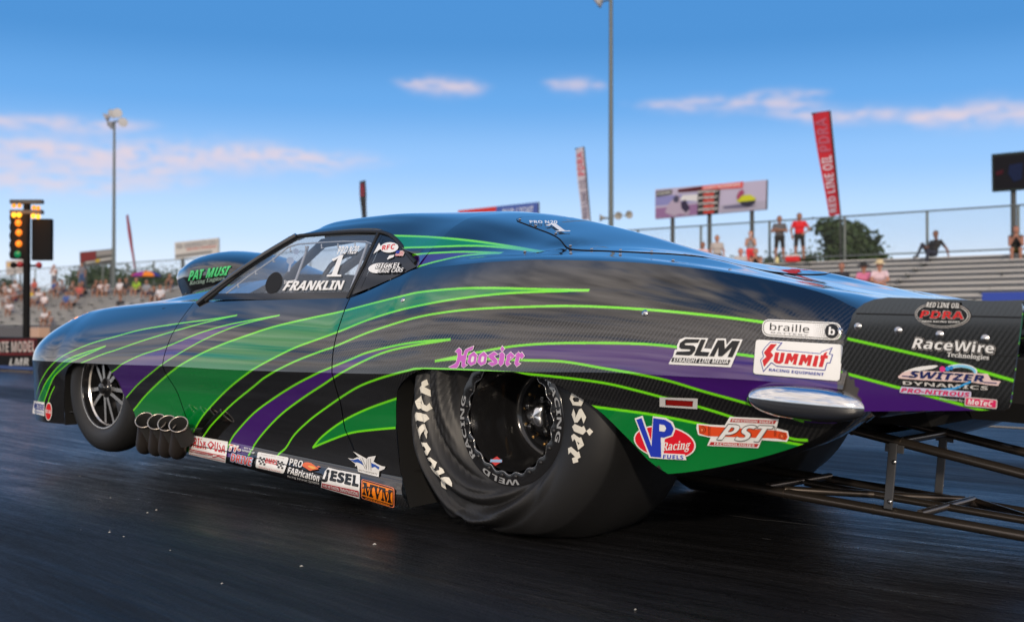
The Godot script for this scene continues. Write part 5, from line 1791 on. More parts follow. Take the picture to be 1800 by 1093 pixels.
	d_stroke(mb, V([1588, 660.8, 1603, 662]), 2.0, Color(.01, .015, .12), 2, P)
	d_stroke(mb, V([1731, 671.5, 1754, 673.5]), 2.0, Color(.01, .015, .12), 2, P)
	d_stroke(mb, V([1671, 645.5, 1690, 642.5, 1706, 645, 1715, 650, 1717, 654]), 6.5, W, 2, P, false, 4)
	d_stroke(mb, V([1672, 645.5, 1690, 643, 1706, 645.5, 1714, 650, 1716, 654]), 4.5, Color(.25, .62, .9), 3, P, false, 4)
	d_ellipse(mb, Vector2(1659, 648.5), 5, 5, 0, Color(.75, .04, .25), 4, P)
	d_ellipse(mb, Vector2(1668, 648), 4, 4, 0, Color(.02, .30, .75), 4, P)
	d_ellipse(mb, Vector2(1674.5, 646.5), 3.3, 3.3, 0, Color(.02, .25, .65), 4, P)
	d_text(mb, "DYNAMICS", [1589, 669.5, 1739, 679, 1738, 685.5, 1589, 675.5], Color(.62, .60, .57), 2, P, "sans_bold", 1.0, Color(.05, .05, .05))
	d_stroke(mb, V([1657, 685, 1680, 682.5, 1696, 676, 1708, 671]), 3.5, Color(.04, .35, .75), 3, P, false, 4)
	d_poly(mb, round_quad([1586, 679, 1710, 688, 1709, 699, 1583, 690], .3), Color(.62, .58, .75), 4, P)
	d_text(mb, "PRO-NITROUS", [1589, 682, 1707, 690, 1705, 697.5, 1586, 688.5], Color(.78, .02, .15), 5, P, "sans_bold", .4, Color(.78, .02, .15))
	d_text(mb, "Presented By:", [1655, 698.5, 1697, 702, 1696, 707, 1654, 703], Color(.5, .5, .47), 4, P)
	d_poly(mb, round_quad([1699, 697, 1756, 702, 1755, 718.5, 1698, 713], .2), Color(.62, .57, .55), 5, P)
	d_poly(mb, round_quad([1701, 699, 1754, 703.5, 1753.3, 716.5, 1700, 711], .15), Color(.70, .015, .11), 6, P)
	d_text(mb, "MoTeC", [1706, 701, 1749, 705, 1747, 714, 1704, 710], W, 7, P)
	sticker(mb, "blue and pink sticker group low on the spoiler plate")
	# nose
	mb = MB.new()
	d_poly(mb, PackedVector2Array(V([59.5, 704, 77.5, 707, 77.5, 731, 56.5, 726])), W, 0)
	d_text(mb, "MEZIERE", [60, 708, 77, 711, 77, 722, 59, 718], BL, 1)
	d_text(mb, "ENTERPRISES", [58.5, 720, 77, 724.5, 77, 728.5, 58, 724], Color(.35, .4, .6), 1)
	d_poly(mb, ell(Vector2(85, 723), 5.8, 16, 2), W, 0)
	d_poly(mb, ell(Vector2(85, 723), 5.0, 14.4, 2), RD, 1)
	d_text(mb, "RED LINE", [80.5, 719, 89.5, 721, 89.5, 727, 80.5, 725], W, 2)
	sticker(mb, "white and red stickers on the front skirt")
# ---------------------------------------------------------------- ground and track
func build_track() -> void:
	var g := MB.new()
	g.quad(Vector3(-900, -.008, -900), Vector3(900, -.008, -900), Vector3(900, -.008, 900), Vector3(-900, -.008, 900))
	structure(put("ground", g, mat("ground", Color(.09, .10, .075), .9)))
	# rubbered asphalt: long streaks along the lane, fine grain
	var w := 2048; var h := 1024
	var s1 := FastNoiseLite.new(); s1.seed = 3; s1.frequency = 1.0; s1.fractal_octaves = 4
	var s2 := FastNoiseLite.new(); s2.seed = 8; s2.frequency = 1.0; s2.fractal_octaves = 3
	var rng := RandomNumberGenerator.new(); rng.seed = 21
	var al := PackedByteArray(); al.resize(w * h * 3)
	var ro := PackedByteArray(); ro.resize(w * h)
	var hm := PackedByteArray(); hm.resize(w * h)
	var rowt := PackedFloat32Array(); rowt.resize(h)
	for j in h: rowt[j] = s1.get_noise_2d(j * .045, 900.0)
	var grain := PackedFloat32Array(); grain.resize(8192)
	for i in 8192: grain[i] = rng.randf()
	# a tile of 8 x 4 m; noise is looked up on a torus so that it repeats without a seam
	for j in h:
		var b := TAU * j / h
		var cb := cos(b); var sb := sin(b)
		for i in w:
			var a := TAU * i / w
			var ca := cos(a)
			var st := s1.get_noise_3d(ca * 1.6 + 5.0, cb * 7.0, sb * 7.0 + sin(a) * 1.6) 
			var fi := s2.get_noise_3d(ca * 16.0 + 2.0, cb * 44.0, sb * 44.0 + sin(a) * 16.0)
			var gr := grain[(i * 131 + j * 7919 + (i * j) % 911) % 8192]
			var rub := smoothstep(.08, .26, s1.get_noise_3d(ca * 2.2 + 9.0, cb * 17.0, sb * 17.0 + sin(a) * 2.2))
			var v := .104 - .018 * rub + .055 * st + .030 * fi + .030 * (gr - .5)
			v = clampf(v, .05, .40)
			var k := j * w + i
			# shiny where the tyres run, dull between the wheel tracks
			var fz := float(j) / h + .02 * st
			var dull := smoothstep(.34, .46, fz) * (1.0 - smoothstep(.60, .72, fz))
			al[k * 3] = int(v * 255.0); al[k * 3 + 1] = int(v * 1.0 * 255.0); al[k * 3 + 2] = int(minf(v * 1.06, 1.0) * 255.0)
			ro[k] = int(clampf(lerpf(.40, .66, dull) - .13 * st - .07 * fi - .06 * rub + .10 * (gr - .5), .2, .9) * 255.0)
			hm[k] = int(clampf(.5 + .28 * fi + .30 * (gr - .5) + .2 * st + .12 * rub, 0, 1) * 255.0)
	# fine scratches along the lane
	for n in 220:
		var y := rng.randi() % h; var x0 := rng.randi() % w; var ln := rng.randi_range(20, 420); var up := rng.randf_range(.02, .10)
		var dr := rng.randf_range(-.006, .006)
		for q in ln:
			var k := posmod(y + int(q * dr), h) * w + (x0 + q) % w
			if rng.randf() < .75:
				for c in 3: al[k * 3 + c] = mini(255, al[k * 3 + c] + int(up * 255.0))
	var m := mat("track", Color.WHITE, 1.0, 0.0, .36)
	m.albedo_texture = ImageTexture.create_from_image(Image.create_from_data(w, h, false, Image.FORMAT_RGB8, al))
	m.roughness_texture = ImageTexture.create_from_image(Image.create_from_data(w, h, false, Image.FORMAT_L8, ro))
	m.heightmap_enabled = true; m.heightmap_scale = .34
	m.heightmap_texture = ImageTexture.create_from_image(Image.create_from_data(w, h, false, Image.FORMAT_L8, hm))
	g = MB.new()
	var x0 := -260.0; var x1 := 60.0; var z0 := -15.5; var z1 := 9.0
	var n := 40
	for i in n:
		var a := lerpf(x0, x1, float(i) / n); var b := lerpf(x0, x1, float(i + 1) / n)
		var k := g.v.size()
		for p in [Vector3(a, 0, z0), Vector3(b, 0, z0), Vector3(b, 0, z1), Vector3(a, 0, z1)]:
			g.v.append(p); g.n.append(Vector3.UP); g.u.append(Vector2(p.x / 8.0, p.z / 4.0)); g.c.append(Color.WHITE)
		g.ix.append_array([k, k + 1, k + 2, k, k + 2, k + 3])
	structure(put("track", g, m))
	# dull asphalt beside the groove, where the photographer stands
	g = MB.new(); g.quad(Vector3(-260, .004, 2.75), Vector3(60, .004, 2.75), Vector3(60, .004, 9.2), Vector3(-260, .004, 9.2))
	structure(put("shoulder_asphalt", g, mat("shoulder_asphalt", Color(.030, .030, .031), .95, 0.0, .3)))
	# concrete apron and grass strip beyond the far lane, then the spectator ground
	g = MB.new(); g.quad(Vector3(-260, -.004, -26.5), Vector3(60, -.004, -26.5), Vector3(60, -.004, -15.4), Vector3(-260, -.004, -15.4))
	structure(put("apron", g, mat("apron", Color(.16, .155, .15), .85)))
	# painted line across at the far edge of the lane
	g = MB.new(); g.quad(Vector3(-200, .004, -4.45), Vector3(40, .004, -4.45), Vector3(40, .004, -4.35), Vector3(-200, .004, -4.35))
	structure(put("lane_line", g, mat("line_paint", Color(.33, .24, .12), .7)))
	# pale crumbs of rubber and grit
	g = MB.new()
	for i in 80:
		var p := Vector3(rng.randf_range(-4.5, 3.0), .001, rng.randf_range(.9, 3.6))
		if i % 3 == 0: p = Vector3(rng.randf_range(-12, 4), .001, rng.randf_range(-6, 3.4))
		var r := rng.randf_range(.0015, .004) * (2.2 if i % 23 == 0 else 1.0)
		var c := Color(.5, .48, .42) if i % 4 else Color(.28, .16, .09)
		var q := []
		for k in 4: q.append(p + Vector3(r * cos(TAU * k / 4.0 + i), 0, r * sin(TAU * k / 4.0 + i) * 1.6))
		var t := p + Vector3(0, r * .8, 0)
		for k in 4: g.tri(t, q[k], q[(k + 1) % 4], c)
	var cr := put("grit", g, vmat("grit", .8))
	cr.set_meta("kind", "stuff"); tag(cr, "pale crumbs of grit scattered on the dark track", "grit")
	# thin bright scrapes along the lane behind the rear wheel
	g = MB.new()
	for s in [[1148, 887, 1158, 888.4], [1268, 903.5, 1352, 915], [1352, 914, 1440, 924], [1450, 925, 1800, 966], [1340, 946, 1356, 948]]:
		var a := at_y(Vector2(s[0], s[1]), .002); var b := at_y(Vector2(s[2], s[3]), .002)
		var sd := (b - a).cross(Vector3.UP).normalized() * .0012
		g.quad(a - sd, a + sd, b + sd, b - sd)
	structure(put("scrape_marks", g, mat("scrape", Color(.30, .30, .31), .5)))
# ---------------------------------------------------------------- grandstand, fence, boards, poles
const ROW0 := Vector2(.55, -27.5)     # height and z of the first seat
const RISE := .205
const RUN := .66
const ROWS := 13

func seat_pos(k: int) -> Vector2:
	return Vector2(ROW0.x + RISE * k, ROW0.y - RUN * k)

# the seat a ray through a photograph pixel comes to rest on
func seat_at(p: Vector2) -> Vector3:
	var best := Vector3.ZERO; var bd := 1e9
	for k in ROWS:
		var s := seat_pos(k)
		var q := at_z(p, s.y)
		if absf(q.y - s.x) < bd:
			bd = absf(q.y - s.x); best = Vector3(q.x, s.x + .02, s.y)
	return best

func build_stands() -> void:
	var alu := mat("bench_aluminium", Color(.56, .545, .525), .55, .0)
	var frame := mat("stand_frame", Color(.10, .11, .11), .6, .3)
	var len := 8.9
	var plank := MB.new()
	plank.box(Vector3(-len / 2, -.045, -.13), Vector3(len / 2, 0, .13), Color.WHITE, Transform3D(), .006)
	var pm := plank.mesh()
	var foot := MB.new()
	foot.box(Vector3(-len / 2, -.04, -.12), Vector3(len / 2, 0, .12), Color.WHITE, Transform3D(), .006)
	var fm := foot.mesh()
	var br := MB.new()
	br.box(Vector3(-.035, -.14, -.05), Vector3(.035, -.02, .145))
	var bm := br.mesh()
	var rise := MB.new()
	rise.box(Vector3(-len / 2, -.23, -.008), Vector3(len / 2, 0, .008))
	var rm := rise.mesh()
	var proto: Node3D
	for s in 15:
		var x := 6.0 - s * 9.0
		var o: Node3D
		if s == 0:
			o = thing("bleacher", "section of bare aluminium bleacher rows below the chain link fence", "bleacher", Vector3(x, 0, -27.5), 0, "bleacher sections of the grandstand")
			for k in ROWS:
				var p := seat_pos(k)
				put("seat_plank", pm, alu, o, Transform3D(Basis(), Vector3(0, p.x, p.y + 27.5)))
				put("foot_plank", fm, alu, o, Transform3D(Basis(), Vector3(0, p.x - .40 + RISE, p.y + 27.5 - .36)))
				put("riser", rm, alu, o, Transform3D(Basis(), Vector3(0, p.x - .045, p.y + 27.5 - .10)))
				for e in [-len / 2 + .02, 0.0, len / 2 - .02]:
					put("bracket", bm, frame, o, Transform3D(Basis(), Vector3(e, p.x, p.y + 27.5)))
			for e in [-3.0, 0.0, 3.0]:
				var mb := MB.new()
				mb.tube([Vector3(e, .4, .1), Vector3(e, 2.8, -8.2)], .04, 6)
				for k in range(0, ROWS, 3):
					var p := seat_pos(k)
					mb.tube([Vector3(e, 0, p.y + 27.5), Vector3(e, p.x - .1, p.y + 27.5)], .03, 6)
				put("frame", mb, frame, o)
			proto = o
		else:
			o = copy_thing(proto, "bleacher")
			o.position = Vector3(x, 0, -27.5)
		if s in [9, 10, 12, 7]:
			# pipe hand rails beside the aisle
			var rail := mat("hand_rail", Color(.55, .55, .54), .4, .5)
			for k in [1, 5, 9]:
				var a := seat_pos(k); var b := seat_pos(k + 3)
				var mb := MB.new()
				mb.tube([Vector3(x + 4.5, a.x - .2, a.y), Vector3(x + 4.5, a.x + .75, a.y), Vector3(x + 4.5, b.x + .75, b.y), Vector3(x + 4.5, b.x - .2, b.y)], .03, 6)
				tag(put("aisle_rail", mb, rail), "bent pipe hand rail beside an aisle of the grandstand", "hand rail", "aisle hand rails")
	# chain link fence behind the top row
	var galv := mat("galvanised", Color(.16, .18, .17), .55, .4)
	var fz := -36.15
	var f := thing("chain_link_fence", "tall galvanised chain link fence behind the top row of the grandstand", "fence", Vector3(0, 0, fz))
	var post := MB.new(); post.tube([Vector3(0, 0, 0), Vector3(0, 4.68, 0)], .05, 8)
	var po := post.mesh()
	for i in 45: put("post", po, galv, f, Transform3D(Basis(), Vector3(9.0 - i * 3.05, 0, 0)))
	for y in [4.68, 3.22]:
		var mb := MB.new(); mb.tube([Vector3(10, y, .04), Vector3(-126, y, .04)], .032, 6)
		put("rail", mb, galv, f)
	var net := MB.new()
	var d := .13
	var wv := .0045
	for i in range(-12, 1040):
		var x := 9.0 - i * d
		net.quad(Vector3(x - wv, 3.24, .0), Vector3(x + wv, 3.24, .0), Vector3(x + 1.42 + wv, 4.66, .0), Vector3(x + 1.42 - wv, 4.66, .0))
		net.quad(Vector3(x - wv, 3.24, .002), Vector3(x + wv, 3.24, .002), Vector3(x - 1.42 + wv, 4.66, .002), Vector3(x - 1.42 - wv, 4.66, .002))
	var no := put("wire_mesh", net, galv, f); no.set_meta("kind", "stuff")

# a flat board seen by its corners in the photograph, standing in a plane parallel to the track
func far_hit(p: Vector2, z: float) -> Vector3:
	return at_z(p, z)

func f_poly(mb: MB, flat: Array, z: float, col: Color, lift := .0) -> void:
	var pv := PackedVector2Array(V(flat))
	var t := Geometry2D.triangulate_polygon(pv)
	for k in range(0, t.size(), 3):
		var a := at_z(pv[t[k]], z) + Vector3(0, 0, lift); var b := at_z(pv[t[k + 1]], z) + Vector3(0, 0, lift); var c := at_z(pv[t[k + 2]], z) + Vector3(0, 0, lift)
		if ((c - a).cross(b - a)).z > 0: mb.tri(a, b, c, col)
		else: mb.tri(a, c, b, col)

func f_text(mb: MB, text: String, quad: Array, z: float, col: Color, lift := .03, kind := "sans_bold") -> void:
	var q := V(quad)
	var t := text_tris(text, kind)
	for i in range(0, t.size(), 3):
		var a := at_z(bil(q, t[i]), z) + Vector3(0, 0, lift); var b := at_z(bil(q, t[i + 1]), z) + Vector3(0, 0, lift); var c := at_z(bil(q, t[i + 2]), z) + Vector3(0, 0, lift)
		if ((c - a).cross(b - a)).z > 0: mb.tri(a, b, c, col)
		else: mb.tri(a, c, b, col)

func board(called: String, label: String, corners: Array, z: float, posts: Array, back := Color(.1, .1, .1), group := "") -> Node3D:
	var q := V(corners)
	var p := []
	for c in q: p.append(at_z(c, z))
	var o := thing(called, label, "billboard", Vector3(p[0].x, 0, z), 0, group)
	var mb := MB.new()
	var sh := Vector3(-p[0].x, 0, -z)
	var bk := Vector3(0, 0, -.16)
	mb.quad(p[0] + sh + bk, p[1] + sh + bk, p[2] + sh + bk, p[3] + sh + bk, back)
	for i in 4: mb.quad(p[i] + sh, p[(i + 1) % 4] + sh, p[(i + 1) % 4] + sh + bk, p[i] + sh + bk, back)
	put("panel", mb, vmat("board_back", .8, .2), o)
	for px in posts:
		mb = MB.new()
		var t := at_z(Vector2(px, corners[5]), z).x
		mb.tube([Vector3(t - p[0].x, 0, -.25), Vector3(t - p[0].x, (p[0].y + p[3].y) * .5, -.25)], .11, 8)
		put("post", mb, mat("sign_post", Color(.07, .075, .075), .6, .3), o)
	return o

func face(o: Node3D, mb: MB, z: float) -> void:
	for k in mb.v.size(): mb.v[k] -= o.position
	put("printed_face", mb, vmat("sign_print", .7, .25), o)

func build_boards() -> void:
	var z := -46.0
	var o := board("billboard", "long billboard with a motorcycle and a yellow watercraft on three posts", [1152, 333, 1348, 316, 1347, 368, 1152, 385], z, [1178, 1243, 1318])
	var mb := MB.new()
	f_poly(mb, [1152, 333, 1348, 316, 1347, 368, 1152, 385], z, Color(.50, .46, .62), .01)
	f_poly(mb, [1153, 346, 1228, 339, 1227, 355, 1153, 362], z, Color(.26, .27, .55), .02)
	f_poly(mb, [1200, 343, 1228, 341, 1227, 354, 1196, 352], z, Color(.70, .70, .72), .03)
	f_poly(mb, [1153, 366, 1227, 358, 1227, 377, 1153, 384], z, Color(.30, .17, .34), .02)
	f_poly(mb, [1170, 374, 1175, 360, 1184, 350, 1190, 342, 1196, 345, 1198, 354, 1206, 360, 1214, 372, 1210, 378, 1196, 376, 1186, 380], z, Color(.45, .38, .50), .04)
	f_poly(mb, [1184, 350, 1189, 343, 1195, 346, 1194, 355, 1187, 356], z, Color(.08, .08, .14), .05)
	f_poly(mb, [1198, 356, 1206, 351, 1214, 366, 1207, 374, 1199, 366], z, Color(.05, .04, .08), .05)
	f_poly(mb, [1155, 336, 1183, 333, 1182, 341, 1155, 346], z, Color(.03, .03, .03), .05)
	f_text(mb, "SUZUKI", [1157, 338, 1181, 335, 1180, 340, 1157, 344], z, Color(.7, .7, .7), .07)
	f_poly(mb, [1193, 333, 1236, 327, 1235, 335, 1193, 338], z, Color(.10, .02, .03), .05)
	f_poly(mb, [1235, 327, 1308, 319, 1307, 330, 1235, 334], z, Color(.72, .12, .12), .05)
	f_text(mb, "COUNTY MOTORSPORTS", [1238, 328.5, 1303, 321.5, 1303, 327, 1238, 332.5], z, Color(.85, .75, .75), .07)
	f_poly(mb, [1228, 335, 1267, 332, 1264, 375, 1227, 378], z, Color(.025, .025, .03), .05)
	for i in 4:
		f_poly(mb, [1238, 340.0 + i * 10.4, 1257, 338.5 + i * 10.4, 1256, 344.0 + i * 10.2, 1238, 345.5 + i * 10.2], z, Color(.55, .06, .05), .06)
		f_text(mb, ["MOTORCYCLE", "WATERCRAFT", "SCOOTERS", "GENERATORS"][i], [1229, 335.5 + i * 10.3, 1264, 333.5 + i * 10.3, 1263, 338.0 + i * 10.3, 1229, 340.0 + i * 10.3], z, Color(.8, .8, .8), .08)
	f_poly(mb, [1268, 361, 1347, 352, 1347, 367, 1267, 374], z, Color(.42, .40, .52), .03)
	f_poly(mb, [1272, 363, 1300, 359, 1332, 362, 1310, 365, 1274, 367], z, Color(.16, .15, .25), .05)
	f_poly(mb, [1296, 352, 1304, 344, 1320, 342, 1331, 349, 1326, 355, 1310, 356, 1300, 356], z, Color(.58, .60, .04), .06)
	f_poly(mb, [1302, 355, 1330, 352, 1328, 358, 1317, 364, 1306, 361], z, Color(.04, .04, .07), .07)
	f_poly(mb, [1296, 346, 1301, 336, 1308, 333, 1310, 340, 1304, 346, 1300, 352], z, Color(.35, .08, .16), .07)
	face(o, mb, z)
	# red and blue board above the car's roof
	z = -60.0
	o = board("billboard", "red and blue billboard showing just above the car roof", [805, 370, 946, 355, 946, 392, 805, 402], z, [830, 925])
	mb = MB.new()
	f_poly(mb, [805, 370, 873, 362.6, 868, 398, 805, 402], z, Color(.60, .05, .05), .01)
	f_poly(mb, [873, 362.6, 946, 355, 946, 392, 868, 398], z, Color(.08, .13, .42), .01)
	f_text(mb, "BUD LIGHT", [884, 368, 938, 362, 938, 378, 884, 384], z, Color(.6, .65, .8), .04)
	face(o, mb, z)
	# white board left of the scoop
	z = -62.0
	o = board("billboard", "white billboard with a grey band left of the hood scoop", [306, 426, 383, 418, 383, 445, 307, 456], z, [318, 370], Color(.3, .3, .3))
	mb = MB.new()
	f_poly(mb, [306, 426, 383, 418, 383, 445, 307, 456], z, Color(.62, .60, .58), .01)
	f_text(mb, "VIA UNIVERSITY.EDU", [309, 429, 380, 421, 380, 429, 309, 438], z, Color(.25, .25, .28), .04)
	f_text(mb, "RACING ENGINES", [328, 436, 380, 430, 380, 435, 328, 441], z, Color(.55, .22, .2), .04)
	f_poly(mb, [308, 448, 372, 440, 372, 444, 308, 453], z, Color(.22, .22, .22), .03)
	face(o, mb, z)
	# dark red and grey board beside the left light pole
	o = board("billboard", "dark red and grey billboard beside the tall light pole", [139, 443, 198, 437, 198, 462, 140, 470], z, [147, 190], Color(.06, .06, .06))
	mb = MB.new()
	f_poly(mb, [139, 443, 198, 437, 198, 462, 140, 470], z, Color(.10, .10, .10), .01)
	f_poly(mb, [141, 444, 168, 441, 168, 458, 141, 461], z, Color(.20, .04, .04), .02)
	f_poly(mb, [169, 441, 197, 439, 197, 447, 169, 450], z, Color(.30, .29, .28), .02)
	f_poly(mb, [150, 459, 197, 452, 197, 455, 150, 463], z, Color(.55, .55, .53), .02)
	f_poly(mb, [168, 456, 176, 455, 174, 460, 167, 461], z, Color(.6, .42, .05), .03)
	face(o, mb, z)
	o = board("billboard", "pale billboard far left behind the timing tree", [9, 459, 39, 455, 39, 480, 10, 484], z, [17, 31], Color(.5, .45, .4))
	mb = MB.new()
	f_poly(mb, [9, 459, 39, 455, 39, 480, 10, 484], z, Color(.55, .50, .48), .01)
	f_poly(mb, [11, 462, 20, 461, 20, 468, 11, 469], z, Color(.7, .45, .2), .02)
	face(o, mb, z)
	# dark score board on the right edge
	z = -44.0
	o = board("score_board", "dark score board on a steel post behind the fence", [1744, 271, 1880, 258, 1880, 328, 1745, 337], z, [1779], Color(.02, .025, .025))
	mb = MB.new()
	f_poly(mb, [1744, 271, 1880, 258, 1880, 328, 1745, 337], z, Color(.035, .045, .045), .01)
	f_poly(mb, [1748, 275, 1876, 263, 1876, 325, 1749, 333], z, Color(.012, .012, .016), .03)
	f_poly(mb, [1776, 290, 1800, 286, 1798, 315, 1784, 320, 1774, 306], z, Color(.015, .02, .06), .05)
	f_poly(mb, [1752, 302, 1766, 298, 1764, 306, 1753, 309], z, Color(.06, .012, .02), .05)
	face(o, mb, z)
	# feather banners
	banner("red feather banner with white lettering behind the standing spectators", [1428, 200, 1460, 195, 1478, 377, 1457, 380], -38.5, Color(.50, .015, .03), [1480, 450], "RED LINE OIL", Color(.62, .52, .60), "PDRA", Color(.45, .10, .16), Color(.02, .02, .02))
	banner("white and red feather banner next to the tall pole", [1012, 262, 1027, 258, 1038, 386, 1022, 388], -42.0, Color(.50, .47, .55), [1040, 470], "RED LINE OIL", Color(.25, .22, .3), "PDRA", Color(.55, .10, .14), Color(.03, .03, .03))
	banner("black and red feather banner above the front of the roof", [632, 320, 642, 317, 644, 384, 635, 388], -50.0, Color(.03, .03, .035), [644, 470], "", Color(.2, .2, .2), "PDRA", Color(.40, .04, .08), Color(.02, .02, .02))
	banner("narrow dark red feather banner seen almost edge on", [221, 380, 224.5, 377, 238, 470, 234, 474], -55.0, Color(.30, .03, .05), [238, 500], "", Color(.2, .2, .2), "", Color(.2, .04, .06), Color(.05, .02, .02))

func banner(label: String, c: Array, z: float, col: Color, foot: Array, low: String, lcol: Color, high: String, hcol: Color, edge: Color) -> void:
	var q := V(c)
	var ft := at_z(Vector2(foot[0], foot[1]), z)
	var o := thing("feather_banner", label, "banner", Vector3(ft.x, 0, z))
	var mb := MB.new()
	var n := 12
	var rows := []
	for j in n + 1:
		var row := []
		for i in 5:
			var t := Vector2(i / 4.0, float(j) / n)
			row.append(at_z(bil(q, t), z) + Vector3(0, 0, .06 * sin(t.y * 5.0 + t.x * 3.0)) - o.position)
		rows.append(row)
	mb.grid(rows, null, false, true, col)
	put("cloth", mb, vmat("banner_cloth", .8), o)
	mb = MB.new()
	var tr: Vector3 = at_z(q[1], z) - o.position
	var br: Vector3 = at_z(q[2], z) - o.position
	mb.tube([Vector3(0, 0, 0), Vector3(br.x, br.y, .02), tr + Vector3(0, 0, .02), at_z(q[0], z) - o.position + Vector3(0, 0, .02)], .035, 6, true, edge)
	put("pole", mb, vmat("banner_pole", .5), o)
	# lettering runs up the banner
	for e in [[low, .97, .42, lcol], [high, .38, .06, hcol]]:
		if e[0] == "": continue
		mb = MB.new()
		var tt := text_tris(e[0], "sans_bold")
		for i in range(0, tt.size(), 3):
			var p := []
			for k in 3:
				var u: Vector2 = tt[i + k]
				var uv := Vector2(lerpf(.16, .78, u.y), lerpf(e[1], e[2], u.x))
				p.append(at_z(bil(q, uv), z) + Vector3(0, 0, .06 * sin(uv.y * 5.0 + uv.x * 3.0) + .03) - o.position)
			if ((p[2] - p[0]).cross(p[1] - p[0])).z > 0: mb.tri(p[0], p[1], p[2], e[3])
			else: mb.tri(p[0], p[2], p[1], e[3])
		put("lettering", mb, vmat("banner_cloth", .8), o)

func build_poles() -> void:
	var galv := mat("pole_steel", Color(.13, .15, .15), .5, .4)
	var lampm := mat("floodlight_shell", Color(.42, .40, .40), .5, .3)
	var lens := mat("floodlight_glass", Color(.7, .7, .72), .2)
	var b := at_z(Vector2(199, 480), -40.0); var t := at_z(Vector2(203, 212), -40.0)
	var o := thing("light_pole", "tall grey light pole with a cluster of floodlights beside the dark billboard", "light pole", Vector3(b.x, 0, -40.0))
	var mb := MB.new(); mb.tube([Vector3(0, 0, 0), Vector3(0, t.y, 0)], [.16, .08], 10)
	put("mast", mb, galv, o)
	mb = MB.new(); mb.tube([Vector3(-.9, t.y - .2, 0), Vector3(.9, t.y - .05, .1)], .05, 6)
	put("cross_arm", mb, galv, o)
	for p in [[186, 206, -.6], [194, 219, -.2], [198, 199, .3], [206, 198, .8], [216, 214, .6]]:
		var q := at_z(Vector2(p[0], p[1]), -40.0) - o.position
		mb = MB.new()
		var dirv := Vector3(p[2], -.5, .7).normalized()
		mb.lathe([[.05, -.3], [.14, -.22], [.33, .06], [.35, .10]], Transform3D(Basis(Quaternion(Vector3.UP, dirv)), q), 14)
		var f := put("floodlight", mb, lampm, o)
		mb = MB.new(); mb.lathe([[.34, .095], [.0005, .11]], Transform3D(Basis(Quaternion(Vector3.UP, dirv)), q), 14)
		put("lens", mb, lens, f)
	# the tall pole behind the rear window
	var x2 := at_z(Vector2(1074, 380), -40.0).x
	o = thing("light_pole", "tall grey light pole with loudspeaker horns rising behind the rear window", "light pole", Vector3(x2, 0, -40.0))
	mb = MB.new(); mb.tube([Vector3(0, 0, 0), Vector3(.02, 21.0, 0)], [.14, .08], 10)
	put("mast", mb, galv, o)
	var tq := at_z(Vector2(1052, 4), -40.0) - o.position
	mb = MB.new(); mb.tube([Vector3(0, tq.y, 0), tq], .04, 6)
	put("cross_arm", mb, galv, o)
	mb = MB.new(); mb.lathe([[.05, -.25], [.14, -.18], [.28, .06], [.29, .1], [.0005, .08]], Transform3D(Basis(Quaternion(Vector3.UP, Vector3(-.7, -.6, .4).normalized())), tq), 14)
	put("floodlight", mb, lampm, o)
	for p in [[1060, 383, -1.0], [1088, 380, .3], [1104, 378, 1.0]]:
		var q := at_z(Vector2(p[0], p[1]), -40.0) - o.position
		mb = MB.new()
		mb.lathe([[.04, -.26], [.05, -.1], [.09, .02], [.17, .12], [.19, .14], [.0005, .0]], Transform3D(Basis(Quaternion(Vector3.UP, Vector3(p[2], .05, .6).normalized())), q), 14)
		mb.tube([Vector3(0, q.y, 0), q], .02, 5)
		put("horn_speaker", mb, mat("horn_grey", Color(.30, .29, .27), .6), o)
	x2 = at_z(Vector2(1060, 380), -40).x

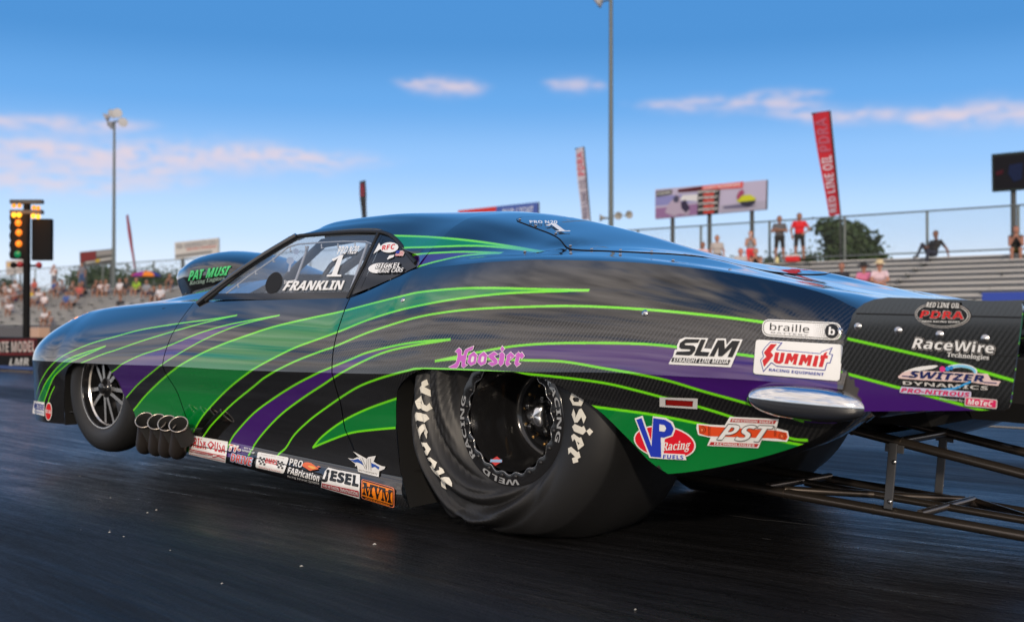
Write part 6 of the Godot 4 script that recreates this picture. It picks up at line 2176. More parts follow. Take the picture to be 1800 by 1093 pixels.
# ---------------------------------------------------------------- timing tree between the lanes
func build_timing_tree() -> void:
	var c := Vector3(-15.1, 0, -5.0)
	var o := thing("timing_tree", "black start light tower with amber and green lamps", "timing tree", c, YAW)
	var blk := mat("tree_black", Color(.008, .008, .009), .7, 0.0, .25)
	# local frame: x to the right in the picture, z towards the camera; one photo pixel is about 9 mm here
	var s := 17.5 / 2000.0
	var P := func(px: float, py: float) -> Vector3: return Vector3((px - 48.0) * s, 0, 0) + Vector3(0, (at_z(Vector2(48, py), c.z)).y, 0)
	var mb := MB.new()
	var pl: Vector3 = P.call(48, 590)
	mb.tube([Vector3(0, 0, 0), Vector3(0, P.call(48, 352).y, 0)], .055, 10)
	put("post", mb, blk, o)
	mb = MB.new()
	var a: Vector3 = P.call(20, 455); var b: Vector3 = P.call(50, 374)
	mb.box(Vector3(a.x, a.y, -.06), Vector3(b.x, b.y, .05), Color.WHITE, Transform3D(), .01)
	var left := put("lamp_box", mb, blk, o)
	for i in 5:
		mb = MB.new(); mb.tube([Vector3(a.x, lerpf(a.y, b.y, (i + .5) / 5.0), -.02), Vector3(a.x - .012, lerpf(a.y, b.y, (i + .5) / 5.0), -.02)], .07, 12)
		put("lamp_housing", mb, blk, left)
	mb = MB.new()
	a = P.call(55, 457); b = P.call(91, 384)
	mb.box(Vector3(a.x, a.y, -.12), Vector3(b.x, b.y, -.02), Color.WHITE, Transform3D(), .01)
	put("far_lane_box", mb, blk, o)
	for y in [353.0, 371.0]:
		mb = MB.new()
		a = P.call(19, y + 5); b = P.call(77, y - 2)
		mb.box(Vector3(a.x, a.y, -.05), Vector3(b.x, b.y, .06), Color.WHITE, Transform3D(), .005)
		put("hood_bar", mb, mat("tree_bar", Color(.06, .06, .06), .6), o)
	var lamps := [[27, 362, 4.2, "dim"], [37, 362, 4.2, "dim"], [63, 365, 4.2, "dim"], [71, 366, 4.2, "dim"], [27, 378, 4.8, "lit"], [36.5, 378, 4.8, "lit"], [62, 380, 4.5, "lit"], [71, 381, 4.5, "lit"], [35, 392, 6.2, "amber"], [36, 409, 6.2, "amber"], [36, 428.5, 6.2, "amber"], [34, 447, 6.2, "green"]]
	for l in lamps:
		var p: Vector3 = P.call(l[0], l[1])
		var col: Color = {"dim": Color(1.0, .38, .03), "lit": Color(1.0, .55, .04), "amber": Color(.95, .27, .02), "green": Color(.0, .30, .11)}[l[3]]
		var e: float = {"dim": .75, "lit": 1.25, "amber": .62, "green": .28}[l[3]]
		var m := mat("bulb_" + l[3], col * .5, .35)
		m.emission_enabled = true; m.emission = col.linear_to_srgb(); m.emission_energy_multiplier = e
		mb = MB.new()
		mb.lathe([[.0005, .03], [l[2] * s * .6, .024], [l[2] * s, .0]], Transform3D(Basis(Vector3(1, 0, 0), PI / 2), Vector3(p.x, p.y, .055)), 14)
		var bulb := put("lamp", mb, m, o)
		if l[3] == "lit" or l[3] == "amber":
			var li := OmniLight3D.new()
			li.name = "lamp_light"
			bulb.add_child(li)
			li.position = Vector3(p.x, p.y, .13)
			li.light_color = Color(1, .6, .15); li.light_energy = .02; li.light_size = .05; li.omni_range = 30; li.omni_attenuation = 2.0; li.shadow_enabled = true
	for l in [[26, 466, -1, false], [38, 465, 1, true], [72, 466, 1, true]]:
		var p: Vector3 = P.call(l[0], l[1])
		mb = MB.new(); mb.ball(Vector3(p.x, p.y, .04), Vector3(.05, .05, .05), 12)
		put("warning_lamp", mb, mat("warning_red", Color(.30, .015, .02), .35) if l[3] else blk, o)
	mb = MB.new(); mb.tube([P.call(26, 467), P.call(72, 467)], .02, 6)
	put("lamp_arm", mb, blk, o)
	# low banner wall round its foot, along the centre line
	var w := thing("banner_wall", "low black wall with a lettered banner below the timing tree", "wall", Vector3(-17, 0, -5.0))
	mb = MB.new(); mb.box(Vector3(-6, .02, -.10), Vector3(3.2, .50, .10), Color.WHITE, Transform3D(), .01)
	put("wall_panel", mb, blk, w)
	mb = MB.new(); mb.box(Vector3(-6, 0, -.12), Vector3(3.2, .045, .12))
	put("base_rail", mb, mat("blue_rail", Color(.03, .07, .22), .6), w)
	mb = MB.new()
	f_poly(mb, [-60, 598, 64, 595, 64, 624, -60, 624], -4.9, Color(.16, .02, .025), .004)
	f_poly(mb, [-60, 600, 63, 597, 63, 621, -60, 621], -4.9, Color(.015, .015, .018), .008)
	f_text(mb, "LATE MODEL", [-12, 600, 63, 598, 63, 619, -12, 620], -4.9, Color(.40, .04, .05), .010)
	f_text(mb, "LATE MODEL", [-11, 601, 62, 599, 62, 618, -11, 619], -4.9, Color(.50, .47, .44), .014)
	f_text(mb, "LMR", [19, 630, 52, 629, 51, 642, 16, 642], -4.9, Color(.52, .52, .52), .012)
	for k in mb.v.size(): mb.v[k] -= w.position
	put("banner_print", mb, vmat("sign_print", .7, .25), w)
# ---------------------------------------------------------------- spectators: one continuous surface over a skeleton
# bones: [from, to, radius, radius, colour slot]; slots: 0 skin 1 shirt 2 shorts 3 shoes 4 hair 5 lower leg
func body_mesh(bones: Array, cols: Array, cell := .026) -> ArrayMesh:
	var lo := Vector3(1e9, 1e9, 1e9); var hi := -lo
	for b in bones:
		var r := maxf(b[2], b[3]) + .06
		for e in 2:
			lo = lo.min(b[e] - Vector3(r, r, r)); hi = hi.max(b[e] + Vector3(r, r, r))
	var nx := int((hi.x - lo.x) / cell) + 2; var ny := int((hi.y - lo.y) / cell) + 2; var nz := int((hi.z - lo.z) / cell) + 2
	var f := PackedFloat32Array(); f.resize(nx * ny * nz); f.fill(1.0)
	var sl := PackedByteArray(); sl.resize(nx * ny * nz)
	var bd := PackedFloat32Array(); bd.resize(nx * ny * nz); bd.fill(1.0)
	for b in bones:
		var a: Vector3 = b[0]; var c: Vector3 = b[1]
		var r0: float = b[2]; var r1: float = b[3]
		var m := maxf(r0, r1) + .05
		var p0 := ((a.min(c) - Vector3(m, m, m) - lo) / cell).floor(); var p1 := ((a.max(c) + Vector3(m, m, m) - lo) / cell).ceil()
		var ac := c - a; var l2 := maxf(ac.length_squared(), 1e-9)
		for z in range(maxi(int(p0.z), 0), mini(int(p1.z) + 1, nz)):
			for y in range(maxi(int(p0.y), 0), mini(int(p1.y) + 1, ny)):
				for x in range(maxi(int(p0.x), 0), mini(int(p1.x) + 1, nx)):
					var p := lo + Vector3(x, y, z) * cell
					var t := clampf((p - a).dot(ac) / l2, 0.0, 1.0)
					var d := (p - a - ac * t).length() - lerpf(r0, r1, t)
					var i := (z * ny + y) * nx + x
					var o := f[i]
					var k := .03
					var h := clampf(.5 + .5 * (o - d) / k, 0.0, 1.0)
					f[i] = lerpf(o, d, h) - k * h * (1.0 - h)
					if d < bd[i]:
						bd[i] = d; sl[i] = b[4]
	# surface nets
	var vi := PackedInt32Array(); vi.resize(nx * ny * nz); vi.fill(-1)
	var vs := PackedVector3Array(); var vc := PackedColorArray()
	var off := [0, 1, nx, nx + 1, nx * ny, nx * ny + 1, nx * ny + nx, nx * ny + nx + 1]
	var co := [Vector3(0, 0, 0), Vector3(1, 0, 0), Vector3(0, 1, 0), Vector3(1, 1, 0), Vector3(0, 0, 1), Vector3(1, 0, 1), Vector3(0, 1, 1), Vector3(1, 1, 1)]
	var ed := [[0, 1], [2, 3], [4, 5], [6, 7], [0, 2], [1, 3], [4, 6], [5, 7], [0, 4], [1, 5], [2, 6], [3, 7]]
	for z in nz - 1:
		for y in ny - 1:
			var base := (z * ny + y) * nx
			for x in nx - 1:
				var i := base + x
				var neg := 0
				for k in 8:
					if f[i + off[k]] < 0.0: neg += 1
				if neg == 0 or neg == 8: continue
				var s := Vector3.ZERO; var n := 0
				for e in ed:
					var u := f[i + off[e[0]]]; var v := f[i + off[e[1]]]
					if (u < 0.0) != (v < 0.0):
						s += (co[e[0]] as Vector3).lerp(co[e[1]], u / (u - v)); n += 1
				vi[i] = vs.size()
				vs.append(lo + (Vector3(x, y, z) + s / n) * cell)
				var best := 9.0; var slot := 0
				for k in 8:
					if bd[i + off[k]] < best:
						best = bd[i + off[k]]; slot = sl[i + off[k]]
				vc.append(cols[slot])
	var ix := PackedInt32Array()
	var nm := PackedVector3Array(); nm.resize(vs.size())
	for z in range(1, nz - 1):
		for y in range(1, ny - 1):
			for x in range(1, nx - 1):
				var i := (z * ny + y) * nx + x
				for ax in 3:
					var st: int = [1, nx, nx * ny][ax]
					if (f[i] < 0.0) == (f[i + st] < 0.0): continue
					var u: int = [nx, nx * ny, 1][ax]; var v: int = [nx * ny, 1, nx][ax]
					var q := [vi[i], vi[i - u], vi[i - u - v], vi[i - v]]
					if q.min() < 0: continue
					if f[i] < 0.0: q.reverse()
					ix.append_array([q[0], q[1], q[2], q[0], q[2], q[3]])
					var nn := (vs[q[2]] - vs[q[0]]).cross(vs[q[1]] - vs[q[0]])
					for k in q: nm[k] += nn
	for i in nm.size(): nm[i] = nm[i].normalized()
	var arr := []
	arr.resize(Mesh.ARRAY_MAX)
	arr[Mesh.ARRAY_VERTEX] = vs; arr[Mesh.ARRAY_NORMAL] = nm; arr[Mesh.ARRAY_COLOR] = vc; arr[Mesh.ARRAY_INDEX] = ix
	var am := ArrayMesh.new()
	am.add_surface_from_arrays(Mesh.PRIMITIVE_TRIANGLES, arr)
	return am

func v3(x: float, y: float, z: float) -> Vector3: return Vector3(x, y, z)

# torso and head on hips at h, leaning forward by lean (towards +z)
func upper(h: Vector3, lean: float, female := false, look := 0.0, hair_long := false) -> Array:
	var up := v3(0, cos(lean), sin(lean)); var fw := v3(0, -sin(lean), cos(lean))
	var sw := .155 if female else .18
	var sh := h + up * .47; var ch := h + up * .33; var be := h + up * .15
	var nk := h + up * .53; var hd := h + up * .68 + fw * (.03 - .2 * lean)
	var b := [[h + v3(-.085, 0, 0), h + v3(.085, 0, 0), .115, .115, 2], [be + v3(-.06, 0, 0), be + v3(.06, 0, 0), .112, .112, 1], [ch + v3(-.08, 0, 0), ch + v3(.08, 0, 0), .122, .122, 1], [sh + v3(-sw, -.01, 0), sh + v3(sw, -.01, 0), .064, .064, 1], [nk, hd, .052, .05, 0], [hd + v3(0, -.04, .012), hd + v3(0, .03, .0), .078, .092, 0], [hd + v3(0, .045, -.015), hd + v3(0, .055, -.03), .088, .088, 4], [hd + v3(0, -.015, .085), hd + v3(0, -.03, .10), .014, .017, 0], [hd + v3(-.088, -.01, -.005), hd + v3(-.09, .01, -.005), .02, .02, 0], [hd + v3(.088, -.01, -.005), hd + v3(.09, .01, -.005), .02, .02, 0]]
	if hair_long: b.append([hd + v3(0, .02, -.06), nk + v3(0, -.05, -.07), .08, .06, 4])
	return [b, sh + v3(-sw, 0, 0), sh + v3(sw, 0, 0), hd]

func arm(s: Vector3, e: Vector3, w: Vector3, sleeve := 1) -> Array:
	var d := (w - e).normalized()
	var mid := s.lerp(e, .55)
	var th := d.cross(v3(0, 0, 1)).normalized()
	return [[s, mid, .056, .05, sleeve], [mid, e, .046, .041, 0], [e, w, .041, .029, 0], [w, w + d * .075, .032, .030, 0], [w + d * .07, w + d * .15, .026, .012, 0], [w + d * .02, w + d * .07 + th * .05, .014, .011, 0]]

func leg(hp: Vector3, kn: Vector3, an: Vector3, toe: Vector3, long := false) -> Array:
	var mid := hp.lerp(kn, .75)
	var c := 2 if long else 0
	return [[hp, mid, .092, .076, 2], [mid, kn, .068, .058, c], [kn, an, .060, .040, c], [an + v3(0, -.01, -.03), toe, .045, .036, 3]]

func standing(arms: String, female := false, long := false, hair_long := false) -> Array:
	var h := v3(0, .95, 0)
	var u := upper(h, .02, female, 0.0, hair_long)
	var b: Array = u[0]
	var l: Vector3 = u[1]; var r: Vector3 = u[2]; var hd: Vector3 = u[3]
	var sp := .10 if female else .14
	for s in [-1.0, 1.0]:
		b.append_array(leg(v3(.095 * s, .92, 0), v3((.09 + sp * .3) * s, .50, .02), v3(sp * s * 1.1, .085, -.02), v3(sp * s * 1.35, .04, .14), long))
	if arms == "crossed":
		b.append_array(arm(l, v3(-.27, 1.17, .06), v3(.08, 1.20, .20)))
		b.append_array(arm(r, v3(.27, 1.17, .06), v3(-.08, 1.24, .19)))
	elif arms == "phone":
		b.append_array(arm(l, v3(-.20, 1.16, .14), v3(-.05, 1.42, .22), 0))
		b.append_array(arm(r, v3(.20, 1.16, .14), v3(.05, 1.42, .22), 0))
	elif arms == "hip":
		b.append_array(arm(l, v3(-.30, 1.16, -.02), v3(-.25, .92, .05)))
		b.append_array(arm(r, v3(.36, 1.18, -.04), v3(.17, 1.02, .10)))
	else:
		b.append_array(arm(l, v3(-.25, 1.15, -.01), v3(-.25, .90, .06)))
		b.append_array(arm(r, v3(.25, 1.15, -.01), v3(.26, .90, .06)))
	return b

# seated: the origin lies on the seat plank, feet on the foot board below and in front
func seated(kind: String, female := false, hair_long := false) -> Array:
	var h := v3(0, .11, 0)
	var lean: float = {"knees": .55, "upright": .12, "face": .45, "back": -.45}[kind]
	var u := upper(h, lean, female, 0.0, hair_long)
	var b: Array = u[0]
	var l: Vector3 = u[1]; var r: Vector3 = u[2]; var hd: Vector3 = u[3]
	var k := 0
	for s in [-1.0, 1.0]:
		k += 1
		if kind == "back":
			if s < 0: b.append_array(leg(v3(-.09, .10, .02), v3(-.16, .42, .34), v3(-.20, .02, .58), v3(-.22, -.02, .74), true))
			else: b.append_array(leg(v3(.09, .10, .02), v3(.12, .14, .46), v3(.14, -.26, .52), v3(.15, -.31, .68), true))
		else:
			b.append_array(leg(v3(.09 * s, .09, .02), v3(.13 * s, .12, .44), v3(.13 * s, -.27, .42), v3(.14 * s, -.31, .58)))
	if kind == "knees":
		b.append_array(arm(l, v3(-.24, .28, .36), v3(-.04, .20, .50)))
		b.append_array(arm(r, v3(.24, .28, .36), v3(.04, .22, .50)))
	elif kind == "face":
		b.append_array(arm(l, v3(-.20, .26, .40), v3(-.06, .50, .42), 0))
		b.append_array(arm(r, v3(.20, .26, .40), v3(.06, .50, .42), 0))
	elif kind == "back":
		b.append_array(arm(l, v3(-.22, .26, -.02), v3(-.10, .30, .24)))
		b.append_array(arm(r, v3(.32, .26, -.36), v3(.34, .02, -.42)))
	else:
		b.append_array(arm(l, v3(-.25, .28, .10), v3(-.12, .20, .34)))
		b.append_array(arm(r, v3(.25, .28, .10), v3(.12, .20, .34)))
	return b

func person(label: String, bones: Array, cols: Array, at: Vector3, turn := 0.0, group := "", size := 1.0, cell := .026) -> Node3D:
	var o := put("person", body_mesh(bones, cols, cell), vmat("cloth_and_skin", .8))
	o.position = at; o.rotation.y = turn; o.scale = Vector3.ONE * size
	tag(o, label, "person", group)
	return o

func palette(shirt: Color, shorts: Color, skin := Color(.38, .20, .13), hair := Color(.03, .02, .015), shoes := Color(.5, .5, .5)) -> Array:
	return [skin, shirt, shorts, shoes, hair, skin]

func hat(o: Node3D, at: Vector3, brim: float, col: Color, called := "hat") -> void:
	var mb := MB.new()
	mb.lathe([[brim, -.01], [brim * .98, .0], [.105, .012], [.10, .07], [.085, .11], [.0005, .115]], Transform3D(Basis(Vector3(1, 0, 0), .15), at), 20, col)
	put(called, mb, vmat("cloth_and_skin", .8), o)

func build_people() -> void:
	var top := seat_pos(ROWS - 1)
	var foot_y := top.x + .02
	var stand := func(px: float) -> Vector3:
		var q := at_z(Vector2(px, 453), top.y)
		return Vector3(q.x, foot_y, top.y)
	var dark := Color(.02, .02, .022)
	person("man in a grey shirt standing behind the bleachers near a sign post", standing("side"), palette(Color(.42, .38, .36), Color(.06, .05, .05), Color(.42, .2, .13), Color(.03, .025, .02)), stand.call(1268) + Vector3(0, -.62, .3), .5)
	person("person in a pale pink shirt half hidden behind the car's rear window", standing("side", true), palette(Color(.72, .50, .55), Color(.1, .1, .1), Color(.28, .13, .09)), stand.call(1243) + Vector3(0, -.85, .3), .4)
	var c := person("woman in a grey tank top and red shorts holding a phone to her face", standing("phone", true, false, true), palette(Color(.28, .29, .32), Color(.75, .04, .05), Color(.50, .26, .18), Color(.16, .07, .03)), stand.call(1335) + Vector3(0, -.42, .66), .45, "", .92)
	var ph := MB.new(); ph.box(Vector3(-.035, 1.50, .245), Vector3(.035, 1.62, .258), Color(.5, .5, .6), Transform3D(), .004)
	var phone := put("phone", ph, vmat("sign_print", .7, .25))
	phone.position = c.position; phone.rotation.y = .45; phone.scale = Vector3.ONE * .92
	tag(phone, "phone held up by the woman in red shorts", "phone")
	person("man in a dark sleeveless shirt with his arms crossed, black shorts", standing("crossed"), palette(Color(.10, .10, .11), dark, Color(.30, .15, .10), Color(.02, .015, .012), Color(.7, .7, .68)), stand.call(1371), .45)
	person("man in a red shirt and black shorts standing on the top row", standing("hip"), palette(Color(.62, .015, .02), dark, Color(.30, .15, .10), Color(.02, .015, .012), dark), stand.call(1406), .45, "", 1.03)
	var seat := func(px: float, py: float) -> Vector3: return seat_at(Vector2(px, py))
	person("person in a dark shirt sitting with hands at the face below the red shorts", seated("face"), palette(dark, dark, Color(.40, .2, .14), Color(.05, .02, .015)), seat.call(1330, 482), .4)
	person("person in a grey shirt sitting beside the dark shirt below the sign post", seated("upright"), palette(Color(.45, .42, .42), dark, Color(.5, .22, .17), Color(.2, .16, .14)), seat.call(1303, 478), .4)
	person("person in a navy shirt sitting low in the empty rows", seated("upright"), palette(Color(.02, .02, .035), dark, Color(.34, .16, .11), Color(.04, .03, .02)), seat.call(1481, 510), .3)
	var pw := person("woman in a pink shirt and wide black hat", seated("knees", true), palette(Color(.68, .20, .36), dark, Color(.42, .2, .14), Color(.04, .03, .03)), seat.call(1520, 514), .35)
	hat(pw, v3(0, .80, .34), .21, dark)
	var ps := person("man in a pale pink shirt and straw hat leaning on his knees", seated("knees"), palette(Color(.74, .56, .62), Color(.5, .45, .42), Color(.45, .22, .15), Color(.1, .07, .05)), seat.call(1546, 514), .45, "", 1.06)
	hat(ps, v3(0, .80, .34), .19, Color(.62, .50, .30))
	person("man in a black shirt and jeans leaning back on the top row", seated("back"), palette(dark, Color(.025, .03, .045), Color(.20, .10, .07), Color(.015, .012, .01), dark), at_z(Vector2(1640, 447), top.y) * Vector3(1, 0, 1) + Vector3(0, foot_y, 0), -.25)
	person("person in a black tank top sitting on the top row beside the score board post", seated("face"), palette(dark, Color(.10, .11, .03), Color(.36, .17, .12), Color(.16, .05, .03)), at_z(Vector2(1787, 440), top.y) * Vector3(1, 0, 1) + Vector3(0, foot_y, 0), .3)
	# red drink cooler and yellow cup on the top row
	var cq := at_z(Vector2(1397, 455), top.y)
	var mb := MB.new()
	mb.box(Vector3(-.24, 0, -.14), Vector3(.24, .20, .14), Color(.65, .02, .02), Transform3D(), .02)
	var co := thing("cooler", "red cooler with a white lid on the top row", "cooler", Vector3(cq.x, foot_y, top.y + .12))
	put("cooler_body", mb, vmat("cooler_plastic", .4), co)
	mb = MB.new(); mb.box(Vector3(-.25, .20, -.15), Vector3(.25, .26, .15), Color(.8, .8, .8), Transform3D(), .02)
	put("lid", mb, vmat("cooler_plastic", .4), co)
	mb = MB.new(); mb.lathe([[.0005, .22], [.06, .22], [.055, 0]], Transform3D(), 12, Color(.7, .62, .30))
	var jug := put("jug", mb, vmat("cooler_plastic", .4))
	jug.position = Vector3(at_z(Vector2(1369, 458), top.y + .1).x, foot_y - .03, top.y + .2)
	tag(jug, "small yellow jug on the top row beside the crossed arms man", "jug")
	# the crowd further down the stand
	var rng := RandomNumberGenerator.new(); rng.seed = 77
	var shapes := [seated("upright"), seated("knees"), seated("upright", true, true), seated("knees", true, true), seated("face")]
	var shirts := [Color(.65, .62, .66), Color(.45, .10, .08), Color(.03, .03, .035), Color(.65, .62, .66), Color(.30, .30, .32), Color(.05, .10, .30), Color(.24, .25, .28), Color(.68, .60, .62), Color(.05, .05, .06)]
	var names := ["white", "dark red", "black", "white", "grey", "blue", "charcoal", "pale", "black"]
	var variants := {}
	var spots := []
	# px, py of the seat, shirt number (or -1)
	for s in V([10, 520, 22, 522, 33, 521, 2, 531, 13, 536, 25, 533, 40, 528, 50, 519, 64, 535, 72, 530, 78, 538, 86, 514, 96, 516, 104, 519, 112, 514, 122, 521, 131, 521, 140, 524, 148, 519, 166, 519, 172, 517, 181, 518, 189, 519, 197, 521, 211, 514, 222, 516, 240, 517, 249, 520, 258, 519, 117, 538, 128, 540, 196, 547, 212, 549, 274, 528, 282, 532, 288, 528, 83, 566, 90, 572, 301, 507, 5, 548, 20, 552, 60, 512, 30, 506]): spots.append(s)
	var i := 0
	for s in spots:
		if i % 4 == 3:
			i += 1
			continue
		var k := rng.randi() % shirts.size(); var sh := rng.randi() % shapes.size()
		var key := k * 10 + sh
		var at: Vector3 = seat_at(s)
		var lab: String = "spectator in a %s shirt sitting in the far part of the stand" % names[k]
		if not variants.has(key):
			variants[key] = person(lab, shapes[sh], palette(shirts[k], [dark, Color(.2, .2, .22), Color(.05, .06, .12)][i % 3], Color(.30, .155, .105), [Color(.03, .02, .015), Color(.2, .1, .05), Color(.08, .05, .03)][i % 3]), at, .5, "spectators in the far part of the stand", 1.0, .036)
		else:
			var o := copy_thing(variants[key], "person")
			o.position = at
		i += 1
	var yel := person("spectator in a bright yellow shirt in the far part of the stand", seated("knees"), palette(Color(.70, .48, .02), dark, Color(.4, .2, .14)), seat_at(Vector2(60, 531)), .5)
	person("spectator in a neon green shirt below the umbrella", seated("upright"), palette(Color(.45, .75, .03), dark, Color(.4, .2, .14)), seat_at(Vector2(240, 514)), .5)
	person("man in a white shirt standing up in the far stand", standing("phone"), palette(Color(.7, .68, .72), Color(.15, .15, .18), Color(.4, .2, .14)), at_z(Vector2(94, 520), -35.4) * Vector3(1, 0, 1) + Vector3(0, 3.05, 0), .5)
	person("man in a grey shirt and blue jeans standing at the fence", standing("side", false, true), palette(Color(.16, .16, .19), Color(.05, .09, .2), Color(.35, .18, .12)), at_z(Vector2(143, 515), -35.4) * Vector3(1, 0, 1) + Vector3(0, 3.05, 0), .5)
	# umbrella
	var uq := at_z(Vector2(261, 486), -36.0)
	var um := thing("umbrella", "orange and purple sun umbrella in the far stand", "umbrella", Vector3(uq.x, 3.0, -35.8))
	mb = MB.new()
	var uy := uq.y - 3.0
	for g in 8:
		var a0 := TAU * g / 8.0; var a1 := TAU * (g + 1) / 8.0
		var col: Color = [Color(.80, .22, .02), Color(.25, .03, .22), Color(.70, .06, .06), Color(.04, .05, .25)][g % 4]
		var rr := []
		for j in 5:
			var t := j / 4.0
			var r := .95 * sin(t * PI / 2.0 * .95); var y := uy + .35 * cos(t * PI / 2.0)
			rr.append([v3(r * cos(a0), y, r * sin(a0)), v3(r * cos((a0 + a1) / 2) * .98, y - .01, r * sin((a0 + a1) / 2) * .98), v3(r * cos(a1), y, r * sin(a1))])
		mb.grid(rr, null, false, true, col)
	put("canopy", mb, vmat("cloth_and_skin", .8), um)
	mb = MB.new(); mb.tube([v3(0, 0, 0), v3(0, uy + .38, 0)], .018, 6)
	put("pole", mb, mats["pole_steel"], um)
	# equipment cases on the ground by the banner wall
	mb = MB.new(); mb.box(Vector3(-.6, 0, -.3), Vector3(.6, .55, .3), Color(.50, .32, .22), Transform3D(), .02)
	var bx := put("crate", mb, vmat("cooler_plastic", .4))
	bx.position = at_z(Vector2(66, 594), -24.0) * Vector3(1, 0, 1)
	bx.position.y = 0.0
	tag(bx, "tan crate standing before the stand behind the timing tree", "crate")
	# front guard rail of the stand and blue board
	var gz := -25.5
	var f := thing("guard_wall", "long low concrete guard wall in front of the stand", "wall", Vector3(-40, 0, gz))
	mb = MB.new(); mb.box(Vector3(-120, 0, -.12), Vector3(60, .62, .12), Color.WHITE, Transform3D(), .02)
	put("wall_panel", mb, mat("guard_wall", Color(.10, .10, .11), .8), f)
	var bq0 := at_z(Vector2(1700, 531), -26.5); var bq1 := at_z(Vector2(1830, 516), -26.5)
	mb = MB.new(); mb.box(Vector3(0, 0, 0), Vector3(bq1.x - bq0.x + 2.0, bq1.y + .05, .05), Color.WHITE, Transform3D(), .01)
	var bb := put("blue_board", mb, mat("blue_board", Color(.03, .07, .40), .5))
	bb.position = Vector3(bq0.x + .4, 0, -26.5)
	tag(bb, "blue advertising board at the foot of the stand beyond the spoiler", "board")
# ---------------------------------------------------------------- trees beyond the fence
func tree(label: String, at: Vector3, height: float, spread: float, sd: int, group := "", leaves := 2600) -> Node3D:
	var rng := RandomNumberGenerator.new(); rng.seed = sd
	var o := thing("tree", label, "tree", at, 0, group)
	var mb := MB.new()
	mb.tube([v3(0, 0, 0), v3(.05, height * .3, .03), v3(-.05, height * .55, 0), v3(.1, height * .8, .05)], [height * .03, height * .024, height * .016, height * .006], 8)
	var tips := []
	for i in 16:
		var a := TAU * i / 16.0 * 2.4 + rng.randf(); var y0 := height * rng.randf_range(.28, .65)
		var l := spread * rng.randf_range(.55, 1.0) * (1.15 - y0 / height * .6)
		var e := v3(cos(a) * l, y0 + height * rng.randf_range(.12, .34), sin(a) * l)
		mb.tube([v3(0, y0, 0), v3(cos(a) * l * .5, lerpf(y0, e.y, .62), sin(a) * l * .5), e], [height * .011, height * .007, height * .003], 5)
		tips.append(e); tips.append(v3(cos(a) * l * .55, lerpf(y0, e.y, .8), sin(a) * l * .55))
	tips.append(v3(.1, height * .9, 0)); tips.append(v3(.3, height * .82, .2)); tips.append(v3(-.4, height * .8, -.2))
	put("trunk", mb, mat("bark", Color(.07, .055, .04), .9), o)
	mb = MB.new()
	for i in leaves:
		var t: Vector3 = tips[rng.randi() % tips.size()]
		var d := v3(rng.randfn(), rng.randfn() * .7, rng.randfn()) * spread * .21
		var p := t + d
		if p.y < height * .22: continue
		var s := rng.randf_range(.14, .26) * (height / 7.0)
		var ax := v3(rng.randf_range(-1, 1), rng.randf_range(-.4, 1), rng.randf_range(-1, 1)).normalized()
		var bx := ax.cross(v3(rng.randf_range(-1, 1), rng.randf_range(-1, 1), rng.randf_range(-1, 1))).normalized()
		var g := rng.randf_range(.7, 1.35)
		var c := Color(.032 * g, .060 * g, .016 * g)
		mb.tri(p - ax * s, p + bx * s * .55, p + ax * s, c); mb.tri(p - ax * s, p + ax * s, p - bx * s * .55, c)
	put("crown", mb, vmat("leaves", .7), o)
	return o

func build_trees() -> void:
	# single tree beside the red banner; then the lower ones left of it
	var q := at_z(Vector2(1496, 452), -62.0)
	tree("dense round tree rising above the top row beside the red banner", v3(q.x, 0, -62.0), 7.2, 1.75, 4, "", 5200)
	for e in [[1395, 7], [1432, 9], [1310, 12], [1352, 15]]:
		var q2 := at_z(Vector2(e[0], 440), -80.0)
		tree("low bushy tree behind the standing spectators", v3(q2.x, 0, -80.0), 6.3, 3.0, e[1], "low trees behind the standing spectators", 3200)
	var k := 0
	for px in [-20, 5, 32, 62, 95, 128, 160, 178, 205, 235, 262, 292, 325]:
		var z := -85.0 - (k % 3) * 6.0
		var q3 := at_z(Vector2(px, 480), z)
		var hh: float = [9.6, 8.2, 7.0, 6.4, 5.6, 7.0, 9.0, 10.4, 8.0, 8.4, 8.0, 8.6, 8.2][k] 
		tree("leafy tree in the row beyond the far stand", v3(q3.x, 0, z), hh, 4.6, 30 + k, "trees in the row beyond the far stand", 3000)
		k += 1
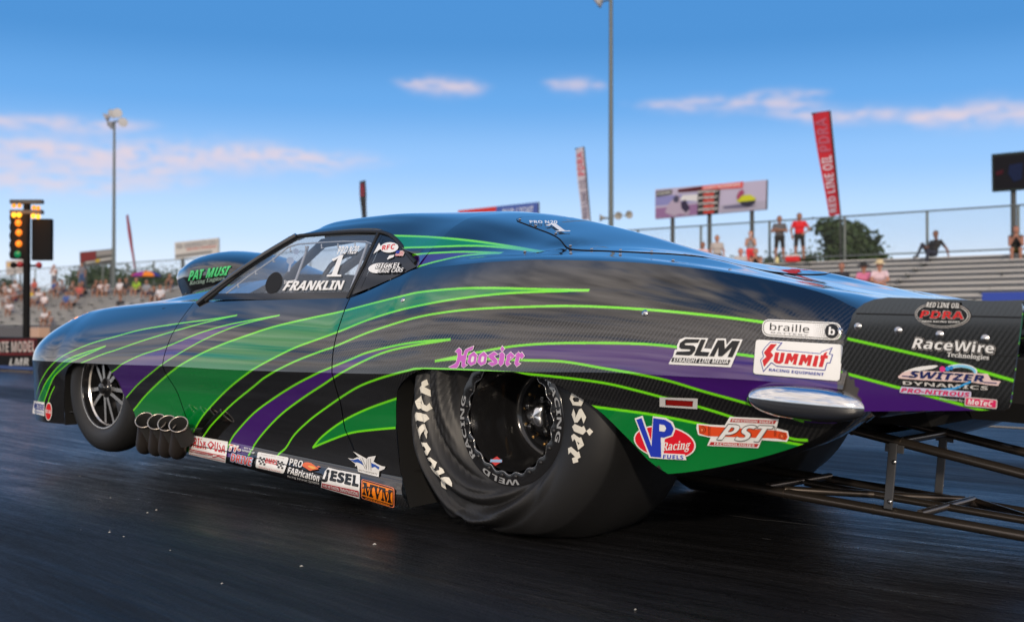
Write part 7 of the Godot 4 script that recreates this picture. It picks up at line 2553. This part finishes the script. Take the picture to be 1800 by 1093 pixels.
func make_materials() -> void:
	var paint := mat("paint", Color.WHITE, 1.0, 1.0, .6)
	paint.albedo_texture = build_livery()
	paint.metallic_texture = tex_metal; paint.roughness_texture = tex_rough
	paint.clearcoat_enabled = true; paint.clearcoat = 1.0; paint.clearcoat_roughness = .015
	var flat := mat("paint_flat", Color.WHITE, 1.0, 1.0, .6)
	flat.albedo_texture = paint.albedo_texture; flat.metallic_texture = tex_metal; flat.roughness_texture = tex_rough
	flat.clearcoat_enabled = true; flat.clearcoat = 1.0; flat.clearcoat_roughness = .04
	var gb := mat("gloss_black", Color(.008, .008, .009), .08, 0.0, .6)
	gb.clearcoat_enabled = true; gb.clearcoat = 1.0; gb.clearcoat_roughness = .03
	var pb := mat("pane_black", Color(.008, .010, .013), .02, 0.0, .7)
	pb.clearcoat_enabled = true; pb.clearcoat = 1.0; pb.clearcoat_roughness = .02
	mat("black_matte", Color(.006, .006, .006), .8)
	mat("steel", Color(.55, .55, .56), .25, .95)
	mat("chrome", Color(.78, .79, .80), .11, 1.0)
	mat("tyre", Color(.0145, .0145, .015), .5)
	mat("rubber_seal", Color(.008, .008, .008), .5)

func _ready() -> void:
	cam_setup()
	var cam := Camera3D.new()
	cam.name = "camera"
	add_child(cam)
	cam.transform = Transform3D(Basis(c_rt, c_up, -c_fw), CAM)
	cam.fov = rad_to_deg(2.0 * atan(546.5 / FOC))
	var lens := CameraAttributesPhysical.new()
	lens.frustum_focal_length = 12.0 / (546.5 / FOC)
	lens.frustum_focus_distance = 3.95
	lens.exposure_aperture = 3.4
	lens.frustum_near = .05; lens.frustum_far = 4000.0
	cam.attributes = lens
	cam.near = .05; cam.far = 4000.0
	var we := WorldEnvironment.new()
	we.name = "world_environment"
	var env := Environment.new()
	we.environment = env
	add_child(we)
	env.tonemap_mode = Environment.TONE_MAPPER_LINEAR
	env.tonemap_exposure = 1.08
	env.background_mode = Environment.BG_SKY
	var sky := Sky.new()
	sky.sky_material = build_sky()
	env.sky = sky
	env.sdfgi_enabled = true; env.ssao_enabled = true; env.ssil_enabled = true
	var sun := DirectionalLight3D.new()
	sun.name = "sun"
	add_child(sun)
	sun.light_energy = 0.6
	sun.light_color = Color(1, .93, .84)
	sun.light_angular_distance = 2.0
	sun.shadow_enabled = true
	sun.look_at_from_position(Vector3(6.6, 3.4, 7.6), Vector3.ZERO)
	build_track()
	body_tables(); roof_tables(); scoop_tables(); tyre_tables()
	var t0 := Time.get_ticks_msec()
	make_materials()
	car = thing("drag_race_car", "black race car with green and purple swooshes leaving the start line", "race car")
	build_body()
	build_scoop()
	build_windows()
	build_cabin()
	build_under()
	build_spoiler()
	build_bumper()
	build_pipes()
	build_wheelie()
	build_rear_wheels()
	build_front_wheels()
	build_stickers()
	build_stands(); build_boards(); build_poles(); build_timing_tree()
	build_people()
	build_trees()
